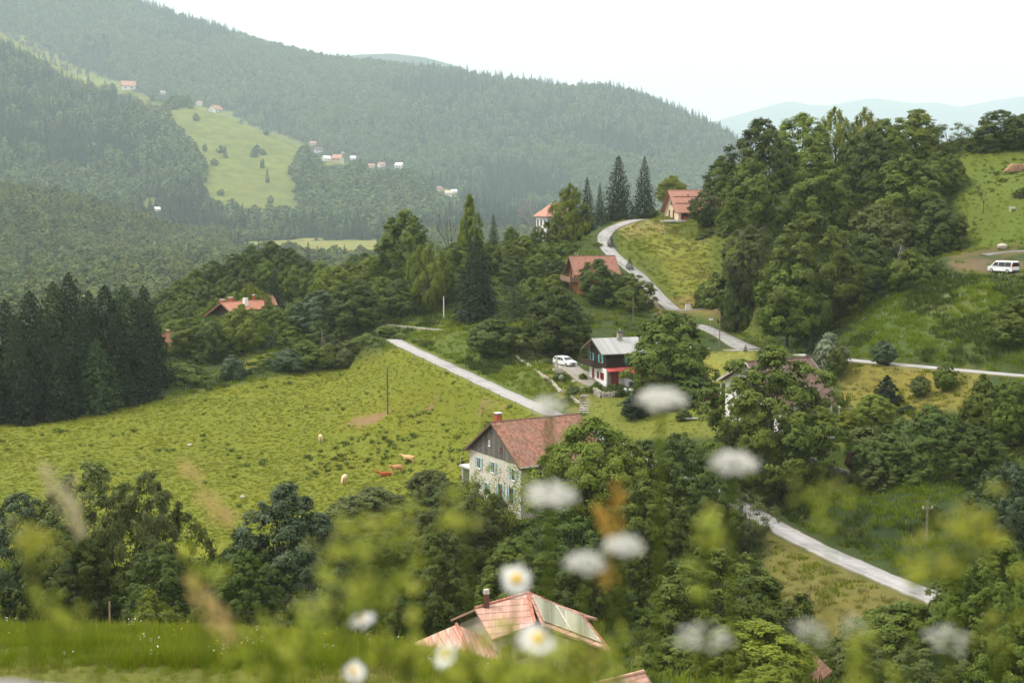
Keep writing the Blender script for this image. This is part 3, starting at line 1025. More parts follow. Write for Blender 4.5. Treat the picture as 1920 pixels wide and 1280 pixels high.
def kind_meshes(k):
    if k in KINDS: return KINDS[k]
    base, _, n = k.partition('.')
    sd = 100 + int(n or 0) * 37
    if base == 'round': r = make_broad(sd, prof='round', z0=.07, sub=16, cl=(.026, .05), leaves=27000, size=.028, fill=.07)
    elif base == 'oak': r = make_broad(sd + 1, prof='dome', z0=.06, lobes=74, lr=(.09, .165), sub=17, cl=(.026, .05), leaves=29000, size=.028, rough=.45, fill=.07)
    elif base == 'big': r = make_broad(sd + 2, prof='round', z0=.06, lobes=110, lr=(.07, .125), sub=17, cl=(.018, .034), leaves=62000, size=.019, rough=.4, fill=.06)
    elif base == 'bigdome': r = make_broad(sd + 3, prof='dome', z0=.04, lobes=110, lr=(.07, .13), sub=17, cl=(.018, .034), leaves=62000, size=.019, rough=.45, fill=.06)
    elif base == 'oval': r = make_broad(sd + 4, prof='oval', z0=.05, sub=16, cl=(.026, .05), leaves=26000, size=.028, rough=.4, fill=.07)
    elif base == 'tall': r = make_broad(sd + 5, prof='tall', z0=.06, lobes=100, lr=(.065, .12), leaves=22000, size=.032, rough=.45)
    elif base == 'poplar': r = make_broad(sd + 6, prof='cone', z0=.03, lobes=100, lr=(.07, .125), leaves=20000, size=.034, rough=.5)
    elif base == 'birch': r = make_broad(sd + 7, prof='oval', z0=.06, lobes=100, lr=(.055, .10), sub=7, leaves=16000, size=.029, rough=.5, drop=.8, bark_tips=18, fill=.05)
    elif base == 'sparse': r = make_broad(sd + 8, prof='spread', z0=.18, lobes=60, lr=(.06, .12), sub=7, leaves=8000, size=.022, rough=.7, bark_tips=30, r=.02, stems=2, fork=.12, fill=.03)
    elif base == 'wispy': r = make_broad(sd + 8, prof='spread', z0=.25, lobes=90, lr=(.05, .11), sub=6, leaves=5200, size=.018, rough=.8, bark_tips=40, r=.018, stems=3, fork=.16, fill=.0, cl=(.5, 1.1))
    elif base == 'airy': r = make_broad(sd + 9, prof='dome', z0=.12, lobes=130, lr=(.05, .095), sub=8, leaves=34000, size=.021, rough=.55, bark_tips=50, r=.028, stems=5, fork=.1, fill=.05)
    elif base == 'ash': r = make_broad(sd + 10, prof='dome', z0=.18, lobes=130, lr=(.06, .11), sub=8, leaves=46000, size=.022, rough=.6, bark_tips=40, r=.022, stems=3, fork=.14, fill=.05)
    elif base == 'bush': r = make_broad(sd + 11, prof='bush', z0=.0, lobes=70, lr=(.11, .19), sub=8, leaves=12000, size=.055, rough=.4, bark_tips=6, r=.03)
    elif base == 'bigbush': r = make_broad(sd + 12, prof='bush', z0=.0, lobes=140, lr=(.065, .12), sub=9, leaves=42000, size=.028, rough=.5, bark_tips=8, r=.02)
    elif base == 'spruce': r = make_spruce(sd + 13)
    elif base == 'bigspruce': r = make_spruce(sd + 14, whorls=60, per=16, q=20, size=.036, width_pow=.5, droop=.35, gap=.3)
    elif base == 'fir': r = make_spruce(sd + 15, whorls=48, per=14, q=18, width_pow=.6, size=.036, droop=.18, gap=.28)
    elif base == 'larch': r = make_spruce(sd + 16, whorls=40, per=12, q=14, width_pow=.58, size=.033, droop=.3, gap=.4, z0=.06)
    elif base == 'bare': r = (None, make_bare(sd + 17))
    KINDS[k] = r
    return r


TREES = []


def tree(px, top, D, w, kind, mat, label, cat='tree', name=None, group=None, bark=None, zbase=None, sink=0.0):
    """a tree standing on the ground at distance D whose tip reaches the image row `top` and whose crown is w wide in the photo"""
    a, b = ray(px, top)
    x, y = a * D, D
    z = gz(x, y) if zbase is None else zbase
    dep = D * CT - z * ST
    hgt = max(b * D - z, 0.6)
    wid = w * dep / F
    crown_me, trunk_me = kind_meshes(kind)
    base = kind.partition('.')[0]
    need = {'spruce': 1.4, 'bigspruce': 1.4, 'fir': 1.4, 'larch': 1.2, 'bush': 0.6, 'bigbush': 0.6, 'bare': 0}.get(base, 0.86) * wid
    if hgt < need:                      # standing in a dip or behind a bank
        sink += need - hgt
    nm = name or {'spruce': 'spruce_tree', 'bigspruce': 'spruce_tree', 'fir': 'fir_tree', 'larch': 'larch_tree', 'bush': 'bush', 'bigbush': 'bush', 'birch': 'birch_tree', 'poplar': 'poplar_tree', 'bare': 'bare_tree'}.get(base, 'broadleaf_tree')
    if base in ('bush', 'bigbush') and cat == 'tree': cat = 'bush'
    o = empty(nm, (x, y, z - sink), random.uniform(0, 6.28), label, cat, group)
    h = hgt + sink
    k = 1.0 if base in ('spruce', 'bigspruce', 'fir', 'larch', 'bare') else 1.06
    o.scale = (wid * k, wid * k, h)
    if crown_me is not None:
        c = link('foliage' if base in ('bush', 'bigbush') else 'crown', crown_me, LM[mat], o)
        top = {'oak': 1.2, 'round': 1.2, 'big': 1.25, 'bigdome': 1.2, 'oval': 1.5}.get(base)
        if top and h > top * wid:           # a long trunk below a rounded crown
            q = top * wid / h
            c.scale = (1, 1, q); c.location = (0, 0, 1 - q)
    link('stem' if base in ('bush', 'bigbush') else 'trunk', trunk_me, bark or BARK, o)
    TREES.append((x, y, wid))
    return o
# ------------------------------------------------------------------ trees one can tell apart
# (image x, tip row, distance, crown width in the photo, kind, leaves, label)
def plant_trees():
    T = tree
    # near side of the stream, below the viewpoint
    T(165, 872, 126, 215, 'airy.0', 'olive', 'grey-green multi-stemmed tree behind the leaning wooden post')
    T(275, 884, 123, 165, 'airy.1', 'olive', 'multi-stemmed tree with many thin bare stems beside the meadow')
    T(35, 925, 128, 190, 'airy.2', 'bluish', 'bluish shrubby tree at the left edge below the meadow')
    T(120, 985, 118, 170, 'bigdome.3', 'dark', 'low dark tree under the multi-stemmed trees')
    T(300, 1020, 114, 150, 'bigdome.2', 'dark', 'dark spreading tree with a dead inner top near the post')
    T(532, 908, 118, 245, 'bigdome.0', 'bluish', 'dense round dark tree standing alone below the cow meadow')
    T(455, 1030, 112, 120, 'bigdome.1', 'dark', 'low dark tree against the foot of the lone round tree')
    T(612, 975, 121, 100, 'bigdome.2', 'bluish', 'small round tree leaning on the lone round tree')
    T(280, 1112, 72, 120, 'bigbush.0', 'light', 'light green elder bush behind the verge', 'bush')
    T(385, 1120, 76, 84, 'bigbush.1', 'light', 'smaller light green bush beside the elder on the verge', 'bush')
    T(705, 915, 172, 160, 'bigbush.2', 'olive', 'broad grey-green thicket at the meadow edge below the red cows', 'bush')
    T(805, 880, 186, 80, 'bigbush.3', 'olive', 'tall bush growing in front of the orange cow', 'bush')
    T(842, 905, 182, 76, 'bush.4', 'dark', 'dark thicket between the cows and the farmhouse terrace', 'bush')
    T(700, 1000, 140, 130, 'bigdome.4', 'dark', 'dark tree below the thicket in the stream hollow')
    T(880, 905, 150, 150, 'ash.0', 'olive', 'twisted tree with reddish branches before the farmhouse wall', bark=BARK_RED)
    T(800, 960, 140, 140, 'airy.3', 'olive', 'shaggy olive tree beside the twisted red-branched tree')
    T(948, 872, 150, 112, 'wispy.0', 'yellow', 'thin pale green tree screening the farmhouse gable')
    T(886, 886, 160, 60, 'wispy.1', 'light', 'slender young tree at the far corner of the farmhouse gable')
    T(1110, 786, 160, 205, 'ash.1', 'light', 'tall light green ash hiding the end of the farmhouse roof')
    T(1185, 832, 157, 150, 'ash.2', 'light', 'green ash behind the orange sorrel stalk')
    T(1050, 955, 146, 190, 'airy.1', 'dark', 'dark tree with pale sky-lit stems below the farmhouse wall')
    T(960, 1010, 128, 150, 'bigdome.1', 'mid', 'green tree between the farmhouse and the near tiled roof')
    T(1275, 815, 158, 180, 'big.0', 'dark', 'tall dark tree filling the hollow beside the light ash')
    T(1215, 900, 140, 170, 'big.1', 'mid', 'very dark tree above the near tiled roof')
    T(1330, 880, 153, 110, 'airy.0', 'dark', 'dark straggly tree at the bend of the lower lane')
    T(1120, 1010, 124, 150, 'bigdome.3', 'dark', 'dark rounded tree just behind the near tiled roof')
    T(1435, 850, 166, 90, 'sparse.1', 'olive', 'gnarled old fruit tree with a reddish trunk above the lower lane', bark=BARK_RED)
    T(1412, 930, 150, 100, 'sparse.2', 'olive', 'half bare twiggy tree at the edge of the lower lane')
    T(1345, 1028, 116, 280, 'bigdome.4', 'mid', 'big round grey-green tree below the lower lane')
    T(1425, 1166, 98, 225, 'bigbush.0', 'yellow', 'bright yellow-green tree by the small tiled roof')
    T(1360, 1185, 95, 120, 'bigdome.0', 'light', 'fresh green tree under the big round tree')
    T(1265, 1195, 99, 120, 'bigbush.3', 'mid', 'green thicket beside the near house wall', 'bush')
    T(1440, 1250, 88, 110, 'bigbush.1', 'yellow', 'bright low bush at the bottom under the yellow-green tree', 'bush')
    T(812, 1000, 106, 165, 'bigdome.2', 'dark', 'dark bushy tree pressing on the chimney end of the near roof')
    T(735, 1070, 103, 130, 'bigbush.2', 'dark', 'dark bush beside the near house', 'bush')
    T(1600, 1190, 104, 110, 'bigbush.3', 'olive', 'grey-green bush on the slope below the dry bank', 'bush')
    T(1700, 1130, 112, 170, 'bigbush.0', 'mid', 'spreading green bush at the near end of the lower lane', 'bush')
    T(1790, 1110, 111, 120, 'bigbush.1', 'mid', 'leafy bush swallowing the end of the lower lane', 'bush')
    T(1745, 1195, 98, 150, 'bigdome.3', 'olive', 'shrubby tree with white blossom below the lane end')
    T(1880, 1010, 106, 190, 'bigdome.0', 'mid', 'large leafy tree at the lower right corner')
    T(1815, 1060, 112, 110, 'bigdome.1', 'mid', 'leafy tree between the crossarm pole and the corner tree')
    T(1895, 1170, 90, 130, 'bigbush.2', 'mid', 'mid green bush under the corner tree', 'bush')
    # right-hand slope, lower half
    T(1895, 868, 132, 140, 'big.0', 'bluish', 'dark bluish round tree behind the crossarm pole')
    T(1745, 762, 160, 215, 'bigdome.2', 'dark', 'huge dark weeping tree above the crossarm pole')
    T(1665, 830, 160, 110, 'bigdome.4', 'olive', 'dull green tree on the flank of the huge weeping tree')
    T(1845, 700, 168, 92, 'poplar.0', 'mid', 'upright green tree at the end of the narrow lane')
    T(1898, 715, 160, 110, 'big.1', 'mid', 'broad tree beside the upright tree at the lane end')
    T(1835, 800, 152, 110, 'bigdome.1', 'dark', 'dark tree between the weeping tree and the bluish round tree')
    T(1915, 555, 196, 100, 'oak.0', 'mid', 'dark tree on the steep meadow below the white van')
    T(1450, 650, 170, 252, 'big.4', 'mid', 'great ash-like tree hiding the house with the brown roof')
    T(1258, 588, 214, 152, 'oak.1', 'mid', 'broad green walnut tree beside the dark chalet')
    T(1048, 540, 248, 124, 'oak.2', 'dark', 'round dark tree on a thick trunk behind the white car')
    T(925, 600, 252, 86, 'bush.0', 'dark', 'dark round bush on the bank above the pale lane', 'bush')
    T(1300, 705, 209, 96, 'bush.1', 'dark', 'dark bush between the walnut tree and the red bush', 'bush')
    T(1250, 722, 207, 70, 'bush.2', 'dark', 'dark green bush under the walnut tree', 'bush')
    T(1333, 735, 206, 40, 'bush.3', 'red', 'dark red rounded maple bush beside the white post', 'bush')
    T(1281, 765, 200, 26, 'bush.4', 'mid', 'small clipped bush at the end of the lawn', 'bush')
    T(1192, 742, 204, 50, 'bush.5', 'needle', 'dark evergreen bush on the lawn below the dark chalet', 'bush')
    T(1398, 646, 238, 18, 'spruce.1', 'needle2', 'tiny conical cypress beside the brown roof')
    T(1556, 627, 207, 62, 'bush.0', 'silver', 'silvery round willow bush by the narrow lane', 'bush')
    T(1573, 648, 203, 38, 'oval.1', 'mid', 'small green tree in front of the silvery bush')
    T(1522, 632, 212, 34, 'fir.1', 'needle', 'dark conifer beside the silvery bush')
    T(1659, 637, 203, 48, 'tall.1', 'bluish', 'small grey-green tree standing over the narrow lane')
    T(1664, 703, 188, 50, 'poplar.1', 'needle', 'dark conical juniper on the dry slope')
    T(1702, 764, 184, 56, 'bush.3', 'needle', 'spreading juniper at the foot of the dark cone', 'bush')
    T(1726, 704, 188, 40, 'oval.2', 'olive', 'small open-crowned orchard tree on the dry slope')
    T(1775, 680, 187, 44, 'tall.2', 'mid', 'young green tree breaking the line of the narrow lane')
    T(1640, 740, 182, 78, 'round.2', 'light', 'light green tree below the dark juniper')
    T(1592, 772, 184, 56, 'bush.4', 'yellow', 'yellow flowering bush beside the hot tub', 'bush')
    T(1630, 800, 177, 90, 'bush.5', 'olive', 'grey bush on the garden terrace', 'bush')
    T(1605, 840, 171, 36, 'tall.3', 'red', 'narrow purple-leaved tree on the garden lawn')
    # hillside wood on the right
    W_ = 'trees of the wooded hill'
    T(1425, 225, 300, 125, 'oak.3', 'dark', 'big dark oak at the end of the wooded hill facing the hilltop house', group=W_)
    T(1408, 300, 288, 110, 'oak.4', 'mid', 'dark oak lower on the wooded hill beside the hilltop house', group=W_)
    T(1505, 215, 315, 120, 'round.3', 'light', 'mid green rounded tree on the crest next to the big dark oak', group=W_)
    T(1568, 198, 322, 80, 'birch.0', 'yellow', 'airy birch topping the wooded hill', group=W_)
    T(1622, 202, 320, 74, 'birch.1', 'yellow', 'pale yellowish birch on the wooded crest', group=W_)
    T(1720, 207, 315, 112, 'oak.5', 'light', 'oak with a yellow tipped crown on the wooded crest', group=W_)
    T(1792, 232, 306, 78, 'sparse.4', 'dark', 'open-crowned tree at the thin end of the wooded crest', group=W_)
    T(1660, 225, 309, 90, 'round.0', 'mid', 'rounded tree between the pale birch and the yellow tipped oak', group=W_)
    T(1540, 290, 286, 128, 'oak.1', 'mid', 'round green tree halfway up the wooded hill', group=W_)
    T(1632, 246, 298, 100, 'oak.2', 'dark', 'dark round tree below the pale birch', group=W_)
    T(1700, 292, 278, 150, 'oak.0', 'mid', 'wide dark maple in the middle of the wooded hill', group=W_)
    T(1765, 285, 285, 84, 'round.1', 'mid', 'green tree at the open edge of the wooded hill', group=W_)
    T(1755, 375, 262, 108, 'oak.4', 'dark', 'dark tree above the bare brown bank', group=W_)
    T(1650, 385, 262, 120, 'round.2', 'olive', 'olive tree behind the great round tree', group=W_)
    T(1520, 400, 244, 192, 'big.0', 'mid', 'great round grey-green tree at the foot of the wooded hill', group=W_)
    T(1480, 480, 240, 130, 'oak.5', 'mid', 'lower leafy tree on the flank of the great round tree', group=W_)
    T(1405, 425, 262, 92, 'oval.3', 'olive', 'grey-green willow at the inner edge of the wooded hill', group=W_)
    T(1385, 480, 265, 66, 'bush.2', 'dark', 'dark bush under the grey-green willow', 'bush', group=W_)
    T(1618, 440, 252, 104, 'round.3', 'dark', 'shadowed tree beside the dead pale trunk', group=W_)
    T(1710, 466, 238, 100, 'tall.0', 'mid', 'layered green tree at the edge of the steep meadow', group=W_)
    T(1640, 500, 243, 90, 'oak.3', 'dark', 'dark tree in the shade behind the layered green tree', group=W_)
    T(1685, 455, 246, 34, 'bare.0', 'mid', 'dead pale trunk standing in the wooded hill', 'tree', bark=BARK_PALE)
    T(1352, 512, 276, 76, 'bush.3', 'mid', 'green bush at the edge of the hay slope', 'bush')
    T(1318, 532, 279, 32, 'bush.1', 'mid', 'small round bush on the hay slope', 'bush')
    T(1878, 208, 300, 102, 'oak.1', 'dark', 'dark tree standing on the steep meadow crest')
    T(1925, 215, 296, 80, 'round.1', 'dark', 'dark tree at the frame edge beside the log pile')
    T(1845, 345, 266, 28, 'bare.1', 'mid', 'small leafless tree on the steep meadow', bark=BARK)
    T(1920, 352, 266, 34, 'oval.0', 'dark', 'dark leafy bush at the frame edge above the boulder', 'bush')
    # hilltop
    T(1160, 290, 352, 72, 'fir.0', 'needle', 'tall dark fir beside the road crest', group='firs at the road crest')
    T(1209, 291, 356, 58, 'spruce.2', 'needle', 'slimmer dark spruce next to the hilltop house', group='firs at the road crest')
    T(1101, 331, 346, 54, 'spruce.0', 'needle', 'dark spruce behind the pink roofed villa', group='firs at the road crest')
    T(1098, 385, 338, 60, 'fir.2', 'needle', 'dark broad fir at the foot of the spruce by the villa')
    T(1125, 340, 362, 26, 'spruce.3', 'needle2', 'thin spruce between the two tall dark firs')
    T(1260, 330, 368, 56, 'round.0', 'yellow', 'bright green tree behind the hilltop house')
    T(1068, 346, 339, 78, 'tall.1', 'light', 'light green ash hiding the villa wall')
    T(1046, 428, 337, 40, 'round.2', 'mid', 'small leafy tree hiding the lower storey of the villa')
    T(1010, 424, 336, 30, 'oak.1', 'mid', 'small leafy tree at the foot of the dead bare tree')
    T(1030, 410, 338, 30, 'spruce.1', 'needle', 'small dark spruce against the villa')
    T(1004, 362, 344, 44, 'bare.0', 'mid', 'dead bare tree beside the villa', bark=BARK_PALE)
    T(1145, 442, 317, 34, 'fir.3', 'needle2', 'young spruce at the edge of the climbing lane')
    T(1181, 482, 303, 34, 'spruce.3', 'needle', 'little dark spruce by the climbing lane')
    T(1325, 357, 325, 66, 'oval.1', 'dark', 'dark tree in front of the hilltop house')
    T(1352, 294, 334, 66, 'oak.2', 'mid', 'dark tree between the hilltop house and the big dark oak')
    T(1372, 415, 312, 46, 'bush.0', 'mid', 'bush below the hilltop house', 'bush')
    T(1326, 430, 318, 42, 'bush.4', 'dark', 'low dark bush at the foot of the tree by the hilltop house', 'bush')
    T(1390, 405, 318, 50, 'bush.5', 'olive', 'olive bush at the edge of the hilltop garden', 'bush')
    # around the orange chalet
    T(1122, 487, 284, 80, 'oval.0', 'dark', 'dark leafy tree standing before the orange chalet')
    T(1183, 514, 281, 82, 'oak.4', 'mid', 'rounded cherry tree beside the climbing lane')
    # ridge of thickets between the villa and the orange chalet
    H_ = 'thicket trees between the villa and the orange chalet'
    hl = 'leafy tree in the dense thicket between the villa and the orange chalet'
    for px, tp, D, w, k, mt in [(950, 452, 330, 60, 'round.1', 'mid'), (985, 442, 332, 64, 'oak.0', 'light'), (1020, 455, 330, 56, 'round.2', 'mid'), (1060, 452, 326, 62, 'oak.3', 'mid'),
                                (1095, 462, 322, 56, 'round.0', 'mid'), (1120, 468, 318, 40, 'round.3', 'light'), (965, 480, 318, 64, 'oak.1', 'dark'), (1010, 478, 316, 60, 'round.2', 'mid'), (1045, 485, 312, 58, 'oak.2', 'dark'),
                                (1000, 520, 300, 70, 'round.0', 'mid'), (1040, 515, 300, 54, 'oval.2', 'light'), (1020, 548, 288, 60, 'oak.5', 'light'), (985, 545, 290, 56, 'oak.3', 'mid')]:
        T(px, tp, D, w, k, mt, hl, group=H_)
    # middle ridge
    T(760, 396, 336, 112, 'oak.5', 'mid', 'wide leaning oak silhouetted against the far valley field')
    T(880, 365, 336, 62, 'poplar.2', 'light', 'bright upright poplar beside the dead tree on the ridge')
    T(843, 384, 331, 44, 'bare.1', 'mid', 'dead grey tree between the wide oak and the poplar', bark=BARK)
    T(925, 401, 350, 32, 'spruce.2', 'needle2', 'small dark spruce on the ridge skyline')
    T(958, 425, 350, 32, 'oval.3', 'mid', 'small tree next to the skyline spruce')
    T(803, 452, 312, 78, 'birch.2', 'light', 'pale weeping birch below the wide oak')
    T(895, 441, 298, 100, 'bigspruce.0', 'needle', 'large dark spruce in the middle of the valley slope')
    T(963, 494, 282, 88, 'larch.0', 'needle2', 'broad green larch beside the large dark spruce')
    T(905, 605, 256, 46, 'bush.3', 'olive', 'olive bush at the foot of the larch', 'bush')
    T(672, 526, 300, 106, 'oak.2', 'dark', 'dense rounded willow at the meadow corner')
    T(600, 546, 308, 100, 'oval.1', 'bluish', 'grey-green willow beside the dense rounded willow')
    T(560, 560, 312, 76, 'oak.4', 'mid', 'leafy tree between the grey willow and the red roofs')
    T(630, 500, 330, 90, 'round.3', 'light', 'light green tree behind the grey-green willow')
    T(700, 480, 345, 80, 'round.0', 'light', 'light tree behind the dense rounded willow')
    T(750, 525, 310, 76, 'oak.0', 'dark', 'dark tree under the pale weeping birch')
    T(715, 520, 318, 60, 'round.2', 'mid', 'mid green tree left of the weeping birch')
    T(835, 500, 318, 70, 'oak.1', 'mid', 'bushy tree between the birch and the large dark spruce')
    T(855, 455, 330, 60, 'round.1', 'mid', 'bushy tree below the bright poplar')
    T(915, 455, 332, 56, 'oak.2', 'mid', 'bushy tree below the skyline spruce')
    T(452, 572, 303, 78, 'tall.3', 'light', 'light feathery tree in front of the red roofed house')
    T(505, 572, 320, 56, 'round.1', 'mid', 'rounded tree closing the gap beside the grey gabled barn')
    T(385, 640, 299, 60, 'oak.4', 'dark', 'low dark tree in front of the dark wooden gable')
    T(355, 596, 303, 76, 'oak.1', 'mid', 'green tree beside the small red gable')
    T(402, 605, 298, 60, 'oak.3', 'dark', 'dark tree between the feathery tree and the small red gable')
    T(330, 600, 320, 46, 'round.1', 'light', 'pale tree behind the small red gable')
    T(514, 500, 352, 50, 'fir.1', 'needle', 'dark fir standing out in the ridge wood')
    T(436, 667, 283, 48, 'bush.2', 'bluish', 'round grey bush on the meadow rim', 'bush')
    T(345, 684, 282, 84, 'bush.5', 'mid', 'broad bush at the foot of the spruce stand', 'bush')
    T(300, 695, 283, 40, 'bush.1', 'dark', 'flowering dark bush against the spruce stand', 'bush')
    # wood on the ridge behind the red roofs
    gw = 'trees of the ridge wood behind the red roofs'
    lw = 'leafy tree in the dark ridge wood behind the red roofs'
    lr2 = 'lighter young tree directly behind the red roofs'
    for px, tp, D, w, k, mt in [(305, 548, 372, 64, 'oak.0', 'dark'), (335, 525, 376, 64, 'oak.1', 'mid'), (368, 505, 380, 66, 'oak.2', 'mid'), (402, 490, 384, 64, 'oak.3', 'dark'), (436, 476, 388, 62, 'oak.4', 'dark'),
                                (470, 462, 390, 66, 'oak.5', 'dark'), (508, 454, 388, 72, 'oak.0', 'dark'), (545, 466, 384, 66, 'oak.1', 'dark'), (578, 488, 380, 56, 'oak.2', 'dark'), (320, 565, 358, 56, 'round.0', 'mid'),
                                (350, 552, 360, 58, 'round.1', 'mid'), (388, 535, 362, 60, 'round.2', 'dark'), (425, 520, 364, 60, 'round.3', 'mid'), (462, 505, 366, 58, 'oak.3', 'dark'), (500, 490, 370, 56, 'oak.4', 'mid'),
                                (548, 498, 362, 60, 'round.0', 'mid'), (585, 512, 356, 56, 'oak.5', 'mid'), (612, 510, 352, 50, 'round.2', 'light'), (650, 492, 366, 56, 'oak.1', 'light'), (685, 475, 372, 40, 'round.1', 'dark'),
                                (330, 580, 346, 50, 'oak.2', 'mid'), (362, 572, 348, 44, 'round.3', 'dark'), (600, 490, 380, 50, 'oak.4', 'light'), (665, 478, 384, 34, 'oak.3', 'dark')]:
        T(px, tp, D, w, k, mt, lw, group=gw)
    for px, tp, D, w in [(440, 545, 342, 46), (470, 530, 345, 44), (408, 558, 343, 40), (492, 545, 342, 40), (380, 575, 342, 34)]:
        T(px, tp, D, w, 'birch.1', 'yellow' if w == 44 else 'light', lr2, group='young trees behind the red roofs')
    # hedge along the top of the meadow
    for px, tp, D, w, k, mt, lb in [(725, 612, 284, 76, 'bush.0', 'mid', 'rounded hedge bush where the pale lane enters'), (690, 628, 287, 60, 'bush.1', 'mid', 'hedge bush under the dense rounded willow'),
                                    (652, 640, 289, 56, 'bush.2', 'olive', 'pale hedge bush on the meadow rim'), (615, 645, 290, 54, 'bush.3', 'mid', 'hedge bush below the braced wooden pole'),
                                    (575, 640, 291, 66, 'bush.4', 'mid', 'taller hedge bush beside the braced wooden pole'), (540, 655, 288, 56, 'bush.5', 'bluish', 'greyish hedge bush on the meadow rim'),
                                    (510, 662, 290, 48, 'bush.0', 'mid', 'hedge bush near the little hay patch'), (505, 630, 305, 46, 'oval.2', 'bluish', 'small grey tree over the little hay patch'),
                                    (475, 690, 286, 50, 'bush.1', 'dark', 'low dark hedge bush beside the little hay patch'), (400, 708, 282, 50, 'bush.3', 'dark', 'low dark hedge bush between the two round bushes'),
                                    (600, 600, 300, 60, 'oak.0', 'dark', 'shadowed tree behind the braced wooden pole'), (545, 612, 302, 60, 'oak.3', 'mid', 'bushy tree above the hedge'), (640, 610, 296, 60, 'oak.5', 'dark', 'dark bushy tree at the foot of the willows')]:
        T(px, tp, D, w, k, mt, lb, 'bush' if k[:4] == 'bush' else 'tree', group='hedge along the top of the meadow')
    # spruce stand on the left
    gs = 'spruces of the dark stand beside the meadow'
    ls = 'tall dark spruce in the dense stand beside the meadow'
    for px, tp, D, w, k in [(-45, 560, 268, 100, 0), (8, 562, 262, 100, 1), (55, 548, 266, 100, 2), (98, 520, 268, 104, 0), (128, 514, 272, 100, 1), (165, 545, 268, 96, 2), (196, 526, 274, 96, 0), (232, 520, 276, 98, 1),
                            (268, 530, 276, 98, 2), (30, 600, 258, 90, 2), (80, 590, 259, 92, 1), (145, 590, 262, 92, 0), (215, 592, 266, 90, 2), (255, 600, 268, 92, 1), (110, 640, 257, 90, 2), (180, 640, 261, 88, 1), (282, 590, 279, 84, 0),
                            (50, 660, 254, 86, 0), (-20, 650, 254, 90, 2), (235, 660, 265, 84, 1)]:
        T(px, tp + random.randint(-8, 14), D, w * random.uniform(1.0, 1.4), 'bigspruce.%d' % k, 'needle2' if px in (98, 232, 180, 30) else 'needle', ls, group=gs)


# ------------------------------------------------------------------ forest on the far hills (nobody could count it)
def gn_scatter(name, pts, scl, rot, idx, protos, label, cat, kind='stuff'):
    """one object whose points carry small tree shapes through geometry nodes"""
    c = bpy.data.collections.new(name + '_shapes')
    for i, p in enumerate(protos):
        p.name = 'a%02d_' % i + p.name
        c.objects.link(p)
    me = bpy.data.meshes.new(name)
    me.vertices.add(len(pts)); me.vertices.foreach_set('co', np.asarray(pts, np.float32).ravel())
    a = me.attributes.new('scl', 'FLOAT_VECTOR', 'POINT'); a.data.foreach_set('vector', np.asarray(scl, np.float32).ravel())
    a = me.attributes.new('rot', 'FLOAT', 'POINT'); a.data.foreach_set('value', np.asarray(rot, np.float32))
    a = me.attributes.new('idx', 'INT', 'POINT'); a.data.foreach_set('value', np.asarray(idx, np.int32))
    o = bpy.data.objects.new(name, me); COL.objects.link(o)
    g = bpy.data.node_groups.new(name, 'GeometryNodeTree')
    g.interface.new_socket('Geometry', in_out='INPUT', socket_type='NodeSocketGeometry')
    g.interface.new_socket('Geometry', in_out='OUTPUT', socket_type='NodeSocketGeometry')
    gi = g.nodes.new('NodeGroupInput'); go = g.nodes.new('NodeGroupOutput')
    ci = g.nodes.new('GeometryNodeCollectionInfo'); ci.inputs['Collection'].default_value = c
    ci.inputs['Separate Children'].default_value = True; ci.inputs['Reset Children'].default_value = True
    ip = g.nodes.new('GeometryNodeInstanceOnPoints'); ip.inputs['Pick Instance'].default_value = True

    def attr(n, t):
        x = g.nodes.new('GeometryNodeInputNamedAttribute'); x.data_type = t; x.inputs['Name'].default_value = n
        return [s for s in x.outputs if s.enabled][0]
    L = g.links.new
    L(gi.outputs[0], ip.inputs['Points']); L(ci.outputs[0], ip.inputs['Instance'])
    L(attr('idx', 'INT'), ip.inputs['Instance Index']); L(attr('scl', 'FLOAT_VECTOR'), ip.inputs['Scale'])
    cx = g.nodes.new('ShaderNodeCombineXYZ'); L(attr('rot', 'FLOAT'), cx.inputs[2])
    er = g.nodes.new('FunctionNodeEulerToRotation'); L(cx.outputs[0], er.inputs[0]); L(er.outputs[0], ip.inputs['Rotation'])
    L(ip.outputs[0], go.inputs[0])
    m = o.modifiers.new('scatter', 'NODES'); m.node_group = g
    tag(o, label, cat, kind=kind)
    return o


def far_protos():
    P = []
    for i in range(4):
        me, _ = crown(900 + i, 'dome' if i % 2 else 'round', z0=.0, lobes=26, lr=(.15, .24), sub=5, leaves=1100, size=.125, rough=.5, fill=.1)
        P.append(('leafy_%d' % i, me, LM['far_a'] if i % 2 else LM['far_b']))
    for i in range(3):
        me, _ = make_spruce(950 + i, whorls=16, per=9, q=5, size=.13, droop=.2, width_pow=.7)
        P.append(('spruce_%d' % i, me, LM['far_c'] if i else LM['far_d']))
    for i in range(3):
        me, _ = crown(980 + i, 'dome' if i % 2 else 'round', z0=.0, lobes=40, lr=(.12, .19), sub=6, leaves=2400, size=.085, rough=.5, fill=.1)
        P.append(('near_leafy_%d' % i, me, LM['far_e'] if i else LM['far_f']))
    out = []
    for n, me, mt in P:
        me.materials.append(mt)
        out.append(bpy.data.objects.new(n, me))
    return out


FAR_HOUSE_SPOTS = [(243, 170, 30), (307, 176, 12), (373, 196, 13), (415, 211, 26), (588, 272, 14), (599, 285, 17), (616, 301, 17), (632, 302, 22), (646, 288, 9), (663, 298, 12), (698, 314, 14), (719, 312, 15), (748, 314, 17), (830, 357, 15), (842, 365, 15), (853, 362, 13), (297, 395, 13)]


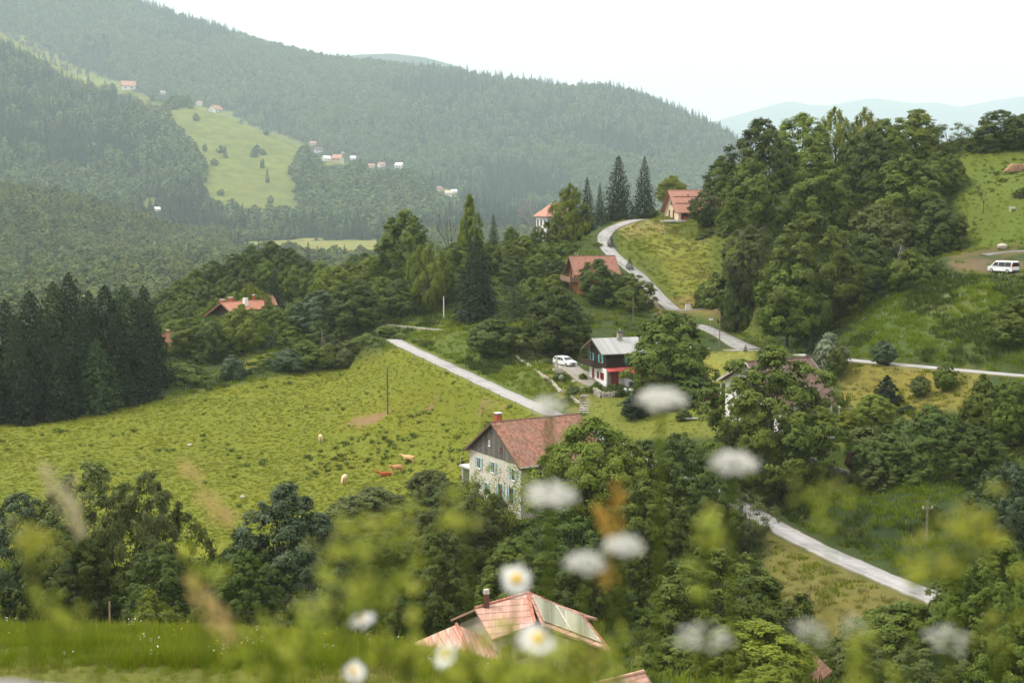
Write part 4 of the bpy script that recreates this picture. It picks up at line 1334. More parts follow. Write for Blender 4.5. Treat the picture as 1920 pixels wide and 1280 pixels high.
def plant_forest():
    LM['far_a'] = leaf_mat('far_leaves', (0.042, 0.076, 0.030), (0.120, 0.175, 0.062), 0.1, 0.1, hue=.05)  # far_a to far_d: bluish haze is partly put into the leaf colours
    LM['far_b'] = leaf_mat('far_leaves_light', (0.068, 0.106, 0.036), (0.165, 0.215, 0.075), 0.1, 0.1, hue=.05)
    LM['far_c'] = leaf_mat('far_needles', (0.018, 0.038, 0.026), (0.055, 0.090, 0.052), 0.05, 0.1)
    LM['far_d'] = leaf_mat('far_needles_green', (0.028, 0.056, 0.034), (0.080, 0.120, 0.062), 0.05, 0.1)
    LM['far_e'] = leaf_mat('hill_leaves', (0.065, 0.090, 0.020), (0.180, 0.205, 0.050), 0.15, 0.1, hue=.05)
    LM['far_f'] = leaf_mat('hill_leaves_dark', (0.045, 0.068, 0.018), (0.115, 0.145, 0.036), 0.15, 0.1, hue=.05)
    rng = np.random.default_rng(5)
    # candidate spots over the hills, looser with distance
    spots = []
    for (d0, d1, step) in ((505, 1040 * FK, 7.0 * FK), (1040 * FK, 1780 * FK, 8.6 * FK), (1780 * FK, 3110 * FK, 10.4 * FK)):
        for y in np.arange(d0, d1, step):
            xs = np.arange(-0.47 * y, 0.47 * y, step)
            spots.append(np.stack([xs + rng.uniform(-.5, .5, len(xs)) * step, y + rng.uniform(-.5, .5, len(xs)) * step], 1))
    sp = np.concatenate(spots)
    z = far(sp[:, 0], sp[:, 1])
    px, py = proj(sp[:, 0], sp[:, 1], z)
    keep = ~field_mask(px + 14 * fbm(sp[:, 0] / 22 / FK, sp[:, 1] / 22 / FK, 3, 3), py + 6 * fbm(sp[:, 0] / 22 / FK, sp[:, 1] / 22 / FK, 3, 4)) | (sp[:, 1] > 2330 * FK)
    # scattered trees are left standing in the fields
    keep |= (rng.random(len(sp)) < np.where(in_poly(px, py, [(395,285),(490,278),(500,300),(440,312),(395,300)]), .16, .02)) & (py < 440) & (px > 200)
    # leave out slopes facing away behind the ridges: running horizon per bearing
    nb = 1050
    bi = ((sp[:, 0] / sp[:, 1] + 0.49) / 0.98 * nb).astype(int).clip(0, nb - 1)
    Ds = np.linspace(505, 3110 * FK, 640); ub = (np.arange(nb) + .5) / nb * 0.98 - 0.49
    A = np.empty((len(Ds), nb))
    for i, D in enumerate(Ds): A[i] = far(ub * D, np.full(nb, D)) / D
    A = np.maximum.accumulate(A, 0)
    di = np.searchsorted(Ds, sp[:, 1] - 12 * FK).clip(0, len(Ds) - 1)
    vis = (z + 22 * FK) / sp[:, 1] > A[di, bi]
    keep &= vis & (py > -60) & (z > -140)
    sp, z, px, py = sp[keep], z[keep], px[keep], py[keep]
    clear = np.ones(len(sp), bool)
    for hx, hy, hw in FAR_HOUSE_SPOTS:
        clear &= ~((np.abs(px - hx) < hw * .8 + 4) & (py > hy - 3) & (py < hy + hw * .7 + 12))
    sp, z, px, py = sp[clear], z[clear], px[clear], py[clear]
    n = len(sp)
    # stands of conifers and of broadleaves
    stand = fbm(sp[:, 0] / 140 / FK, sp[:, 1] / 200 / FK, 4, 77) + 0.25 * (rng.random(n) - .5)
    con = stand > 0.12
    con |= (py < 330) & (px < 260) & (sp[:, 1] < 2110 * FK) & (rng.random(n) < .55)            # dark stand under the strip
    con |= (py > 430) & (py < 462) & (px > 560) & (rng.random(n) < 0.85)                     # plantation behind the valley field
    con |= (sp[:, 1] > 2000 * FK) & (px > 760) & (rng.random(n) < 0.45)
    hill = sp[:, 1] < 1040 * FK
    con &= ~(hill & (rng.random(n) < 0.93))
    lone = field_mask(px, py)
    idx = np.where(con, 4 + rng.integers(0, 3, n), np.where(hill, 7 + rng.integers(0, 3, n), rng.integers(0, 4, n)))
    h = np.where(con, rng.uniform(9.5, 21, n) * FK, rng.uniform(7.5, 14, n) * FK) * np.where(lone, 0.7, 1)
    h = h * np.where(py > 462, 0.8, 1)
    w = np.where(con, h * rng.uniform(.36, .5, n), rng.uniform(8.2, 14.5, n) * FK * np.where(lone, 0.6, 1)) * np.where(hill, .9, 1)
    pts = np.stack([sp[:, 0], sp[:, 1], z - 0.8], 1)
    scl = np.stack([w, w, h], 1)
    gn_scatter('forest', pts, scl, rng.uniform(0, 6.28, n), idx, far_protos(), 'mixed spruce and beech forest covering the far hills', 'forest')
# ------------------------------------------------------------------ building materials
PLASTER = rough_mat('aged_plaster', (0.56, 0.52, 0.45), 0.08, 0.8, 0.95, 0.1, 0.1, dirt=(0.44, 0.39, 0.32))
WHITEWASH = rough_mat('whitewashed_wall', (0.72, 0.70, 0.67), 0.08, 1.5, 0.9, 0.15, 0.15, dirt=(0.50, 0.46, 0.40))
CREAM = rough_mat('cream_wall', (0.58, 0.47, 0.33), 0.12, 1.2, 0.9, 0.15, 0.1)
OLDWOOD = stripe_mat('weathered_boards', (0.085, 0.075, 0.065), (0.20, 0.18, 0.16), 1, 0.22)
DARKWOOD = stripe_mat('dark_brown_boards', (0.026, 0.014, 0.009), (0.050, 0.028, 0.018), 2, 0.16)
ORANGEWOOD = stripe_mat('orange_boards', (0.36, 0.15, 0.055), (0.50, 0.23, 0.09), 2, 0.18)
BROWNWOOD = stripe_mat('brown_railing_wood', (0.19, 0.11, 0.07), (0.30, 0.19, 0.12), 1, 0.14)
BEAM = rough_mat('beam_wood', (0.13, 0.085, 0.06), 0.35, 3, 0.85, 0.2, 0.3)
REDWOOD = rough_mat('red_painted_wood', (0.26, 0.035, 0.02), 0.25, 4, 0.7, 0.25, 0.2)
TURQ = rough_mat('turquoise_shutter_paint', (0.10, 0.36, 0.33), 0.22, 5, 0.7, 0.25, 0.2)
PALETURQ = rough_mat('faded_blue_shutter_paint', (0.27, 0.42, 0.43), 0.3, 5, 0.8, 0.2, 0.2)
FRAMEW = rough_mat('white_window_frame', (0.72, 0.70, 0.66), 0.08, 5, 0.7, 0.2, 0)
BROWNF = rough_mat('brown_window_frame', (0.20, 0.085, 0.045), 0.2, 5, 0.7, 0.2, 0)
GLASS = glass_mat('window_glass')
TILE_OLD = tile_mat('old_clay_tiles', (0.17, 0.075, 0.05), (0.34, 0.165, 0.11), (0.20, 0.135, 0.095), 0.21)
TILE_PINK = tile_mat('pink_clay_tiles', (0.40, 0.19, 0.14), (0.50, 0.255, 0.19), (0.40, 0.22, 0.165), 0.22)
TILE_RUST = tile_mat('rust_clay_tiles', (0.24, 0.11, 0.075), (0.35, 0.17, 0.12), (0.25, 0.15, 0.11), 0.22)
TILE_ORANGE = tile_mat('orange_clay_tiles', (0.34, 0.13, 0.08), (0.45, 0.20, 0.13), (0.32, 0.17, 0.12), 0.22)
TILE_BROWN = tile_mat('brown_clay_tiles', (0.10, 0.06, 0.045), (0.18, 0.115, 0.09), (0.14, 0.105, 0.085), 0.26)
TILE_NEAR = tile_mat('salmon_clay_tiles', (0.38, 0.20, 0.145), (0.52, 0.31, 0.235), (0.37, 0.245, 0.19), 0.19)
SHEET = stripe_mat('grey_metal_sheet', (0.25, 0.245, 0.235), (0.33, 0.325, 0.31), 0, 0.42, rough=0.5, sharp=0.06, bmp=0.3, gap=0.8)
REDSHEET = stripe_mat('red_metal_sheet', (0.52, 0.09, 0.075), (0.62, 0.13, 0.11), 0, 0.3, rough=0.5, sharp=0.08, bmp=0.4, gap=0.75)
BRICK = rough_mat('red_brick', (0.36, 0.10, 0.055), 0.3, 6, 0.9, 0.15, 0.4)
STONE = rough_mat('field_stone', (0.31, 0.285, 0.24), 0.45, 2.2, 0.95, 0.15, 0.8, dirt=(0.12, 0.12, 0.07))
PALESTONE = rough_mat('pale_stone', (0.42, 0.37, 0.32), 0.3, 2.0, 0.95, 0.15, 0.6)
CONCRETE = rough_mat('pale_concrete', (0.46, 0.44, 0.41), 0.15, 2, 0.9, 0.2, 0.2)
POLEWOOD = rough_mat('grey_pole_wood', (0.17, 0.145, 0.12), 0.35, 5, 0.9, 0.15, 0.3)
METAL = rough_mat('galvanised_metal', (0.42, 0.43, 0.44), 0.15, 6, 0.45, 0.5, 0.05, metal=0.6)
DARKMETAL = rough_mat('dark_metal', (0.06, 0.06, 0.065), 0.2, 6, 0.5, 0.4, 0)
WHITEPAINT = rough_mat('white_paint', (0.74, 0.73, 0.71), 0.06, 4, 0.55, 0.3, 0)
SOLAR = stripe_mat('glazed_panel', (0.20, 0.20, 0.14), (0.27, 0.265, 0.185), 0, 1.1, rough=0.5, sharp=0.05, bmp=0.1, gap=2.2)


class House:
    """gabled house. Local frame: x along the ridge away from the gable one sees, y from the near long wall to the far one"""
    def __init__(s, name, label, P, yaw, L, W, he, hr, cat='house', he_far=None, yr=None, oe=0.5, og=0.6, deep=2.0, group=None):
        s.root = empty(name, P, yaw, label, cat, group)
        s.L, s.W, s.he, s.hr, s.hf = L, W, he, hr, (he if he_far is None else he_far)
        s.yr = W / 2 if yr is None else yr
        s.oe, s.og, s.deep = oe, og, deep

    def zroof(s, y):
        return s.hr - (s.hr - s.he) * (s.yr - y) / s.yr if y <= s.yr else s.hr - (s.hr - s.hf) * (y - s.yr) / (s.W - s.yr)

    def body(s, mat, name='wall', h0=None, h1=None, out=0.0, xs=None):
        z0 = -s.deep if h0 is None else h0
        x0, x1 = xs or (0, s.L)
        if h1 is not None:
            return MB().box(x0 - out, -out, z0, x1 + out, s.W + out, h1).build(name, mat, s.root)
        y0, y1 = -out, s.W + out
        e = 0.03
        prof = [(y0, z0), (y1, z0), (y1, s.zroof(y1) - e), (s.yr, s.hr - e), (y0, s.zroof(y0) - e)]
        return MB().hull([(x0 - out, y, z) for y, z in prof], [(x1 + out, y, z) for y, z in prof]).build(name, mat, s.root)

    def roof(s, mat, barge=None, th=0.2, ridge=True, x=None, ogb=None):
        m = MB()
        x0, x1 = x or (-s.og, s.L + (s.og if ogb is None else ogb))
        for ya, yb in ((-s.oe, s.yr), (s.yr, s.W + s.oe)):
            za, zb = s.zroof(ya), s.zroof(yb)
            nx = 8
            m.hull([(x0, ya, za), (x1, ya, za), (x1, yb, zb), (x0, yb, zb)], [(x0, ya, za + th), (x1, ya, za + th), (x1, yb, zb + th), (x0, yb, zb + th)])
        s.th = th
        r = m.build('roof', mat, s.root)
        if ridge:
            MB().tube([(x0, s.yr, s.hr + th), (x1, s.yr, s.hr + th)], 0.11, 6).build('ridge_tiles', mat, r)
        if barge:
            b = MB()
            for xx in (x0 - 0.05, x1 + 0.001):
                for ya, yb in ((-s.oe - 0.02, s.yr), (s.yr, s.W + s.oe + 0.02)):
                    za, zb = s.zroof(ya), s.zroof(yb)
                    b.hull([(xx, ya, za - 0.12), (xx + 0.049, ya, za - 0.12), (xx + 0.049, yb, zb - 0.12), (xx, yb, zb - 0.12)],
                           [(xx, ya, za + th + 0.02), (xx + 0.049, ya, za + th + 0.02), (xx + 0.049, yb, zb + th + 0.02), (xx, yb, zb + th + 0.02)])
            b.build('bargeboard', barge, r)
        s.r = r
        return r

    def chimney(s, x, y, w, d, top, mat, cap=None, capmat=None, name='chimney'):
        c = MB().box(x - w / 2, y - d / 2, s.zroof(y) - 0.4, x + w / 2, y + d / 2, top).build(name, mat, s.r)
        if cap:
            MB().box(x - w / 2 - 0.12, y - d / 2 - 0.12, top + 0.14, x + w / 2 + 0.12, y + d / 2 + 0.12, top + 0.24).box(x - w / 2 + .05, y - d / 2 + .05, top, x + w / 2 - .05, y + d / 2 - .05, top + 0.14).build('chimney_cap', capmat or CONCRETE, c)
        return c

    def _bx(s, m, side, a0, a1, b0, b1, c0, c1, off=0):
        if side == 'g': m.box(-off - b1, a0, c0, -off - b0, a1, c1)
        elif side == 'n': m.box(a0, -off - b1, c0, a1, -off - b0, c1)
        return m

    def window(s, side, u, z, w, h, frame=FRAMEW, shut=None, off=0.0, bars=True, name='window', glass=GLASS, sw=0.5):
        m = MB(); t = 0.08
        s._bx(m, side, u - w / 2, u + w / 2, -.05, 0.05, z - h / 2, z - h / 2 + t, off)
        s._bx(m, side, u - w / 2, u + w / 2, -.05, 0.05, z + h / 2 - t, z + h / 2, off)
        s._bx(m, side, u - w / 2, u - w / 2 + t, -.05, 0.05, z - h / 2 + t, z + h / 2 - t, off)
        s._bx(m, side, u + w / 2 - t, u + w / 2, -.05, 0.05, z - h / 2 + t, z + h / 2 - t, off)
        if bars: s._bx(m, side, u - .03, u + .03, -.04, 0.045, z - h / 2 + t, z + h / 2 - t, off)
        s._bx(m, side, u - w / 2 - .06, u + w / 2 + .06, -.05, 0.13, z - h / 2 - .07, z - h / 2 - 0.001, off)
        f = m.build(name, frame, s.root)
        s._bx(MB(), side, u - w / 2 + t, u + w / 2 - t, -.05, 0.02, z - h / 2 + t, z + h / 2 - t, off).build('pane', glass, f)
        if shut is not None:
            for q in (-1, 1):
                c = u + q * (w / 2 + sw / 2 + .02)
                s._bx(MB(), side, c - sw / 2, c + sw / 2, 0.01, 0.07, z - h / 2, z + h / 2, off).build('shutter', shut, f)
        return f

    def door(s, side, u, z, w, h, mat, off=0.0, name='door'):
        d = s._bx(MB(), side, u - w / 2, u + w / 2, -.04, 0.05, z, z + h, off).build(name, mat, s.root)
        s._bx(MB(), side, u + w / 2 - .18, u + w / 2 - .08, 0.05, 0.1, z + h * .48, z + h * .54, off).build('handle', DARKMETAL, d)
        return d


def build_farmhouse():
    P = at(978, 951, 170)
    h = House('farmhouse', 'old farmhouse with a red tiled roof, grey wooden gable and pale plaster wall', P, R(30), 12.0, 13.4, 5.1, 9.4, oe=.55, og=.55, deep=3)
    h.body(PLASTER, h1=5.1)
    # upper storey under the roof: weathered boarding
    e = .03
    prof = [(-.03, 5.1), (13.43, 5.1), (h.yr, h.hr - e)]
    MB().hull([(-.06, y, z) for y, z in prof], [(12.06, y, z) for y, z in prof]).build('gable_boarding', OLDWOOD, h.root)
    h.roof(TILE_OLD, barge=BEAM)
    h.chimney(0.9, 7.4, .75, .75, 10.35, BRICK, True)
    for u, z in ((10.8, 3.7), (2.0, 3.7)): h.window('g', u, z, .95, 1.45, FRAMEW, PALETURQ, sw=.48)
    h.window('g', 7.1, 3.75, .95, 1.4, FRAMEW, PALETURQ, sw=.48)
    for u in (5.2, 2.4): h.window('g', u, 1.0, 1.0, 1.9, BROWNF, PALETURQ, sw=.55)
    h.window('g', 8.9, .9, .9, 1.2, FRAMEW, PALETURQ, sw=.45)
    h.window('g', 7.9, 6.7, .32, .7, FRAMEW, None, off=.06, bars=False, name='attic_window')
    h.window('g', 5.0, 6.4, .4, .5, BROWNF, None, off=.06, name='attic_window')
    for u in (2.5, 5.5, 9.0): h.window('n', u, 3.5, .95, 1.4, FRAMEW, PALETURQ, sw=.48)
    for u in (3.5, 8.0): h.window('n', u, 1.0, .95, 1.4, FRAMEW, PALETURQ, sw=.48)
    MB().tube([(-.5, -.62, 5.0), (12.5, -.62, 5.0)], .07, 6).build('gutter', METAL, h.root)
    MB().tube([(-.12, -.1, 5.0), (-.12, -.1, -1.2)], .05, 6).build('downpipe', METAL, h.root)
    st = MB()
    for k in range(5): st.box(-2.9 + .3 * k, 3.6, -1.6, -2.6 + .3 * k + .02, 5.4, -1.3 + .26 * k)
    st.build('stair', BEAM, h.root)
    t = empty('terrace', h.root.matrix_basis @ Vector((1.0, 13.6, 1.9)), R(30), 'concrete terrace slab with thin posts behind the farmhouse', 'terrace')
    MB().box(0, 0, 0, 2.2, 4.6, .22).build('slab', CONCRETE, t)
    for y in (.4, 4.3): MB().tube([(.1, y, .2), (.1, y, 1.35)], .03, 5).build('post', METAL, t)
    MB().box(.3, .2, -3, 1.9, .6, 0).box(.3, 4.0, -3, 1.9, 4.4, 0).build('pier', CONCRETE, t)


def build_chalet():
    P = at(1137, 722, 222)
    h = House('chalet', 'dark brown chalet with a grey metal roof, white ground floor and red lean-to', P, R(18), 8.2, 7.4, 5.25, 6.95, oe=.8, og=1.15, deep=1.5)
    h.body(WHITEWASH, h1=2.6)
    h.body(DARKWOOD, 'upper_storey', h0=2.6, out=.05)
    h.roof(SHEET, barge=BEAM, th=.14, ridge=False)
    c = h.chimney(3.4, 3.0, .7, .7, 7.9, STONE, True, DARKMETAL)
    MB().tube([(3.4, 3.0, 8.14), (3.4, 3.0, 8.5)], [.12, .2], 8).build('cowl', METAL, c)
    h.window('g', 6.2, 3.95, .9, 1.25, BROWNF, TURQ, off=.05)
    h.window('g', 2.3, 3.95, 1.0, 1.25, BROWNF, TURQ, off=.05)
    h.window('n', 4.1, 4.0, 1.0, 1.15, BROWNF, TURQ, off=.05)
    h.window('n', 6.6, 4.0, 1.0, 1.15, BROWNF, TURQ, off=.05)
    h.door('g', 5.7, 0.0, .9, 2.05, REDWOOD)
    h.window('g', 3.6, 1.25, .7, 1.0, REDWOOD, None); h.window('g', 1.8, 1.25, .7, 1.0, REDWOOD, REDWOOD, sw=.35)
    # balcony along the gable
    b = MB().box(-1.25, 1.9, 2.55, -.06, 8.2, 2.7).build('balcony', DARKWOOD, h.root)
    r = MB().box(-1.27, 2.6, 2.7, -1.2, 8.2, 3.65).box(-1.2, 8.13, 2.7, 0, 8.2, 3.65).build('railing', DARKWOOD, b)
    for y in (4.4, 8.1): MB().box(-1.25, y - .07, 3.65, -1.11, y + .07, h.zroof(min(y, 7.4)) - .02).build('post', BEAM, b)
    MB().box(-1.3, 3.4, 2.3, .0, 3.6, 2.5).box(-1.3, 7.6, 2.3, .0, 7.8, 2.5).build('bracket', CONCRETE, b)
    # red lean-to along the near wall
    lt = MB().hull([(-.15, -1.0, 2.22), (2.4, -1.0, 2.22), (2.4, -.06, 2.62), (-.15, -.06, 2.62)], [(-.15, -1.0, 2.30), (2.4, -1.0, 2.30), (2.4, -.06, 2.70), (-.15, -.06, 2.70)])
    lt.hull([(2.0, -2.0, 1.83), (8.3, -2.0, 1.83), (8.3, -.06, 2.66), (2.0, -.06, 2.66)], [(2.0, -2.0, 1.93), (8.3, -2.0, 1.93), (8.3, -.06, 2.76), (2.0, -.06, 2.76)])
    lt.build('lean_to_roof', REDSHEET, h.root)
    MB().hull([(3.0, -1.7, -1.5), (8.0, -1.7, -1.5), (8.0, -.01, -1.5), (3.0, -.01, -1.5)], [(3.0, -1.7, 1.94), (8.0, -1.7, 1.94), (8.0, -.01, 2.6), (3.0, -.01, 2.6)]).build('lean_to_wall', WHITEWASH, h.root)
    h.window('n', 4.75, 1.1, 1.15, 1.25, REDWOOD, REDWOOD, off=1.7, sw=.6)
    MB().box(.5, -.12, -.1, 2.0, -.01, 2.1).build('barn_door', REDWOOD, h.root)
    MB().tube([(2.45, -1.75, 0), (2.45, -1.75, 1.9)], .05, 6).build('post', FRAMEW, h.root)
    pl = MB()
    for k in range(3): pl.hull([(-.2 + .22 * k, -.9, 0), (-.02 + .22 * k, -.9, 0), (-.02 + .22 * k, -.85, 0), (-.2 + .22 * k, -.85, 0)], [(.25 + .2 * k, -.12, 2.0), (.4 + .2 * k, -.12, 2.0), (.4 + .2 * k, -.07, 2.0), (.25 + .2 * k, -.07, 2.0)])
    o = pl.build('leaning_boards', POLEWOOD); o.matrix_world = h.root.matrix_basis.copy(); tag(o, 'grey boards leaning beside the red barn door of the chalet', 'boards')
    M = h.root.matrix_basis
    # things standing around it
    g = M @ Vector((2.5, -2.6, 0))
    t = empty('heat_pump', (g.x, g.y, g.z - .2), R(18), 'grey box-shaped heat pump by the chalet lean-to', 'heat pump')
    MB().box(0, -.45, 0, 1.0, 0, 1.15).build('casing', METAL, t, bevel=.04); MB().tube([(.5, -.46, .6), (.5, -.5, .6)], .36, 14).build('fan_grille', DARKMETAL, t)
    for px, lb in ((1172, 'pale green water barrel below the chalet terrace wall'), (1184, 'paler water barrel next to the green one')):
        p = hit(px, 741, 150)
        t = empty('water_barrel', p, 0, lb, 'barrel')
        MB().tube([(0, 0, 0), (0, 0, .12), (0, 0, .9), (0, 0, 1.0), (0, 0, 1.01)], [.38, .42, .42, .38, .1], 12).build('tank', rough_mat('pale_plastic', (0.50, 0.60, 0.56), 0.06, 4, 0.5, 0.3, 0), t, True)
        MB().tube([(0, 0, 1.0), (0, 0, 1.06)], .36, 12).build('lid', WHITEPAINT, t)
    # dry stone retaining wall and plants on it
    def wall_run(pts, hgt, th, label, mat=STONE, name='stone_wall'):
        pts = [hit(*p, 150) for p in pts]
        m = MB(); rr = random.Random(3)
        for a, b in zip(pts[:-1], pts[1:]):
            d = (b - a); n = max(1, int(d.length / .38)); s = Vector((d.y, -d.x, 0)).normalized()
            for k in range(n):
                for lv in range(max(1, int(hgt / .3))):
                    c = a.lerp(b, (k + .5 + rr.uniform(-.2, .2)) / n) + Vector((0, 0, .3 * lv - .08 + rr.uniform(-.03, .03)))
                    w, q, zz = rr.uniform(.32, .5) / 2, th / 2 * rr.uniform(.8, 1.15), rr.uniform(.27, .36)
                    t_ = d.normalized()
                    bot = [c + t_ * (-w) + s * (-q), c + t_ * w + s * (-q), c + t_ * w + s * q, c + t_ * (-w) + s * q]
                    top = [c + t_ * (-w * .8) + s * (-q * .8) + Vector((0, 0, zz)), c + t_ * w * .8 + s * (-q * .8) + Vector((0, 0, zz)), c + t_ * w * .8 + s * q * .8 + Vector((0, 0, zz)), c + t_ * (-w * .8) + s * q * .8 + Vector((0, 0, zz))]
                    m.hull(bot, top)
        o = m.build(name, mat); tag(o, label, 'wall'); return o
    wall_run([(1114, 736), (1128, 745), (1150, 744), (1172, 736)], 1.1, .6, 'dry stone wall holding the terrace of the dark chalet')
    wall_run([(968, 668), (990, 684), (1012, 700), (1035, 716), (1052, 735)], .5, .6, 'long low stone wall beside the driveway bank', PALESTONE)
    wall_run([(1070, 742), (1086, 757), (1094, 768)], .5, .5, 'short stone wall beside the garden steps')
    wall_run([(1500, 862), (1530, 873), (1560, 886), (1590, 895)], 1.0, .5, 'old stone wall under the purple-leaved tree')
    # garden steps
    m = MB()
    a = hit(1098, 728, 150); b = hit(1094, 775, 150); n = 9
    t_ = (b - a); t_.z = 0; t_.normalize(); s = Vector((t_.y, -t_.x, 0))
    for k in range(n):
        c = a.lerp(b, k / (n - 1)); c.z = gz(c.x, c.y) + .06
        m.hull([c - s * .75 - t_ * .35 - Vector((0, 0, .3)), c + s * .75 - t_ * .35 - Vector((0, 0, .3)), c + s * .75 + t_ * .35 - Vector((0, 0, .3)), c - s * .75 + t_ * .35 - Vector((0, 0, .3))],
               [c - s * .75 - t_ * .35 + Vector((0, 0, .12)), c + s * .75 - t_ * .35 + Vector((0, 0, .12)), c + s * .75 + t_ * .35 + Vector((0, 0, .12)), c - s * .75 + t_ * .35 + Vector((0, 0, .12))])
    tag(m.build('garden_steps', STONE), 'stone garden steps climbing the lawn to the chalet', 'steps')
    # ivy and terrace plants
    for px, py, d, w, mt, lb in ((1093, 700, 227, 16, 'mid', 'green climber on the chalet entrance wall'), (1118, 716, 220, 18, 'mid', 'terrace shrub at the chalet corner'),
                                 (1140, 726, 217, 26, 'mid', 'terrace plants in front of the leaning boards'), (1162, 724, 216, 24, 'dark', 'terrace plants in front of the heat pump'), (1185, 724, 216, 24, 'mid', 'terrace plants under the red shutters')):
        tree(px, py, d, w, 'bush.%d' % (px % 6), mt, lb, 'plant', name='shrub')
    for px, py, w, lb in ((1000, 668, 26, 'dry brushwood bush below the round tree'), (1025, 672, 28, 'pale bush on the driveway bank'), (1052, 700, 34, 'bush beside the drive above the stone wall'), (1075, 724, 30, 'bush between the drive and the garden steps'), (1062, 745, 24, 'bush at the foot of the driveway bank')):
        p = hit(px, py + 10, 150)
        tree(px, py, p.y, w, 'bush.%d' % (px % 6), 'olive', lb, 'bush')
    p = hit(1053, 718, 150)
    m = MB().tube([p + Vector((0, 0, .35)), p + Vector((0, 0, .7)), p + Vector((0, 0, 1.1)), p + Vector((0, 0, 1.4))], [.25, .5, .45, .12], 10)
    tag(m.build('hydrangea', LM['silver'], smooth=True), 'round white flowering bush beside the drive', 'plant')
    p = hit(1046, 698, 150)
    t = empty('stone_trough', p, .3, 'pale stone trough fountain beside the drive', 'trough')
    MB().box(-.8, -.4, -.2, .8, -.28, .6).box(-.8, .28, -.2, .8, .4, .6).box(-.8, -.28, -.2, -.68, .28, .6).box(.68, -.28, -.2, .8, .28, .6).box(-.68, -.28, -.2, .68, .28, .35).build('basin', PALESTONE, t)
    MB().tube([(0, .6, -.2), (0, .6, 2.6)], [.22, .16], 7).build('pillar', PALESTONE, t)


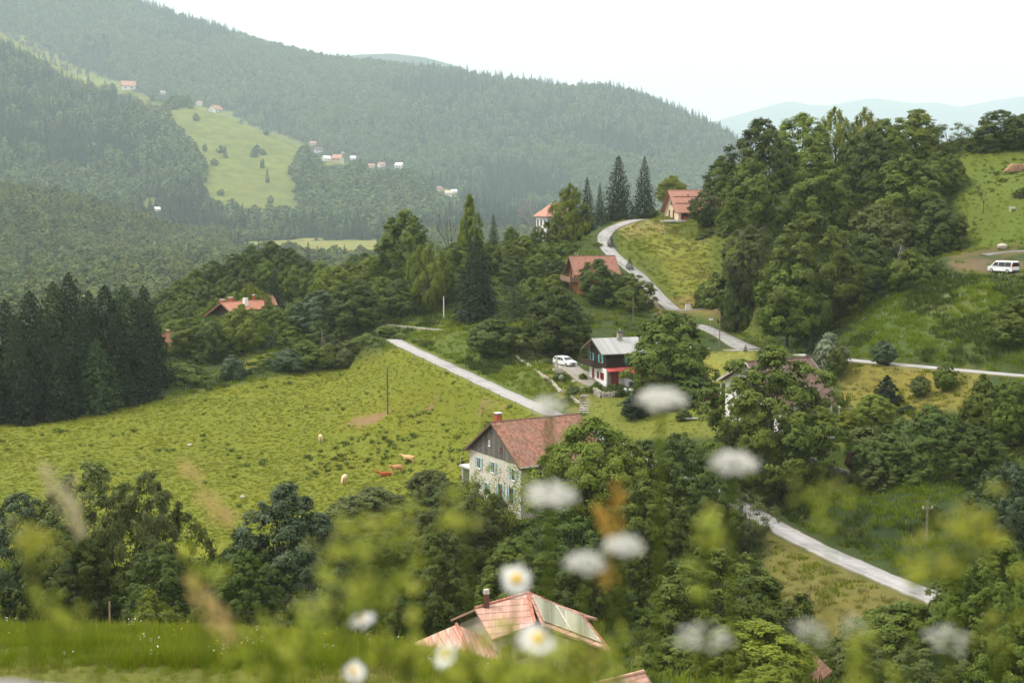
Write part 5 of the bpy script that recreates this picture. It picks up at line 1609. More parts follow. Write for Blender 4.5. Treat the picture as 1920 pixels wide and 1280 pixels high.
def build_other_houses():
    # orange chalet
    P = at(1084, 541, 292)
    h = House('wooden_house', 'orange timber chalet with a brown tiled roof and balcony, half hidden by trees', P, R(13), 8.0, 7.2, 3.1, 6.3, oe=.5, og=1.0)
    h.body(ORANGEWOOD); h.roof(TILE_RUST, barge=BEAM)
    MB().tube([(.9, 3.8, 6.2), (.9, 3.8, 7.0)], .14, 8).build('flue', METAL, h.root)
    b = MB().box(-1.8, -.3, 1.25, -.01, 7.6, 1.42).build('balcony', BEAM, h.root)
    MB().box(-1.82, -.3, 1.42, -1.74, 7.6, 2.4).box(-1.74, -.3, 1.42, 0, -.22, 2.4).box(-1.74, 7.52, 1.42, 0, 7.6, 2.4).build('railing', BROWNWOOD, b)
    for y in (0, 7.3): MB().box(-1.75, y, -2, -1.6, y + .15, 1.25).build('post', BEAM, b)
    h.window('g', 2.2, 2.5, 1.6, 1.7, BROWNF); h.window('g', 5.2, 2.5, 1.2, 1.7, BROWNF); h.window('g', 3.6, 4.6, .9, .9, BROWNF)
    h.window('n', 1.4, 2.2, 1.2, 1.0, FRAMEW); h.window('n', 4.5, 2.2, 1.2, 1.0, FRAMEW)
    # house on the hilltop
    P = at(1272, 413, 335)
    h = House('house', 'new house with a pink tiled roof and cream walls on the hilltop', P, R(16), 11.0, 8.6, 2.2, 6.8, oe=.5, og=1.0)
    h.body(CREAM); h.roof(TILE_PINK, barge=BROWNF)
    for q in (.34, .68): MB().box(-.3, h.yr * (1 - q) - .05, h.zroof(h.yr * (1 - q)) + .2, 10.5, h.yr * (1 - q) + .05, h.zroof(h.yr * (1 - q)) + .36).build('snow_guard', BROWNF, h.r)
    MB().tube([(3.6, 2.9, 5.5), (3.6, 2.9, 6.1)], .13, 8).build('flue', DARKMETAL, h.r)
    h.window('g', 3.0, 1.4, .8, 1.9, BROWNF); h.window('g', 5.6, 1.4, .8, 1.9, BROWNF); h.window('g', 4.3, 4.2, 1.0, 1.2, BROWNF)
    MB().box(.9, -.02, -.1, 4.6, .0, 1.75).build('porch_shade_sheet', DARKWOOD, h.root)  # flat dark sheet on the wall: painted shade instead of an open porch
    MB().box(1.2, -.12, -.1, 2.2, -.03, .8).build('porch_bench', REDWOOD, h.root)
    for x in (.7, 2.7, 4.8): MB().box(x - .1, -.25, -.2, x + .1, -.05, 2.1).build('post', BROWNF, h.root)
    d = MB().box(-5.5, -2.6, -.35, 5.0, -.3, .02).box(-5.5, -.3, -.35, -.05, 4.5, .02).build('deck', CONCRETE, h.root)
    # villa behind the ash
    P = at(1042, 445, 349)
    t = empty('villa', P, R(20), 'pale villa with a pink hipped roof behind the light ash', 'house')
    zb = P.z; ze = at(1010, 405, 346).z - zb; za = at(1040, 380, 349).z - zb
    MB().box(-3.7, -3.7, -3, 3.7, 3.7, ze).build('wall', WHITEWASH, t)
    m = MB(); e = 4.4
    b4 = [(-e, -e, ze - .12), (e, -e, ze - .12), (e, e, ze - .12), (-e, e, ze - .12)]
    m.poly(b4[::-1])
    for i in range(4): m.poly([b4[i], b4[(i + 1) % 4], ((-.8, .8)[i in (1,)] if i in (1, 3) else (.8, -.8)[0], 0, za) if i in (1, 3) else (.8, 0, za)] + ([(-.8, 0, za)] if i in (0, 2) and False else []))
    m = MB(); r0, r1 = (-1.0, 0, za), (1.0, 0, za)
    m.poly(b4[::-1]).poly([b4[0], b4[1], r1, r0]).poly([b4[2], b4[3], r0, r1]).poly([b4[1], b4[2], r1]).poly([b4[3], b4[0], r0])
    m.build('roof', TILE_PINK, t)
    for x in (-2.3, 0.2, 2.4):
        for z in (ze - 1.7, ze - 4.6):
            f = MB().box(x - .55, -3.78, z - .8, x + .55, -3.69, z + .8).build('window', FRAMEW, t)
            MB().box(x - .45, -3.8, z - .7, x + .45, -3.781, z + .7).build('pane', GLASS, f)
            f = MB().box(-3.78, x - .55, z - .8, -3.69, x + .55, z + .8).build('window', FRAMEW, t)
            MB().box(-3.8, x - .45, z - .7, -3.781, x + .45, z + .7).build('pane', GLASS, f)
    # house hidden by the great tree
    P = at(1459, 800, 186)
    h = House('white_house', 'white house with a big brown tiled roof hidden by the great tree', P, R(27), 9.0, 12.0, 3.2, 7.9, he_far=5.0, oe=.6, og=1.0)
    h.body(WHITEWASH); h.roof(TILE_BROWN, barge=PALESTONE)
    for u in (2.5, 5.5, 8.5): h.window('g', u, 4.6, 1.1, 1.2, BROWNF, BROWNF); h.window('g', u, 1.4, 1.1, 1.3, BROWNF, BROWNF)
    for u in (2, 5, 8): h.window('n', u, 1.6, 1.1, 1.2, BROWNF)
    # red roofs behind the hedge
    P = at(434, 618, 322)
    h = House('red_roofed_house', 'house with an orange tiled roof, dark wooden gable and two brick chimneys', P, R(48), 6.0, 10.0, 4.5, 5.9, he_far=2.0, yr=2.6, oe=.6, og=.9)
    h.body(WHITEWASH, h1=2.0); h.body(DARKWOOD, 'gable_boarding', h0=2.0, out=.05); h.roof(TILE_ORANGE, barge=TILE_ORANGE)
    h.chimney(2.5, 6.6, .85, .85, 6.2, BRICK, True); h.chimney(4.6, 6.2, .85, .85, 6.6, BRICK, True); h.chimney(5.0, 1.2, .9, .9, 6.9, WHITEWASH)
    h.window('g', 3.0, 3.6, 1.0, 1.1, FRAMEW); h.window('g', 6.0, 1.2, 1.0, 1.2, FRAMEW)
    P = at(474, 598, 334)
    h = House('house', 'lower orange roofed annexe between the chimneyed house and the grey gable', P, R(20), 2.6, 5.0, 2.4, 4.0, oe=.4, og=.4)
    h.body(WHITEWASH); h.roof(TILE_ORANGE, barge=BROWNF); h.chimney(.8, 3.0, .5, .5, 5.3, BRICK, True)
    h.window('g', 3.0, 1.4, .9, 1.1, FRAMEW)
    P = at(484, 600, 346)
    h = House('barn', 'grey gabled barn with a rust tiled roof behind the orange annexe', P, R(28), 4.5, 6.0, 3.6, 5.6, cat='barn', oe=.4, og=.4)
    h.body(PLASTER); h.roof(TILE_RUST, barge=BROWNF); h.window('g', 3.5, 3.6, .8, 1.0, FRAMEW)
    P = at(322, 668, 306)
    h = House('cabin', 'small dark cabin with a steep red roof beside the spruce stand', P, R(62), 6.0, 4.6, 1.6, 4.6, cat='cabin', oe=.5, og=.5)
    h.body(DARKWOOD); h.roof(TILE_ORANGE, barge=TILE_ORANGE); h.window('g', 2.3, 2.4, .7, .9, FRAMEW); h.window('g', 2.3, .6, 1.2, .9, FRAMEW)
    h.chimney(2, 2.6, .5, .5, 5.2, BRICK, True)
    # near house seen from above: hipped and kinked tiled roof with a glazed slope
    v = {k: at(*q) for k, q in dict(Rr=(890, 1140, 95.5), Q=(990, 1111, 98), V=(1003, 1168, 94), Lo=(922, 1198, 91.5), K=(1092, 1155, 95.5), T=(1143, 1219, 91.5), U=(1016, 1172, 93.6), Bk=(845, 1160, 101), Qb=(1010, 1128, 104), Kb=(1120, 1158, 101)).items()}
    base = Vector((1.5, 97, -34.2))
    t = empty('house', base, 0, 'near house with salmon tiled roof seen from above through the flowers', 'house')
    lo = lambda p, dz=0: p - base + Vector((0, 0, dz))
    def slab(names, mat, nm, th=.16, lift=0):
        pts = [lo(v[k], lift) for k in names]
        return MB().hull([p - Vector((0, 0, th)) for p in pts], pts).build(nm, mat, t)
    r = slab(['Rr', 'Q', 'V', 'Lo'], TILE_NEAR, 'roof')
    slab(['Q', 'K', 'T', 'U'], TILE_NEAR, 'roof', lift=.03)
    slab(['Bk', 'Qb', 'Q', 'Rr'], TILE_NEAR, 'roof', lift=-.02)
    slab(['Q', 'Qb', 'Kb', 'K'], TILE_NEAR, 'roof', lift=-.02)
    a, b, c, d = (lo(v[k], .05) for k in ('Q', 'K', 'T', 'U'))
    def q4(s_, u_): return (a.lerp(b, s_)).lerp(d.lerp(c, s_), u_)
    for s0, s1 in ((.07, .48), (.5, .93)):
        pts = [q4(s0, .08), q4(s1, .08), q4(s1, .86), q4(s0, .86)]
        MB().hull([p for p in pts], [p + Vector((0, 0, .07)) for p in pts]).build('glazed_panel', SOLAR, t)
        fr = MB()
        for i in range(4): fr.tube([pts[i] + Vector((0, 0, .09)), pts[(i + 1) % 4] + Vector((0, 0, .09))], .045, 5)
        fr.build('panel_frame', PALESTONE, t)
    def ridge_caps(p, q, nm='ridge_tiles'):
        m = MB(); n = int((q - p).length / .3)
        for k in range(n):
            m.tube([p.lerp(q, k / n) + Vector((0, 0, .03)), p.lerp(q, (k + .95) / n) + Vector((0, 0, .0))], [.13, .10], 6)
        m.build(nm, TILE_ORANGE, t)
    ridge_caps(lo(v['Q']), lo(v['V'])); ridge_caps(lo(v['Q']), lo(v['Rr'])); ridge_caps(lo(v['Q']), lo(v['K'])); ridge_caps(lo(v['K']), lo(v['T']))
    ring = [lo(v[k]) for k in ('Lo', 'V', 'U', 'T', 'Kb', 'Qb', 'Bk', 'Rr')]
    cen = sum(ring, Vector()) / len(ring)
    ins = [p.lerp(cen, .12) for p in ring]
    MB().hull([Vector((p.x, p.y, -3)) for p in ins], [p - Vector((0, 0, .3)) for p in ins]).build('wall', rough_mat('dark_beige_wall', (0.36, 0.31, 0.24), .12, 1.5, .9, .1, .1), t)  # one even dark beige over the whole wall
    MB().hull([lo(v['U'], -.25) + Vector((.2, .35, 0)), lo(v['T'], -.25) + Vector((-.5, .35, 0)), lo(v['T'], -.25) + Vector((-.5, 3, 0)), lo(v['U'], -.25) + Vector((.2, 3, 0))],
              [lo(v['U'], -4.5) + Vector((.2, .35, 0)), lo(v['T'], -4.2) + Vector((-.5, .35, 0)), lo(v['T'], -4.2) + Vector((-.5, 3, 0)), lo(v['U'], -4.5) + Vector((.2, 3, 0))]).build('front_wall', rough_mat('red_brown_boards', (0.12, 0.045, 0.028), .3, 3, .8, .2, .3), t)
    wa, wb = ins[0], ins[1]
    for f0, f1 in ((.12, .36), (.5, .82)):
        a0, a1 = wa.lerp(wb, f0), wa.lerp(wb, f1); nv = Vector(((a1 - a0).y, -(a1 - a0).x, 0)).normalized()
        zt = min(wa.z, wb.z) - .75
        def wq(p, d, z): return Vector((p.x, p.y, 0)) + nv * d + Vector((0, 0, z))
        f_ = MB().hull([wq(a0, -.05, zt - 1.2), wq(a1, -.05, zt - 1.2), wq(a1, .08, zt - 1.2), wq(a0, .08, zt - 1.2)], [wq(a0, -.05, zt), wq(a1, -.05, zt), wq(a1, .08, zt), wq(a0, .08, zt)]).build('window', BROWNF, t)
        c0, c1 = a0.lerp(a1, .06), a0.lerp(a1, .94)
        MB().hull([wq(c0, .081, zt - 1.12), wq(c1, .081, zt - 1.12), wq(c1, .095, zt - 1.12), wq(c0, .095, zt - 1.12)], [wq(c0, .081, zt - .08), wq(c1, .081, zt - .08), wq(c1, .095, zt - .08), wq(c0, .095, zt - .08)]).build('pane', GLASS, f_)
    p = lo(at(912, 1132, 95.8))
    c_ = MB().box(p.x - .2, p.y - .2, p.z - .6, p.x + .2, p.y + .2, p.z + .75).build('chimney', rough_mat('sooty_brick', (0.13, 0.06, 0.045), .3, 6, .9, .15, .3), t)
    MB().tube([(p.x, p.y, p.z + .75), (p.x, p.y, p.z + 1.05)], [.23, .2], 8).build('chimney_pot', PALESTONE, c_)
    # porch wing of that house
    A1, A2 = lo(at(856, 1170, 94.5)), lo(at(886, 1238, 87.5))
    dn = (A2 - A1).normalized(); sd = Vector((dn.y, -dn.x, 0)).normalized()
    A2.z = A1.z - .1
    for q, w in ((-1, 2.2), (1, 2.9)):
        e1, e2 = A1 + sd * q * w - Vector((0, 0, 1.1)), A2 + sd * q * w - Vector((0, 0, 1.1))
        MB().hull([A1 - Vector((0, 0, .15)), A2 - Vector((0, 0, .15)), e2 - Vector((0, 0, .15)), e1 - Vector((0, 0, .15))], [A1, A2, e2, e1]).build('porch_roof', TILE_NEAR, t)
    ridge_caps(A1, A2)
    MB().hull([A1 + sd * -1.8 - Vector((0, 0, 5)), A1 + sd * 2.4 - Vector((0, 0, 5)), A2 + sd * 2.4 - dn * .4 - Vector((0, 0, 5)), A2 + sd * -1.8 - dn * .4 - Vector((0, 0, 5))],
              [A1 + sd * -1.8 - Vector((0, 0, 1.25)), A1 + sd * 2.4 - Vector((0, 0, 1.25)), A2 + sd * 2.4 - dn * .4 - Vector((0, 0, 1.25)), A2 + sd * -1.8 - dn * .4 - Vector((0, 0, 1.25))]).build('porch_wall', CREAM, t)
    # two small tiled roofs poking out of the greenery at the bottom
    P = at(1140, 1385, 72)
    h = House('shed', 'small shed with a tiled roof just below the near house', P, R(35), 3.4, 3.0, 1.2, 2.3, cat='shed', oe=.3, og=.3)
    h.body(PLASTER); h.roof(TILE_NEAR, barge=BEAM); h.door('g', 1.5, 0, .8, 1.5, BEAM)
    P = at(1512, 1332, 96)
    h = House('shed', 'small shed roofed with brownish tiles beside the yellow-green tree', P, R(58), 4.0, 3.2, 1.7, 2.9, cat='shed', oe=.3, og=.3)
    h.body(PLASTER); h.roof(TILE_RUST, barge=BEAM); h.door('g', 1.6, 0, .8, 1.6, BEAM)
    P = at(1405, 842, 186)
    h = House('shed', 'low red tiled shed under the great tree', P, R(12), 4.4, 2.6, 1.5, 2.2, cat='shed', oe=.25, og=.25)
    h.body(CREAM); h.roof(TILE_RUST, barge=BEAM); h.door('n', 2, 0, .8, 1.4, BEAM)


def hit_far(px, py):
    a, b = ray(px, py)
    D = np.arange(520, 6600, 3.0)
    k = np.where(far(a * D, D) >= b * D)[0]
    d = D[k[0]] if len(k) else 2400.0
    return Vector((a * d, d, float(far(np.array([a * d]), np.array([d]))[0])))


def build_far_houses():
    wall = WHITEWASH
    L = [(243, 166, 30, TILE_PINK, 'pink roofed farm at the top of the far clearing beside the bare strip'), (307, 174, 12, SHEET, 'tiny white hut on the far ridge'),
         (373, 194, 13, TILE_PINK, 'small pink roofed house on the far slope between the hut and the pink farm'), (415, 209, 26, TILE_ORANGE, 'red roofed farmhouse above the big far field'),
         (588, 270, 14, TILE_PINK, 'small house at the upper tip of the big far field'), (599, 283, 17, TILE_BROWN, 'dark roofed house at the edge of the big far field'),
         (616, 299, 17, WHITEPAINT, 'white walled house at the start of the far hamlet row'), (632, 300, 22, TILE_PINK, 'pink roofed house in the middle of the far hamlet row'),
         (646, 286, 9, TILE_PINK, 'narrow house above the far hamlet row'), (663, 296, 12, WHITEPAINT, 'white roofed house at the end of the far hamlet row'),
         (698, 312, 14, TILE_PINK, 'small pink house alone on the far ridge'), (719, 310, 15, TILE_PINK, 'long low house on the far ridge'), (748, 312, 17, WHITEPAINT, 'white gabled house on the descending far ridge'),
         (830, 355, 15, TILE_PINK, 'pink roofed house low on the far ridge'), (842, 363, 15, CREAM, 'cream house low on the far ridge'), (853, 360, 13, WHITEPAINT, 'white house low on the far ridge next to the cream one'),
         (297, 393, 13, WHITEPAINT, 'white barn in the small clearing under the far wood')]
    for i, (px, py, w, roof, lb) in enumerate(L):
        p = hit_far(px, py + 4)
        s = w * p.y / F
        yaw = R([20, 35, -20, 60, 15][i % 5])
        h = House('far_house', lb, p - Vector((s * .45, 0, -1)), yaw, s * .8, s * .62, s * .30, s * .56, oe=s * .06, og=s * .05, deep=s * .5, group='houses on the far slopes')
        h.body(CREAM if i % 3 == 1 else wall); h.roof(roof, th=s * .03, ridge=False)
        if w > 14:
            for u in (.25, .7): h.window('n', s * .8 * u, s * .15, s * .09, s * .1, BROWNF, None, bars=False)
            h.window('g', s * .31, s * .2, s * .1, s * .1, BROWNF, None, bars=False)
# ------------------------------------------------------------------ poles, wires, posts
def pole(px, top, base, lean=0.0, r=0.12, D=None, label='', name='utility_pole', mat=POLEWOOD, arm=0, cat='pole', brace=False, group=None):
    p = hit(px, base, 30) if D is None else None
    if p is None:
        a, _ = ray(px, base); p = Vector((a * D, D, gz(a * D, D)))
    _, b = ray(px, top)
    h = b * p.y - p.z
    t = empty(name, p, 0, label, cat, group)
    MB().tube([(0, 0, -.6), (lean * .5, 0, h * .5), (lean, 0, h)], [r, r * .9, r * .75], 8).build('shaft', mat, t)
    if arm:
        MB().box(-arm / 2, -.06, h - .9, arm / 2, .06, h - .75).build('crossarm', mat, t)
        for x in (-arm / 2 + .1, 0, arm / 2 - .1):
            MB().tube([(x, 0, h - .75), (x, 0, h - .55)], [.05, .04], 6).build('insulator', WHITEPAINT, t)
    if brace:
        MB().tube([(2.0, .3, -.6), (.15, 0, h * .82)], r * .9, 7).build('brace', mat, t)
    return p + Vector((lean, 0, h - .1))


def wire(a, b, sag, label, r=.014, name='power_line'):
    pts = [a.lerp(b, k / 14) - Vector((0, 0, sag * 4 * (k / 14) * (1 - k / 14))) for k in range(15)]
    tag(MB().tube(pts, r, 4).build(name, DARKMETAL), label, 'wire')


def build_poles():
    a = pole(727, 688, 775, label='tall thin wooden pole standing in the cow meadow', r=.13, mat=BEAM)
    b = pole(604, 620, 656, D=292, label='braced wooden pole in the hedge', r=.14, brace=True)
    c = pole(1187, 558, 612, label='bare pole on the grass above the dark chalet', r=.12)
    d = pole(1349, 590, 655, D=247.5, label='pole at the corner of the lane junction', r=.11)
    e = pole(1737, 938, 1022, label='pole with a small crossarm above the lower lane', r=.12, arm=1.1)
    f = pole(1517, 1110, 1168, label='grey pole on the dry bank', r=.11)
    pole(1512, 1138, 1166, D=123, label='short reddish post beside the grey pole', r=.12, mat=BARK_RED, name='wooden_post', cat='post')
    wire(b, a, 1.2, 'wire sagging from the braced pole to the meadow pole')
    wire(at(470, 585, 330), b, 1.0, 'wire from the red roofed house to the braced pole')
    wire(a, at(880, 765, 196), 1.0, 'wire from the meadow pole towards the farmhouse')
    wire(at(1480, 888, 170), e, .8, 'wire from the gnarled fruit tree to the crossarm pole')
    wire(e, at(1960, 1000, 128), .7, 'wire from the crossarm pole out over the trees')
    # slim posts
    pole(832, 556, 581, D=304, label='white post standing on the grass below the birch', r=.13, mat=WHITEPAINT, name='marker_post', cat='post')
    pole(1351, 718, 764, D=206, label='white flagpole beside the red maple bush', r=.06, mat=WHITEPAINT, name='flagpole', cat='pole')
    pole(1602, 905, 938, D=164, label='thin pale stake below the purple-leaved tree', r=.04, mat=PALESTONE, name='stake', cat='post')
    pole(1257, 808, 850, D=186, label='thin stake on the lawn edge', r=.04, mat=POLEWOOD, name='stake', cat='post')
    # signpost at the junction
    p = at(1331, 634, 263); p.z = gz(p.x, p.y)
    t = empty('signpost', p, 0, 'direction sign on a thin post beside the lane', 'sign')
    MB().tube([(0, 0, -.3), (0, 0, 2.6)], .04, 6).build('post', METAL, t)
    MB().box(-.35, -.05, 2.25, .55, -.0405, 2.6).build('panel', WHITEPAINT, t); MB().box(-.42, -.06, 2.3, -.25, -.0406, 2.55).build('panel', DARKMETAL, t)
    # utility cabinets by the side lane
    for px, py, w, h, D, lb in ((1287.5, 570, .42, 1.0, 280, 'white utility cabinet on the grass by the junction'), (1293, 570, .40, 1.0, 280.3, 'second white utility cabinet touching the first'), (1309, 574, .42, .75, 279, 'small yellowish meter box by the junction')):
        p = at(px, py, D); p.z = gz(p.x, p.y)
        t = empty('utility_cabinet', p, .1, lb, 'cabinet')
        MB().box(-w / 2, -.2, -.1, w / 2, .2, h).build('casing', WHITEPAINT, t, bevel=.02)
        MB().box(-w / 2 + .04, -.215, .1, w / 2 - .04, -.201, h - .08).build('door', WHITEPAINT, t)
        MB().box(-w / 2 - .04, -.24, h, w / 2 + .04, .24, h + .05).build('cap', METAL, t)
    p = at(1315.5, 576, 278); p.z = gz(p.x, p.y)
    tag(MB().tube([p + Vector((0, 0, -.2)), p + Vector((0, 0, 1.25))], .07, 6).build('wooden_post', PALESTONE), 'stubby wooden post next to the meter box', 'post')
    # fence posts beside the pale lane
    side = ROAD_LINES[0][3]
    n = 0
    src = None
    for i in range(14, 62, 4):
        q = side[i]; dd = (side[i + 1] - side[i - 1]).normalized(); s = Vector((dd.y, -dd.x, 0))
        if s.x > 0: s = -s
        p = q + s * 3.3
        p.z = gz(p.x, p.y)
        if src is None:
            src = MB().tube([(0, 0, -.3), (0, 0, 1.15)], [.06, .05], 6).build('fence_post', POLEWOOD); o = src
        else:
            o = src.copy(); COL.objects.link(o)
        o.location = p; o.rotation_euler = (random.uniform(-.08, .08), random.uniform(-.08, .08), 0)
        tag(o, 'thin weathered fence post along the meadow side of the pale lane', 'fence post', 'fence posts along the pale lane')
    # leaning post and its wires on the verge
    p = hit(206, 1180, 30, 60)
    t = empty('fence_post', p, 0, 'tall weathered wooden post at the edge of the verge', 'fence post')
    MB().tube([(0, 0, -.3), (.01, 0, .6), (.02, 0, 1.25)], [.045, .043, .04], 8).build('shaft', rough_mat('split_post_wood', (0.27, 0.19, 0.11), .3, 8, .9, .15, .4), t)
    q2 = Vector((p.x + 14, p.y + 1, p.z + .3)); q1 = Vector((p.x - 9, p.y, p.z + .6))
    for z, lb in ((1.1, 'upper fence wire running from the wooden post along the verge'), (.65, 'lower fence wire running from the wooden post along the verge')):
        wire(p + Vector((0, 0, z)), q2 + Vector((0, 0, z)), .1, lb, .004, 'fence_wire')


# ------------------------------------------------------------------ cars
CARWHITE = rough_mat('white_car_paint', (0.72, 0.72, 0.72), 0.04, 2, 0.3, 0.5, 0)
CARGREY = rough_mat('silver_car_paint', (0.30, 0.31, 0.32), 0.05, 2, 0.3, 0.5, 0, metal=.3)
CARGLASS = glass_mat('car_glass', (0.012, 0.014, 0.016))
RUBBER = rough_mat('tyre_rubber', (0.018, 0.018, 0.018), .2, 8, .9, .2, 0)
REDLAMP = rough_mat('red_tail_lamp', (0.42, 0.02, 0.015), .1, 8, .3, .5, 0)
LAMP = rough_mat('clear_headlamp', (0.6, 0.6, 0.6), .1, 8, .15, .6, 0)


def vehicle(name, label, cat, P, yaw, Lg, Wd, prof, roofz, belt, paint, wr=.33, wx=(-1.45, 1.45), win=None):
    """profile: (x, z) outline of the side, nose at +x; the part above the belt line leans inwards"""
    t = empty(name, P, yaw, label, cat)
    m = MB()
    def inset(z): return Wd / 2 - (0 if z <= belt else (z - belt) / (roofz - belt) * .17) - (0.05 if z < .35 else 0)
    m.hull([(x, -inset(z), z) for x, z in prof], [(x, inset(z), z) for x, z in prof])
    body = m.build('body', paint, t, bevel=.05)
    for sy in (-1, 1):
        for x in wx:
            w = MB().tube([(x, sy * (Wd / 2 - .2), wr), (x, sy * (Wd / 2 - .16), wr), (x, sy * (Wd / 2 + .005), wr), (x, sy * (Wd / 2 + .02), wr)], [wr * .8, wr, wr, wr * .85], 16).build('wheel', RUBBER, t)
            MB().tube([(x, sy * (Wd / 2 + .021), wr), (x, sy * (Wd / 2 + .028), wr)], [wr * .6, wr * .55], 12).build('rim', METAL, w)
    def pane(pts, nm='window', mt=CARGLASS): MB().poly(pts).build(nm, mt, t)
    for x0, x1, z0, z1, k0, k1 in win['side']:
        for sy in (-1, 1):
            o = .012
            pane([(x0 + k0, sy * (inset(z0) + o), z0), (x1 + k1, sy * (inset(z0) + o), z0), (x1, sy * (inset(z1) + o), z1), (x0, sy * (inset(z1) + o), z1)])
    for nm, (xa, za, xb, zb) in win['ends'].items():
        sx = .015 if xa > 0 else -.015
        pane([(xa + sx, -inset(za) + .1, za + .0), (xa + sx, inset(za) - .1, za), (xb + sx, inset(zb) - .1, zb), (xb + sx, -inset(zb) + .1, zb)], nm)
    for nm, mt, x0, x1, y0, y1, z0, z1 in win['extra']:
        for sy in ((-1, 1) if y1 > 0 and y0 > 0 else (1,)):
            ya, yb = sorted((sy * y0, sy * y1))
            MB().box(x0, ya, z0, x1, yb, z1).build(nm, mt, t)
    return t


def build_cars():
    p = at(1881, 511, 232); p.z = gz(p.x, p.y)
    vehicle('van', 'white passenger van parked on the bare earth seen from behind', 'van', p, math.atan2(.84, -.54), 4.8, 1.95,
            [(-2.38, .3), (2.3, .28), (2.42, .55), (2.36, .98), (1.75, 1.15), (1.02, 1.88), (.8, 1.96), (-2.2, 1.97), (-2.34, 1.85), (-2.42, 1.0)], 1.97, 1.05, CARWHITE, wr=.33, wx=(-1.5, 1.6),
            win=dict(side=[(.35, .95, 1.15, 1.75, 0, .55), (-.95, .25, 1.12, 1.78, 0, 0), (-2.15, -1.05, 1.12, 1.78, 0, 0)],
                     ends=dict(windscreen=(1.68, 1.24, 1.07, 1.83), rear_window=(-2.41, 1.12, -2.36, 1.78)),
                     extra=[('tail_light', REDLAMP, -2.45, -2.38, .82, .965, .95, 1.55), ('headlight', LAMP, 2.33, 2.41, .55, .88, .7, .92), ('bumper', DARKMETAL, -2.5, -2.36, -.9, .9, .3, .55), ('number_plate', WHITEPAINT, -2.52, -2.505, -.27, .27, .62, .74)]))
    p = at(1059, 681, 238); p.z = gz(p.x, p.y) + .02
    vehicle('car', 'white estate car parked under the round dark tree', 'car', p, math.atan2(-.8, .62), 4.4, 1.82,
            [(-2.15, .3), (2.1, .28), (2.2, .5), (2.12, .82), (1.1, 1.0), (.35, 1.5), (-.1, 1.58), (-1.75, 1.55), (-2.1, 1.05), (-2.2, .6)], 1.58, .98, CARWHITE, wr=.32, wx=(-1.3, 1.35),
            win=dict(side=[(-.05, .25, 1.03, 1.45, -.05, .62), (-1.0, -.12, 1.03, 1.47, 0, -.0), (-1.75, -1.08, 1.05, 1.45, -.1, 0)],
                     ends=dict(windscreen=(1.02, 1.06, .4, 1.48), rear_window=(-2.08, 1.1, -1.79, 1.5)),
                     extra=[('tail_light', REDLAMP, -2.2, -2.13, .62, .86, .75, 1.0), ('headlight', LAMP, 2.1, 2.19, .5, .85, .62, .78), ('grille', DARKMETAL, 2.17, 2.22, -.45, .45, .45, .7)]))
    p = at(1398, 573, 272.5); p.z = gz(p.x, p.y) + .05
    vehicle('car', 'silver grey car at the end of the side lane under the trees', 'car', p, R(175), 4.0, 1.7,
            [(-1.95, .3), (1.9, .28), (2.0, .5), (1.92, .8), (.95, .95), (.3, 1.4), (-.1, 1.46), (-1.5, 1.43), (-1.95, .95), (-2.0, .6)], 1.46, .93, CARGREY, wr=.3, wx=(-1.2, 1.25),
            win=dict(side=[(-.05, .25, .97, 1.35, -.05, .55), (-1.4, -.12, .97, 1.36, -.15, 0)], ends=dict(windscreen=(.88, 1.0, .35, 1.38), rear_window=(-1.9, 1.0, -1.54, 1.38)),
                     extra=[('tail_light', REDLAMP, -2.0, -1.93, .55, .8, .7, .9), ('headlight', LAMP, 1.9, 1.98, .45, .8, .6, .75)]))


# ------------------------------------------------------------------ cows
COWS = dict(cream=rough_mat('cream_hide', (0.62, 0.45, 0.27), .12, 2, .9, .1, 0), tan=rough_mat('tan_hide', (0.56, 0.36, 0.17), .15, 2, .9, .1, 0),
            red=rough_mat('red_brown_hide', (0.33, 0.095, 0.03), .2, 2, .9, .1, 0), orange=rough_mat('orange_brown_hide', (0.50, 0.25, 0.12), .2, 2, .9, .1, 0))


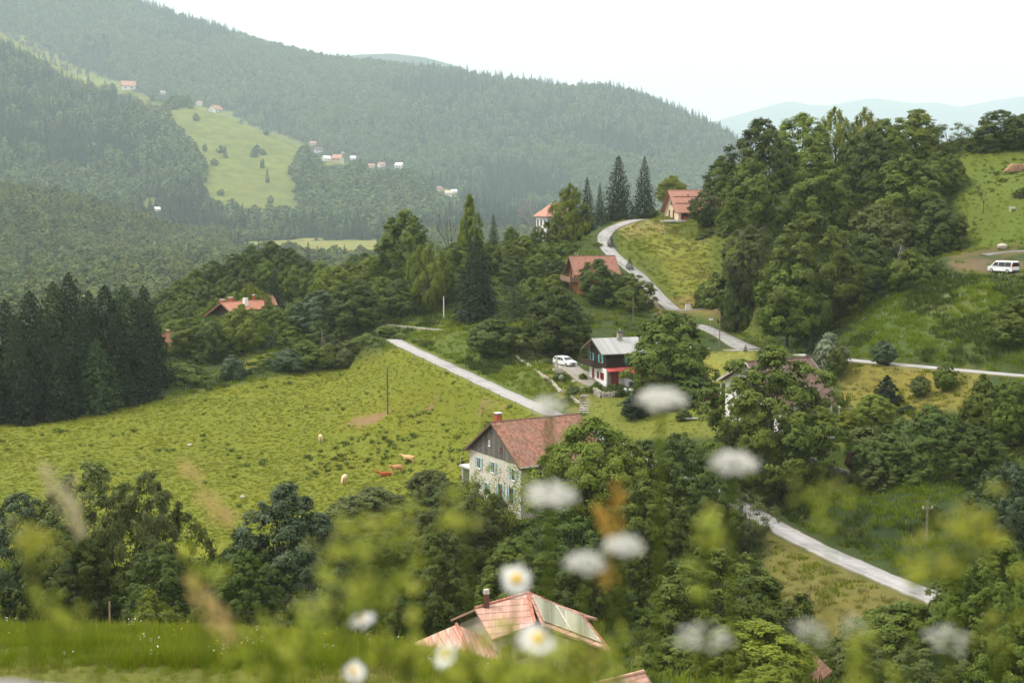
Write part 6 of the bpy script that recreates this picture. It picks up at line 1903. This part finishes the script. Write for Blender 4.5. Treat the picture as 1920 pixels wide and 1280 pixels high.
def cow_mesh(graze=True, lying=False):
    J, E, RR = [], [], []
    def add(p, r, par=None):
        J.append(p); RR.append(r)
        if par is not None: E.append((par, len(J) - 1))
        return len(J) - 1
    dz = -.62 if lying else 0
    root = add((0, 0, 1.02 + dz), (.36, .40))
    ch = add((.55, 0, .98 + dz), (.33, .40), root); sh = add((.85, 0, 1.05 + dz), (.24, .32), ch)
    ru = add((-.55, 0, 1.05 + dz), (.33, .36), root); ta = add((-.88, 0, 1.12 + dz), (.2, .24), ru)
    add((-.98, 0, 1.08 + dz), (.04, .04), ta); add((-1.0, 0, .6 + dz * .5), (.025, .025), len(J) - 1)
    if graze and not lying:
        n1 = add((1.2, 0, .88), (.17, .22), sh); n2 = add((1.45, 0, .55), (.13, .16), n1); hd = add((1.55, 0, .34), (.12, .14), n2); add((1.62, 0, .1), (.09, .09), hd)
    else:
        n1 = add((1.15, 0, 1.22 + dz), (.17, .22), sh); n2 = add((1.4, 0, 1.38 + dz), (.13, .17), n1); hd = add((1.6, 0, 1.35 + dz), (.12, .14), n2); add((1.86, 0, 1.2 + dz), (.09, .09), hd)
    for s in (-1, 1):
        add((J[n2][0] + .02, s * .24, J[n2][2] + .05), (.045, .03), n2)
        if lying:
            add((.75, s * .38, .16), (.1, .1), ch); add((1.05, s * .34, .1), (.07, .07), len(J) - 1)
            add((-.6, s * .42, .18), (.14, .14), ru); add((-.2, s * .5, .1), (.08, .08), len(J) - 1)
        else:
            k = add((.68, s * .2, .62), (.12, .14), ch); k = add((.7, s * .2, .36), (.075, .08), k); k = add((.68, s * .2, .1), (.055, .06), k); add((.71, s * .2, .0), (.065, .065), k)
            k = add((-.62, s * .22, .72), (.17, .2), ru); k = add((-.82, s * .22, .42), (.08, .09), k); k = add((-.76, s * .22, .12), (.055, .06), k); add((-.73, s * .22, .0), (.065, .065), k)
    me = bpy.data.meshes.new('cow')
    me.from_pydata(J, E, [])
    o = bpy.data.objects.new('cow', me); COL.objects.link(o)
    sk = o.modifiers.new('skin', 'SKIN'); sk.use_smooth_shade = True
    for i, v in enumerate(me.skin_vertices[0].data):
        v.radius = RR[i]; v.use_root = (i == 0)
    ss = o.modifiers.new('sub', 'SUBSURF'); ss.levels = 1; ss.render_levels = 2
    return o


def build_cows():
    g = cow_mesh(True); s = cow_mesh(False); l = cow_mesh(False, True)
    L = [(g, 601, 828, 235, R(100), 'cream', 'pale cream cow alone in the middle of the meadow'), (g, 646, 905, 206, R(-100), 'cream', 'cream cow grazing towards the viewer at the meadow edge', 1),
         (l, 723, 892, 208, R(175), 'red', 'dark red cow lying in the grass'), (s, 745, 886, 210, R(-140), 'orange', 'orange-brown cow standing beside the lying red one'),
         (s, 767, 868, 216, R(160), 'tan', 'tan cow partly hidden by the tall bush', 1), (s, 764, 988, 178, R(-60), 'red', 'red cow behind the yellow-green flower in the hollow', 1)]
    for it in L:
        o, px, py, D, rz, m, lb = it[:7]
        if len(it) > 7 or o.get('label'):
            o = o.copy(); COL.objects.link(o)
        p = hit(px, py, 150)
        if p.y > 260: p = at(px, py, D); p.z = gz(p.x, p.y)
        o.location = p; o.rotation_euler = (0, 0, rz); o.scale = (.92, .92, .92)
        if not o.data.materials: o.data.materials.append(None)
        o.material_slots[0].link = 'OBJECT'; o.material_slots[0].material = COWS[m]
        tag(o, lb, 'cow', 'cows in the meadow')


# ------------------------------------------------------------------ small things in the gardens
def rock(name, p, sx, sy, sz, mat, label, seed, cat='boulder'):
    bm = bmesh.new(); bmesh.ops.create_icosphere(bm, subdivisions=3, radius=1)
    rr = np.random.default_rng(seed); off = rr.uniform(0, 50, 3)
    for v in bm.verts:
        n = float(fbm(np.array([v.co.x * 1.3 + off[0]]), np.array([v.co.y * 1.3 + v.co.z * 1.7 + off[1]]), 3, seed)[0])
        v.co *= 1 + .35 * n
        v.co = Vector((v.co.x * sx, v.co.y * sy, v.co.z * sz))
    me = bpy.data.meshes.new(name); bm.to_mesh(me); bm.free()
    o = link(name, me, mat); o.location = p; tag(o, label, cat); return o


def build_small():
    p = hit(1880, 466, 200); rock('boulder', p + Vector((0, 0, .35)), .95, .7, .62, PALESTONE, 'big pale boulder beside the grey driveway', 4)
    for k, (px, py, lb) in enumerate(((355, 835, 'white stone lying in the meadow grass'), (1075, 716, 'pale stone on the drive edge'), (1240, 437, 'white stone on the hay slope'), (455, 932, 'pale stone near the lone round tree'))):
        q = hit(px, py, 150); rock('stone', q + Vector((0, 0, .1)), .4, .3, .22, PALESTONE, lb, 20 + k, 'stone')
    # log pile
    p = hit(1908, 322, 240)
    t = empty('log_pile', p, R(8), 'stack of cut logs on the steep meadow', 'log pile')
    lm = rough_mat('cut_log_ends', (0.40, 0.25, 0.15), .4, 6, .9, .1, .2); rr = random.Random(2)
    for k in range(5):
        for i in range(16 - k * 2):
            x = -2.6 + .36 * i + .18 * k * 2 + rr.uniform(-.04, .04)
            MB().tube([(x, -.7 + rr.uniform(-.1, .1), .16 + .3 * k), (x, .7, .16 + .3 * k)], rr.uniform(.14, .19), 8).build('log', lm, t)
    # white garden chair pair on the steep meadow
    p = hit(1899, 396, 240)
    t = empty('garden_bench', p, R(15), 'pale garden bench on the worn patch of the steep meadow', 'bench')
    MB().box(-.7, -.2, .42, .7, .2, .47).build('seat', CONCRETE, t); MB().box(-.7, .2, .55, .7, .25, .85).build('backrest', CONCRETE, t)
    for x in (-.62, .56):
        for y in (-.22, .18): MB().box(x, y, -.1, x + .06, y + .06, .42).build('leg', WHITEPAINT, t)
    # bench and logs beside the red maple
    p = hit(1325, 782, 150)
    t = empty('garden_table', p, R(-6), 'grey wooden garden table below the red maple bush', 'table')
    MB().box(-.95, -.3, .72, .95, .3, .78).build('table_top', POLEWOOD, t)
    for x in (-.85, .75):
        for y in (-.25, .17): MB().box(x, y, -.2, x + .08, y + .08, .72).build('leg', POLEWOOD, t)
    p = hit(1312, 786, 150)
    tag(MB().tube([p + Vector((-2.2, .2, .1)), p + Vector((1.8, 0, .1))], .16, 8).build('log', BARK_PALE), 'long pale log lying in front of the garden table', 'log')
    # hot tub, stove and patio behind the great tree
    p = at(1554, 800, 185); p.z = gz(p.x, p.y)
    t = empty('hot_tub', p, 0, 'round wooden hot tub with a pale lid by the hidden white house', 'hot tub')
    MB().tube([(0, 0, -.3), (0, 0, 1.15)], .85, 20).build('barrel', OLDWOOD, t); MB().tube([(0, 0, 1.15), (0, 0, 1.25)], .9, 20).build('lid', METAL, t)
    for z in (.3, .85): MB().tube([(0, 0, z), (0, 0, z + .06)], .87, 20).build('hoop', DARKMETAL, t)
    q = p + Vector((1.35, .1, 0))
    t = empty('stove', q, 0, 'small dark stove with a chimney pipe beside the hot tub', 'stove')
    MB().box(-.3, -.3, -.2, .3, .3, .75).build('firebox', DARKMETAL, t); MB().tube([(0, 0, .75), (0, 0, 2.3)], .09, 8).build('pipe', METAL, t); MB().tube([(0, 0, 2.3), (0, 0, 2.45)], [.17, .05], 8).build('cowl', METAL, t)
    q = at(1566, 806, 182); q.z = gz(q.x, q.y) + .12
    tag(MB().box(q.x - 1.2, q.y - 1.6, q.z - .5, q.x + 1.4, q.y + 1.2, q.z + .1).build('patio', CONCRETE), 'white patio slab in front of the hot tub', 'patio')
    # white barrier of the driveway
    # parasol-less washing pole etc. are too small to see


# ------------------------------------------------------------------ grass tufts (nobody could count them)
def tuft_proto(seed, n, h, spread, w, mat, bend=.5):
    rng = np.random.default_rng(seed)
    V, Fc, T = [], [], []
    for i in range(n):
        a = rng.uniform(0, 6.283); r = spread * np.sqrt(rng.random()); b = np.array([np.cos(a) * r, np.sin(a) * r, -.03])
        d = np.array([np.cos(a), np.sin(a), 0]) * bend * rng.uniform(.2, 1); hh = h * rng.uniform(.5, 1.05)
        s = np.array([-np.sin(a + rng.normal() * .7), np.cos(a + rng.normal() * .7), 0]) * w
        p0 = b; p1 = b + d * hh * .3 + np.array([0, 0, hh * .55]); p2 = b + d * hh + np.array([0, 0, hh * .95])
        k = len(V); V += [p0 - s, p0 + s, p1 + s * .8, p1 - s * .8, p2 + s * .15, p2 - s * .15]
        Fc += [(k, k + 1, k + 2, k + 3), (k + 3, k + 2, k + 4, k + 5)]; t = rng.random(); T += [t] * 6
    me = mesh_np('tuft', np.array(V), Fc, tint=np.array(T)); me.materials.append(mat)
    return bpy.data.objects.new('tuft_%d' % seed, me)


def build_grass():
    gm = dict(rush=leaf_mat('rush_blades', (0.045, 0.072, 0.012), (0.100, 0.122, 0.022), .2, .1), grass=leaf_mat('grass_blades', (0.128, 0.152, 0.010), (0.205, 0.215, 0.020), .35, .1),
              lush=leaf_mat('lush_blades', (0.105, 0.155, 0.010), (0.190, 0.225, 0.020), .45, .1), dry=leaf_mat('dry_blades', (0.17, 0.155, 0.045), (0.25, 0.225, 0.08), .3, .1),
              flower=leaf_mat('white_blossom', (0.45, 0.46, 0.40), (0.7, 0.7, 0.64), .2, .1), ydot=leaf_mat('yellow_blossom', (0.5, 0.36, 0.01), (0.7, 0.5, 0.03), .2, .1))
    rng = np.random.default_rng(21)
    # 1. meadow: grass everywhere, darker rush clumps in drifts
    protos = [tuft_proto(1, 26, .34, .45, .035, gm['grass']), tuft_proto(2, 26, .30, .5, .035, gm['grass']), tuft_proto(3, 40, .75, .42, .035, gm['rush'], .6), tuft_proto(4, 34, .6, .36, .035, gm['rush'], .7), tuft_proto(5, 30, .5, .5, .03, gm['dry'], .7)]
    xs = rng.uniform(-130, 40, 90000); ys = rng.uniform(165, 300, 90000)
    zs = np.array([gz(x, y) for x, y in zip(xs, ys)])
    px, py = proj(xs, ys, zs)
    md = in_poly(px, py, [(-60, 805), (0, 788), (320, 745), (620, 692), (770, 645), (1055, 785), (900, 960), (700, 1010), (300, 1060), (-60, 1060)])
    n1 = fbm(xs / 14, ys / 5, 4, 8); n2 = fbm(xs / 5, ys / 3, 3, 18)
    rush = (rng.random(len(xs)) < np.clip((n1 + n2 * .9 - .5) * .7, 0, .4) + 0.003) | (in_poly(px, py, [(560, 860), (740, 790), (930, 800), (900, 850), (700, 880), (580, 900)]) & (rng.random(len(xs)) < .03 + .14 * (n2 > .15)))
    dirt = np.zeros(len(xs), bool)
    for poly, colr, _s in ZONES:
        if colr == G_DIRT: dirt |= in_poly(px, py, poly)
    md &= ~dirt
    sel = md & (rush | (rng.random(len(xs)) < .5))
    idx = np.where(rush, rng.integers(2, 4, len(xs)), rng.integers(0, 2, len(xs)))
    idx = np.where((rng.random(len(xs)) < .05), 4, idx)
    sc = rng.uniform(.6, 1.35, len(xs)) * np.where(rush, rng.uniform(.45, .95, len(xs)), .55)
    bed_ = ZZ  # roads stay clear
    rl = np.array([[p.x, p.y] for L in ROAD_LINES for p in L[3]])
    def off_road(x, y, d):
        out = np.ones(len(x), bool)
        for i in range(0, len(x), 4000):
            out[i:i + 4000] = (((x[i:i + 4000, None] - rl[None, :, 0]) ** 2 + (y[i:i + 4000, None] - rl[None, :, 1]) ** 2).min(1)) > d * d
        return out
    k = np.where(sel)[0]; k = k[off_road(xs[k], ys[k], 2.6)]
    gn_scatter('meadow_grass', np.stack([xs[k], ys[k], zs[k]], 1), np.stack([sc[k] * 1.15, sc[k] * 1.15, sc[k]], 1), rng.uniform(0, 6.28, len(k)), idx[k], protos, 'grass tufts and rush clumps over the cow meadow', 'grass')
    # 2. rough grass on the other slopes
    protos = [tuft_proto(11, 26, .55, .5, .04, gm['grass']), tuft_proto(12, 30, .7, .55, .04, gm['lush']), tuft_proto(13, 26, .55, .5, .035, gm['dry']), tuft_proto(14, 34, .9, .6, .045, gm['rush'], .6), tuft_proto(15, 10, .85, .5, .02, gm['flower'], .3)]
    xs = rng.uniform(-125, 125, 125000); ys = rng.uniform(58, 345, 125000)
    zs = np.array([gz(x, y) for x, y in zip(xs, ys)])
    px, py = proj(xs, ys, zs)
    lush = in_poly(px, py, [(1600, 520), (1930, 500), (1930, 690), (1600, 670)]) | in_poly(px, py, [(1440, 880), (1760, 900), (1780, 1100), (1440, 960)])
    hay = in_poly(px, py, [(1150, 400), (1300, 400), (1420, 440), (1420, 560), (1260, 575), (1160, 480)]) | in_poly(px, py, [(1580, 675), (1850, 700), (1830, 760), (1570, 770)]) | in_poly(px, py, [(1430, 985), (1600, 1070), (1770, 1135), (1780, 1200), (1560, 1210), (1440, 1100)])
    steep = in_poly(px, py, [(1790, 280), (1930, 280), (1930, 450), (1780, 455)])
    bank = in_poly(px, py, [(740, 600), (880, 600), (1040, 660), (1060, 775), (760, 640)]) | in_poly(px, py, [(1250, 590), (1430, 580), (1470, 640), (1420, 650)]) | in_poly(px, py, [(960, 640), (1110, 700), (1120, 740), (1070, 770), (980, 700)])
    lawn = in_poly(px, py, [(1090, 740), (1350, 740), (1370, 830), (1100, 830)]) | in_poly(px, py, [(1550, 790), (1650, 820), (1650, 905), (1550, 890)]) | in_poly(px, py, [(1300, 655), (1430, 655), (1400, 720), (1290, 720)])
    px_m = in_poly(px, py, [(-60, 805), (0, 788), (320, 745), (620, 692), (770, 645), (1055, 785), (900, 960), (700, 1010), (300, 1060), (-60, 1060)])
    rest = ~(px_m | lush | hay | steep | bank | lawn)
    sel = (rest & (rng.random(len(xs)) < .3)) | (lawn & (rng.random(len(xs)) < .5)) | (lush & (rng.random(len(xs)) < .8)) | (hay & (rng.random(len(xs)) < .6)) | (bank & (rng.random(len(xs)) < .6)) | (steep & (rng.random(len(xs)) < .35))
    n2 = fbm(xs / 6, ys / 6, 3, 28)
    idx = np.where(lush, np.where(n2 > .05, 3, 1), np.where(hay, np.where(n2 > .0, 2, 0), np.where(n2 > .18, 3, np.where(rng.random(len(xs)) < .5, 0, 1))))
    idx = np.where((rng.random(len(xs)) < np.where(in_poly(px, py, [(1760, 520), (1930, 505), (1930, 600), (1780, 620)]), .05, .008)) & ~steep, 4, idx)
    sc = rng.uniform(.6, 1.3, len(xs)) * np.where(steep, .5, 1) * np.where(hay, .8, 1) * np.where(lawn, .3, 1)
    idx = np.where(lawn, 0, idx)
    sel &= ~(in_poly(px, py, [(1755, 484), (1850, 470), (1930, 462), (1930, 524), (1780, 510)]) & (rng.random(len(xs)) < .9))
    k = np.where(sel)[0]; k = k[off_road(xs[k], ys[k], 3.0)]
    gn_scatter('rough_grass', np.stack([xs[k], ys[k], zs[k]], 1), np.stack([sc[k] * 1.2, sc[k] * 1.2, sc[k]], 1), rng.uniform(0, 6.28, len(k)), idx[k], protos, 'rough grass and wild flowers on the hillside banks', 'grass')
    # 3. verge below the viewpoint
    protos = [tuft_proto(21, 30, .45, .3, .008, gm['lush'], .45), tuft_proto(22, 26, .55, .3, .008, gm['grass'], .4), tuft_proto(23, 22, .45, .28, .008, gm['dry'], .5), tuft_proto(24, 4, .6, .25, .010, gm['ydot'], .2), tuft_proto(25, 4, .65, .25, .010, gm['flower'], .2)]
    for q in protos[3:]:
        me = q.data; n = len(me.vertices); co = np.empty(n * 3, np.float32); me.vertices.foreach_get('co', co); co = co.reshape(-1, 6, 3)
        c = co[:, 4:6].mean(1, keepdims=True); co = c + (co - co.mean(1, keepdims=True)) * np.array([1.6, 1.6, .06]); me.vertices.foreach_set('co', co.ravel())
    xs = rng.uniform(-22, 8, 36000); ys = rng.uniform(22, 41.5, 36000)
    keep = (ys > 27.6 + .8 * fbm(xs / 3, ys / 3, 2, 4)) | (rng.random(len(xs)) < .22 + .3 * (xs > -7))
    xs, ys = xs[keep], ys[keep]
    zs = np.array([gz(x, y) for x, y in zip(xs, ys)])
    n2 = fbm(xs / 2.5, ys / 2.5, 3, 38)
    idx = np.where(n2 > .12, 1, 0); idx = np.where((ys < 32) & (n2 > .2), 2, idx); idx = np.where(rng.random(len(xs)) < .45, 1, idx); idx = np.where(rng.random(len(xs)) < .05, 2, idx); idx = np.where(rng.random(len(xs)) < .006, 3, idx); idx = np.where(rng.random(len(xs)) < .005, 4, idx)
    sc = rng.uniform(.4, .95, len(xs)) * (.5 + .6 * vnoise(xs / 1.5, ys / 1.5, 3)) * np.where(ys < 28, .6, 1)
    gn_scatter('verge_grass', np.stack([xs, ys, zs], 1), np.stack([sc, sc, sc], 1), rng.uniform(0, 6.28, len(xs)), idx, protos, 'lush flowering grass along the verge at the bottom', 'grass')
    # 4. bank at the viewpoint: out-of-focus blades
    protos = [tuft_proto(31, 22, .5, .10, .004, gm['grass'], .35), tuft_proto(32, 18, .62, .12, .004, gm['lush'], .35), tuft_proto(33, 12, .6, .1, .0035, gm['dry'], .4)]
    xs = rng.uniform(-3.2, 3.2, 5200); ys = rng.uniform(1.7, 7.5, 5200)
    zs = np.array([gz(x, y) for x, y in zip(xs, ys)])
    topz = zs + .55
    fr = (-topz) / ys
    want = rng.random(len(xs)) < np.where(xs < .3 * ys * 0 + 0.35, .22, .12)
    sc = rng.uniform(.5, .95, len(xs))
    # blades stay below the flower heads
    need = (-(1290 - 350) / F * ys) - zs
    sc = np.clip(sc, .2, np.maximum(.2, (need + (.02 + .16 * rng.random(len(xs)) ** 2) * ys / 2.5) / .58))
    k = np.where(want)[0]
    gn_scatter('bank_grass', np.stack([xs[k], ys[k], zs[k]], 1), np.stack([sc[k]] * 3, 1), rng.uniform(0, 6.28, len(k)), rng.integers(0, 3, len(k)), protos, 'out of focus grass on the bank in front of the flowers', 'grass')


# ------------------------------------------------------------------ flowers on the bank, close to the viewpoint
def build_flowers():
    stem_m = leaf_mat('flower_stems', (0.07, 0.10, 0.015), (0.12, 0.15, 0.025), .2, .1)
    petal = leaf_mat('white_petals', (0.82, 0.81, 0.79), (0.88, 0.87, 0.86), .4, .15, hue=0, tcol=(1, 1, .98)); eye = rough_mat('yellow_flower_eye', (0.62, 0.40, 0.02), .2, 60, .8, .1, 0)
    umb = leaf_mat('cream_umbel', (0.80, 0.79, 0.76), (0.88, 0.87, 0.85), .6, .1, hue=0, tcol=(1, 1, .97))
    lady = leaf_mat('yellow_green_blossom', (0.40, 0.40, 0.08), (0.56, 0.54, 0.15), .5, .1)
    sor = rough_mat('orange_sorrel_seeds', (0.56, 0.33, 0.07), .25, 60, .8, .1, 0)
    plume = rough_mat('pale_grass_plume', (0.46, 0.40, 0.24), .2, 80, .9, .1, 0); plume2 = rough_mat('tan_grass_plume', (0.50, 0.36, 0.15), .2, 80, .9, .1, 0)
    rr = random.Random(9)

    def root_of(head):
        x = head.x + rr.uniform(-.06, .06); y = head.y + rr.uniform(-.05, .12)
        return Vector((x, y, gz(x, y)))

    def stem(t, base, head, r=.0026, leaves=4):
        b = Vector((0, 0, -.03)); h = head - base; mid = h * .5 + Vector((rr.uniform(-.03, .03), rr.uniform(-.02, .02), .03))
        MB().tube([b, mid * .5, mid, mid.lerp(h, .5), h], r, 5).build('stem', stem_m, t)
        for k in range(leaves):
            p = h * (.12 + .2 * k) + Vector((0, 0, 0)); a = rr.uniform(0, 6.28); d = Vector((math.cos(a), math.sin(a), .35)); s = Vector((-d.y, d.x, 0)) * .008; L = rr.uniform(.05, .11)
            MB().poly([p, p + d * L * .4 + s, p + d * L, p + d * L * .4 - s]).build('leaf', stem_m, t)
    def daisy(px, py, D, r, tilt, label):
        h = at(px, py, D); b = root_of(h)
        t = empty('daisy', b, 0, label, 'flower', 'ox-eye daisies on the bank')
        stem(t, b, h)
        q = h - b; up = Vector(tilt).normalized(); a = up.orthogonal().normalized(); c = up.cross(a)
        n = 19
        for k in range(n):
            th = 2 * math.pi * k / n + rr.uniform(-.08, .08); d = a * math.cos(th) + c * math.sin(th); s = up.cross(d); L = r * rr.uniform(.88, 1.08); dr = rr.uniform(-.12, .12)
            MB().hull([q + d * r * .22 - s * r * .05 - up * .0006, q + d * L * .6 - s * r * .13 + up * dr * r * .5 - up * .0006, q + d * L + up * dr * r - up * .0006, q + d * L * .6 + s * r * .13 + up * dr * r * .5 - up * .0006, q + d * r * .22 + s * r * .05 - up * .0006],
                      [q + d * r * .22 - s * r * .05, q + d * L * .6 - s * r * .13 + up * dr * r * .5, q + d * L + up * dr * r, q + d * L * .6 + s * r * .13 + up * dr * r * .5, q + d * r * .22 + s * r * .05]).build('petal', petal, t)
        MB().tube([q - up * .002, q + up * r * .1, q + up * r * .17, q + up * r * .19], [r * .2, r * .3, r * .22, r * .03], 10).build('flower_eye', eye, t, True)

    def umbel(px, py, D, w, label, mat=umb, grp='white umbels on the bank', dens=1.0, name='umbel_flower', up=(0, -.3, 1), flat=.18):
        h = at(px, py, D); b = root_of(h)
        t = empty(name, b, 0, label, 'flower', grp)
        stem(t, b, h - Vector((0, 0, w * .45)), .0036, 4)
        q = h - b; U = Vector(up).normalized(); a = U.orthogonal().normalized(); c = U.cross(a)
        ry = MB(); bl = MB()
        for k in range(int(26 * dens)):
            th = k * 2.4; rad = w * .5 * math.sqrt((k + .5) / (26 * dens)); p = q + (a * math.cos(th) + c * math.sin(th)) * rad - U * rad * rad / w * flat * 2
            ry.tube([q - U * w * .45, p], .0009, 4, cap=False)
            for j in range(9):
                o = Vector((rr.gauss(0, 1), rr.gauss(0, 1), rr.gauss(0, .35))) * w * .055
                e = w * .031; z = p + o
                bl.hull([z + a * -e + c * -e, z + a * e + c * -e, z + a * e + c * e, z + a * -e + c * e], [z + a * -e * .5 + c * -e * .5 + U * e, z + a * e * .5 + c * -e * .5 + U * e, z + a * e * .5 + c * e * .5 + U * e, z + a * -e * .5 + c * e * .5 + U * e])
        ry.build('rays', stem_m, t); bl.build('blossom', mat, t)

    def spray(px, py, D, w, h_, label, mat, n=60, grp='yellow-green flowering sprays on the bank', name='spray_flower', size=.0048):
        """loose branching head of many tiny flowers"""
        hd = at(px, py, D); b = root_of(hd - Vector((0, 0, h_ * .5)))
        t = empty(name, b, 0, label, 'flower', grp)
        q = hd - b
        st = MB(); bl = MB(); st.tube([(0, 0, -.03), q * .5 + Vector((.01, 0, 0)), q - Vector((0, 0, h_ * .3))], [.003, .0025, .0018], 5)
        n = int(n * 1.0)
        heads = []
        for k in range(max(4, n // 9)):
            z = rr.uniform(-.5, .5); th = rr.uniform(0, 6.28); rad = w * .55 * math.sqrt(rr.random()) * (1 - abs(z) * .6)
            c0 = q + Vector((math.cos(th) * rad, math.sin(th) * rad * .7, z * h_)); heads.append((c0, rr.uniform(.08, .22) * w))
            st.tube([q - Vector((0, 0, h_ * (.6 - z * .3))), c0], .0013, 4, cap=False)
        for k in range(n):
            c0, rd = heads[k % len(heads)]
            p = c0 + Vector((rr.gauss(0, 1), rr.gauss(0, 1), rr.gauss(0, .6))) * rd
            e = size * rr.uniform(.6, 1.2); d = Vector((rr.gauss(0, 1), rr.gauss(0, 1), rr.gauss(0, 1))).normalized(); a = d.orthogonal().normalized() * e; c = d.cross(a)
            bl.poly([p - a, p + c, p + a, p - c])
        st.build('stem', stem_m, t); o = bl.build('blossom', mat, t)

    def spike(px0, py0, px1, py1, D, w, label, mat, name='grass_plume', grp='grass plumes on the bank', n=85):
        a, b_ = at(px0, py0, D), at(px1, py1, D * 1.0)
        b = root_of(Vector((b_.x + (b_.x - a.x) * .3, b_.y, 0)))
        t = empty(name, b, 0, label, 'grass', grp)
        A, Bq = a - b, b_ - b
        MB().tube([(0, 0, -.03), Bq * .55, Bq, A], [.0018, .0015, .0012, .0006], 5).build('stem', stem_m, t)
        m = MB()
        for k in range(n):
            f = rr.random(); p = A.lerp(Bq, f) + Vector((rr.gauss(0, 1), rr.gauss(0, 1), rr.gauss(0, 1))) * w * (.15 + .4 * math.sin(math.pi * f) ** .7) * .5
            e = .0045 * rr.uniform(.7, 1.5); d = (A - Bq).normalized(); s = d.orthogonal() * e * .45
            m.poly([p - d * e, p + s, p + d * e, p - s])
        m.build('seed_head', mat, t)

    for px, py, D, r, tilt, lb in ((968, 1085, 2.3, .031, (.1, -.7, .45), 'ox-eye daisy in front of the near roof ridge'), (1008, 1198, 1.9, .032, (.25, -.5, .7), 'ox-eye daisy over the near house wall'),
                                   (836, 1226, 2.25, .027, (-.5, -.5, .6), 'ox-eye daisy turned sideways over the porch roof'), (678, 1160, 2.3, .026, (-.2, -.25, .95), 'ox-eye daisy seen edge-on beside the porch'),
                                   (664, 1258, 2.2, .021, (.1, -.6, .7), 'small ox-eye daisy lowest of the daisies')):
        daisy(px, py, D, r, tilt, lb)
    for px, py, D, w, lb, dn in ((1240, 742, 1.9, .070, 'large white umbel blurring the lawn below the dark chalet', 1.2), (1030, 756, 1.9, .055, 'faint white umbel over the pale lane', .6), (1376, 862, 1.9, .070, 'white umbel in front of the great tree', 1.2),
                                 (1032, 922, 1.9, .072, 'bright white umbel below the farmhouse eave', 1.5), (1168, 1018, 1.8, .055, 'white umbel next to the orange sorrel', 1.1), (1097, 1050, 1.8, .055, 'white umbel lower beside the orange sorrel', 1.1),
                                 (1318, 1188, 1.6, .065, 'thin greenish white umbel over the big round tree', .5), (1775, 1194, 1.6, .06, 'faint white umbel over the bush at the lane end', .45), (1520, 1178, 1.6, .05, 'faint greenish umbel beside the grey pole', .4), (1600, 1168, 1.6, .04, 'faintest umbel over the dry bank', .25)):
        umbel(px, py, D, w * .9, lb, dens=dn * .85)
    for px, py, D, w, h_, lb, n in ((705, 1030, 1.5, .09, .10, 'big yellow-green spray in front of the thicket', 190), (650, 1120, 1.5, .08, .07, 'yellow-green spray under the big one', 110), (870, 960, 1.7, .06, .05, 'small yellow-green spray before the twisted tree', 50),
                                    (1790, 1010, 1.5, .075, .09, 'yellow-green spray in front of the crossarm pole', 90), (1850, 960, 1.5, .05, .06, 'smaller yellow-green spray over the bluish tree', 45), (1720, 1060, 1.5, .05, .05, 'yellow-green spray over the lower lane', 40), (1640, 1235, 1.5, .055, .06, 'yellow-green spray at the bottom over the grey bush', 60),
                                    (55, 1030, 1.5, .06, .05, 'yellow-green spray at the left edge', 50), (110, 1150, 1.5, .06, .04, 'yellow-green spray over the verge grass', 40), (375, 1060, 1.6, .055, .04, 'yellow-green spray over the multi-stemmed tree', 45), (570, 1170, 1.6, .06, .07, 'yellow-green spray beside the edge-on daisy', 80),
                                    (500, 1235, 1.6, .10, .07, 'low yellow-green spray at the bottom', 110), (760, 1180, 1.7, .08, .10, 'yellow-green spray beside the porch roof', 90), (900, 1250, 1.8, .12, .06, 'low yellow-green spray under the daisies', 200), (1085, 1235, 1.7, .11, .06, 'yellow-green spray under the near house wall', 190), (1000, 1262, 1.7, .10, .04, 'lowest yellow-green spray below the wide daisy', 150),
                                    (1330, 1080, 1.5, .05, .12, 'pale green spray over the big round tree', 30), (1560, 960, 1.5, .09, .06, 'faint green spray over the dark grassy slope', 26), (1320, 960, 1.6, .05, .09, 'faint spray under the white umbel', 34), (1880, 1160, 1.5, .05, .12, 'tall green spray at the right bottom', 40), (960, 1170, 1.9, .07, .07, 'thin spray between the two round daisies', 36)):
        spray(px, py, D, w, h_, lb, lady, n)
    spike(1158, 905, 1150, 1010, 1.9, .026, 'orange sorrel spike in front of the ash trees', sor, 'sorrel_stalk', 'sorrel stalks on the bank', 46)
    spike(1122, 945, 1146, 1015, 1.9, .02, 'smaller orange sorrel spike beside the taller one', sor, 'sorrel_stalk', 'sorrel stalks on the bank', 36)
    spike(1138, 1060, 1140, 1085, 1.9, .03, 'short orange sorrel tip below the white umbels', sor, 'sorrel_stalk', 'sorrel stalks on the bank', 20)
    spike(82, 872, 158, 1000, 1.8, .03, 'pale leaning grass plume over the meadow edge', plume)
    spike(362, 1090, 436, 1200, 1.8, .03, 'tan leaning grass plume above the elder bush', plume2)
    spike(345, 870, 430, 980, 1.7, .03, 'faint tan grass plume over the lone meadow tree', plume2, n=60)
build_ground()
build_hills()
build_roads()
build_haze()
plant_trees()
plant_forest()
build_farmhouse()
build_chalet()
build_other_houses()
build_far_houses()
build_poles()
build_cars()
build_cows()
build_small()
build_grass()
build_flowers()
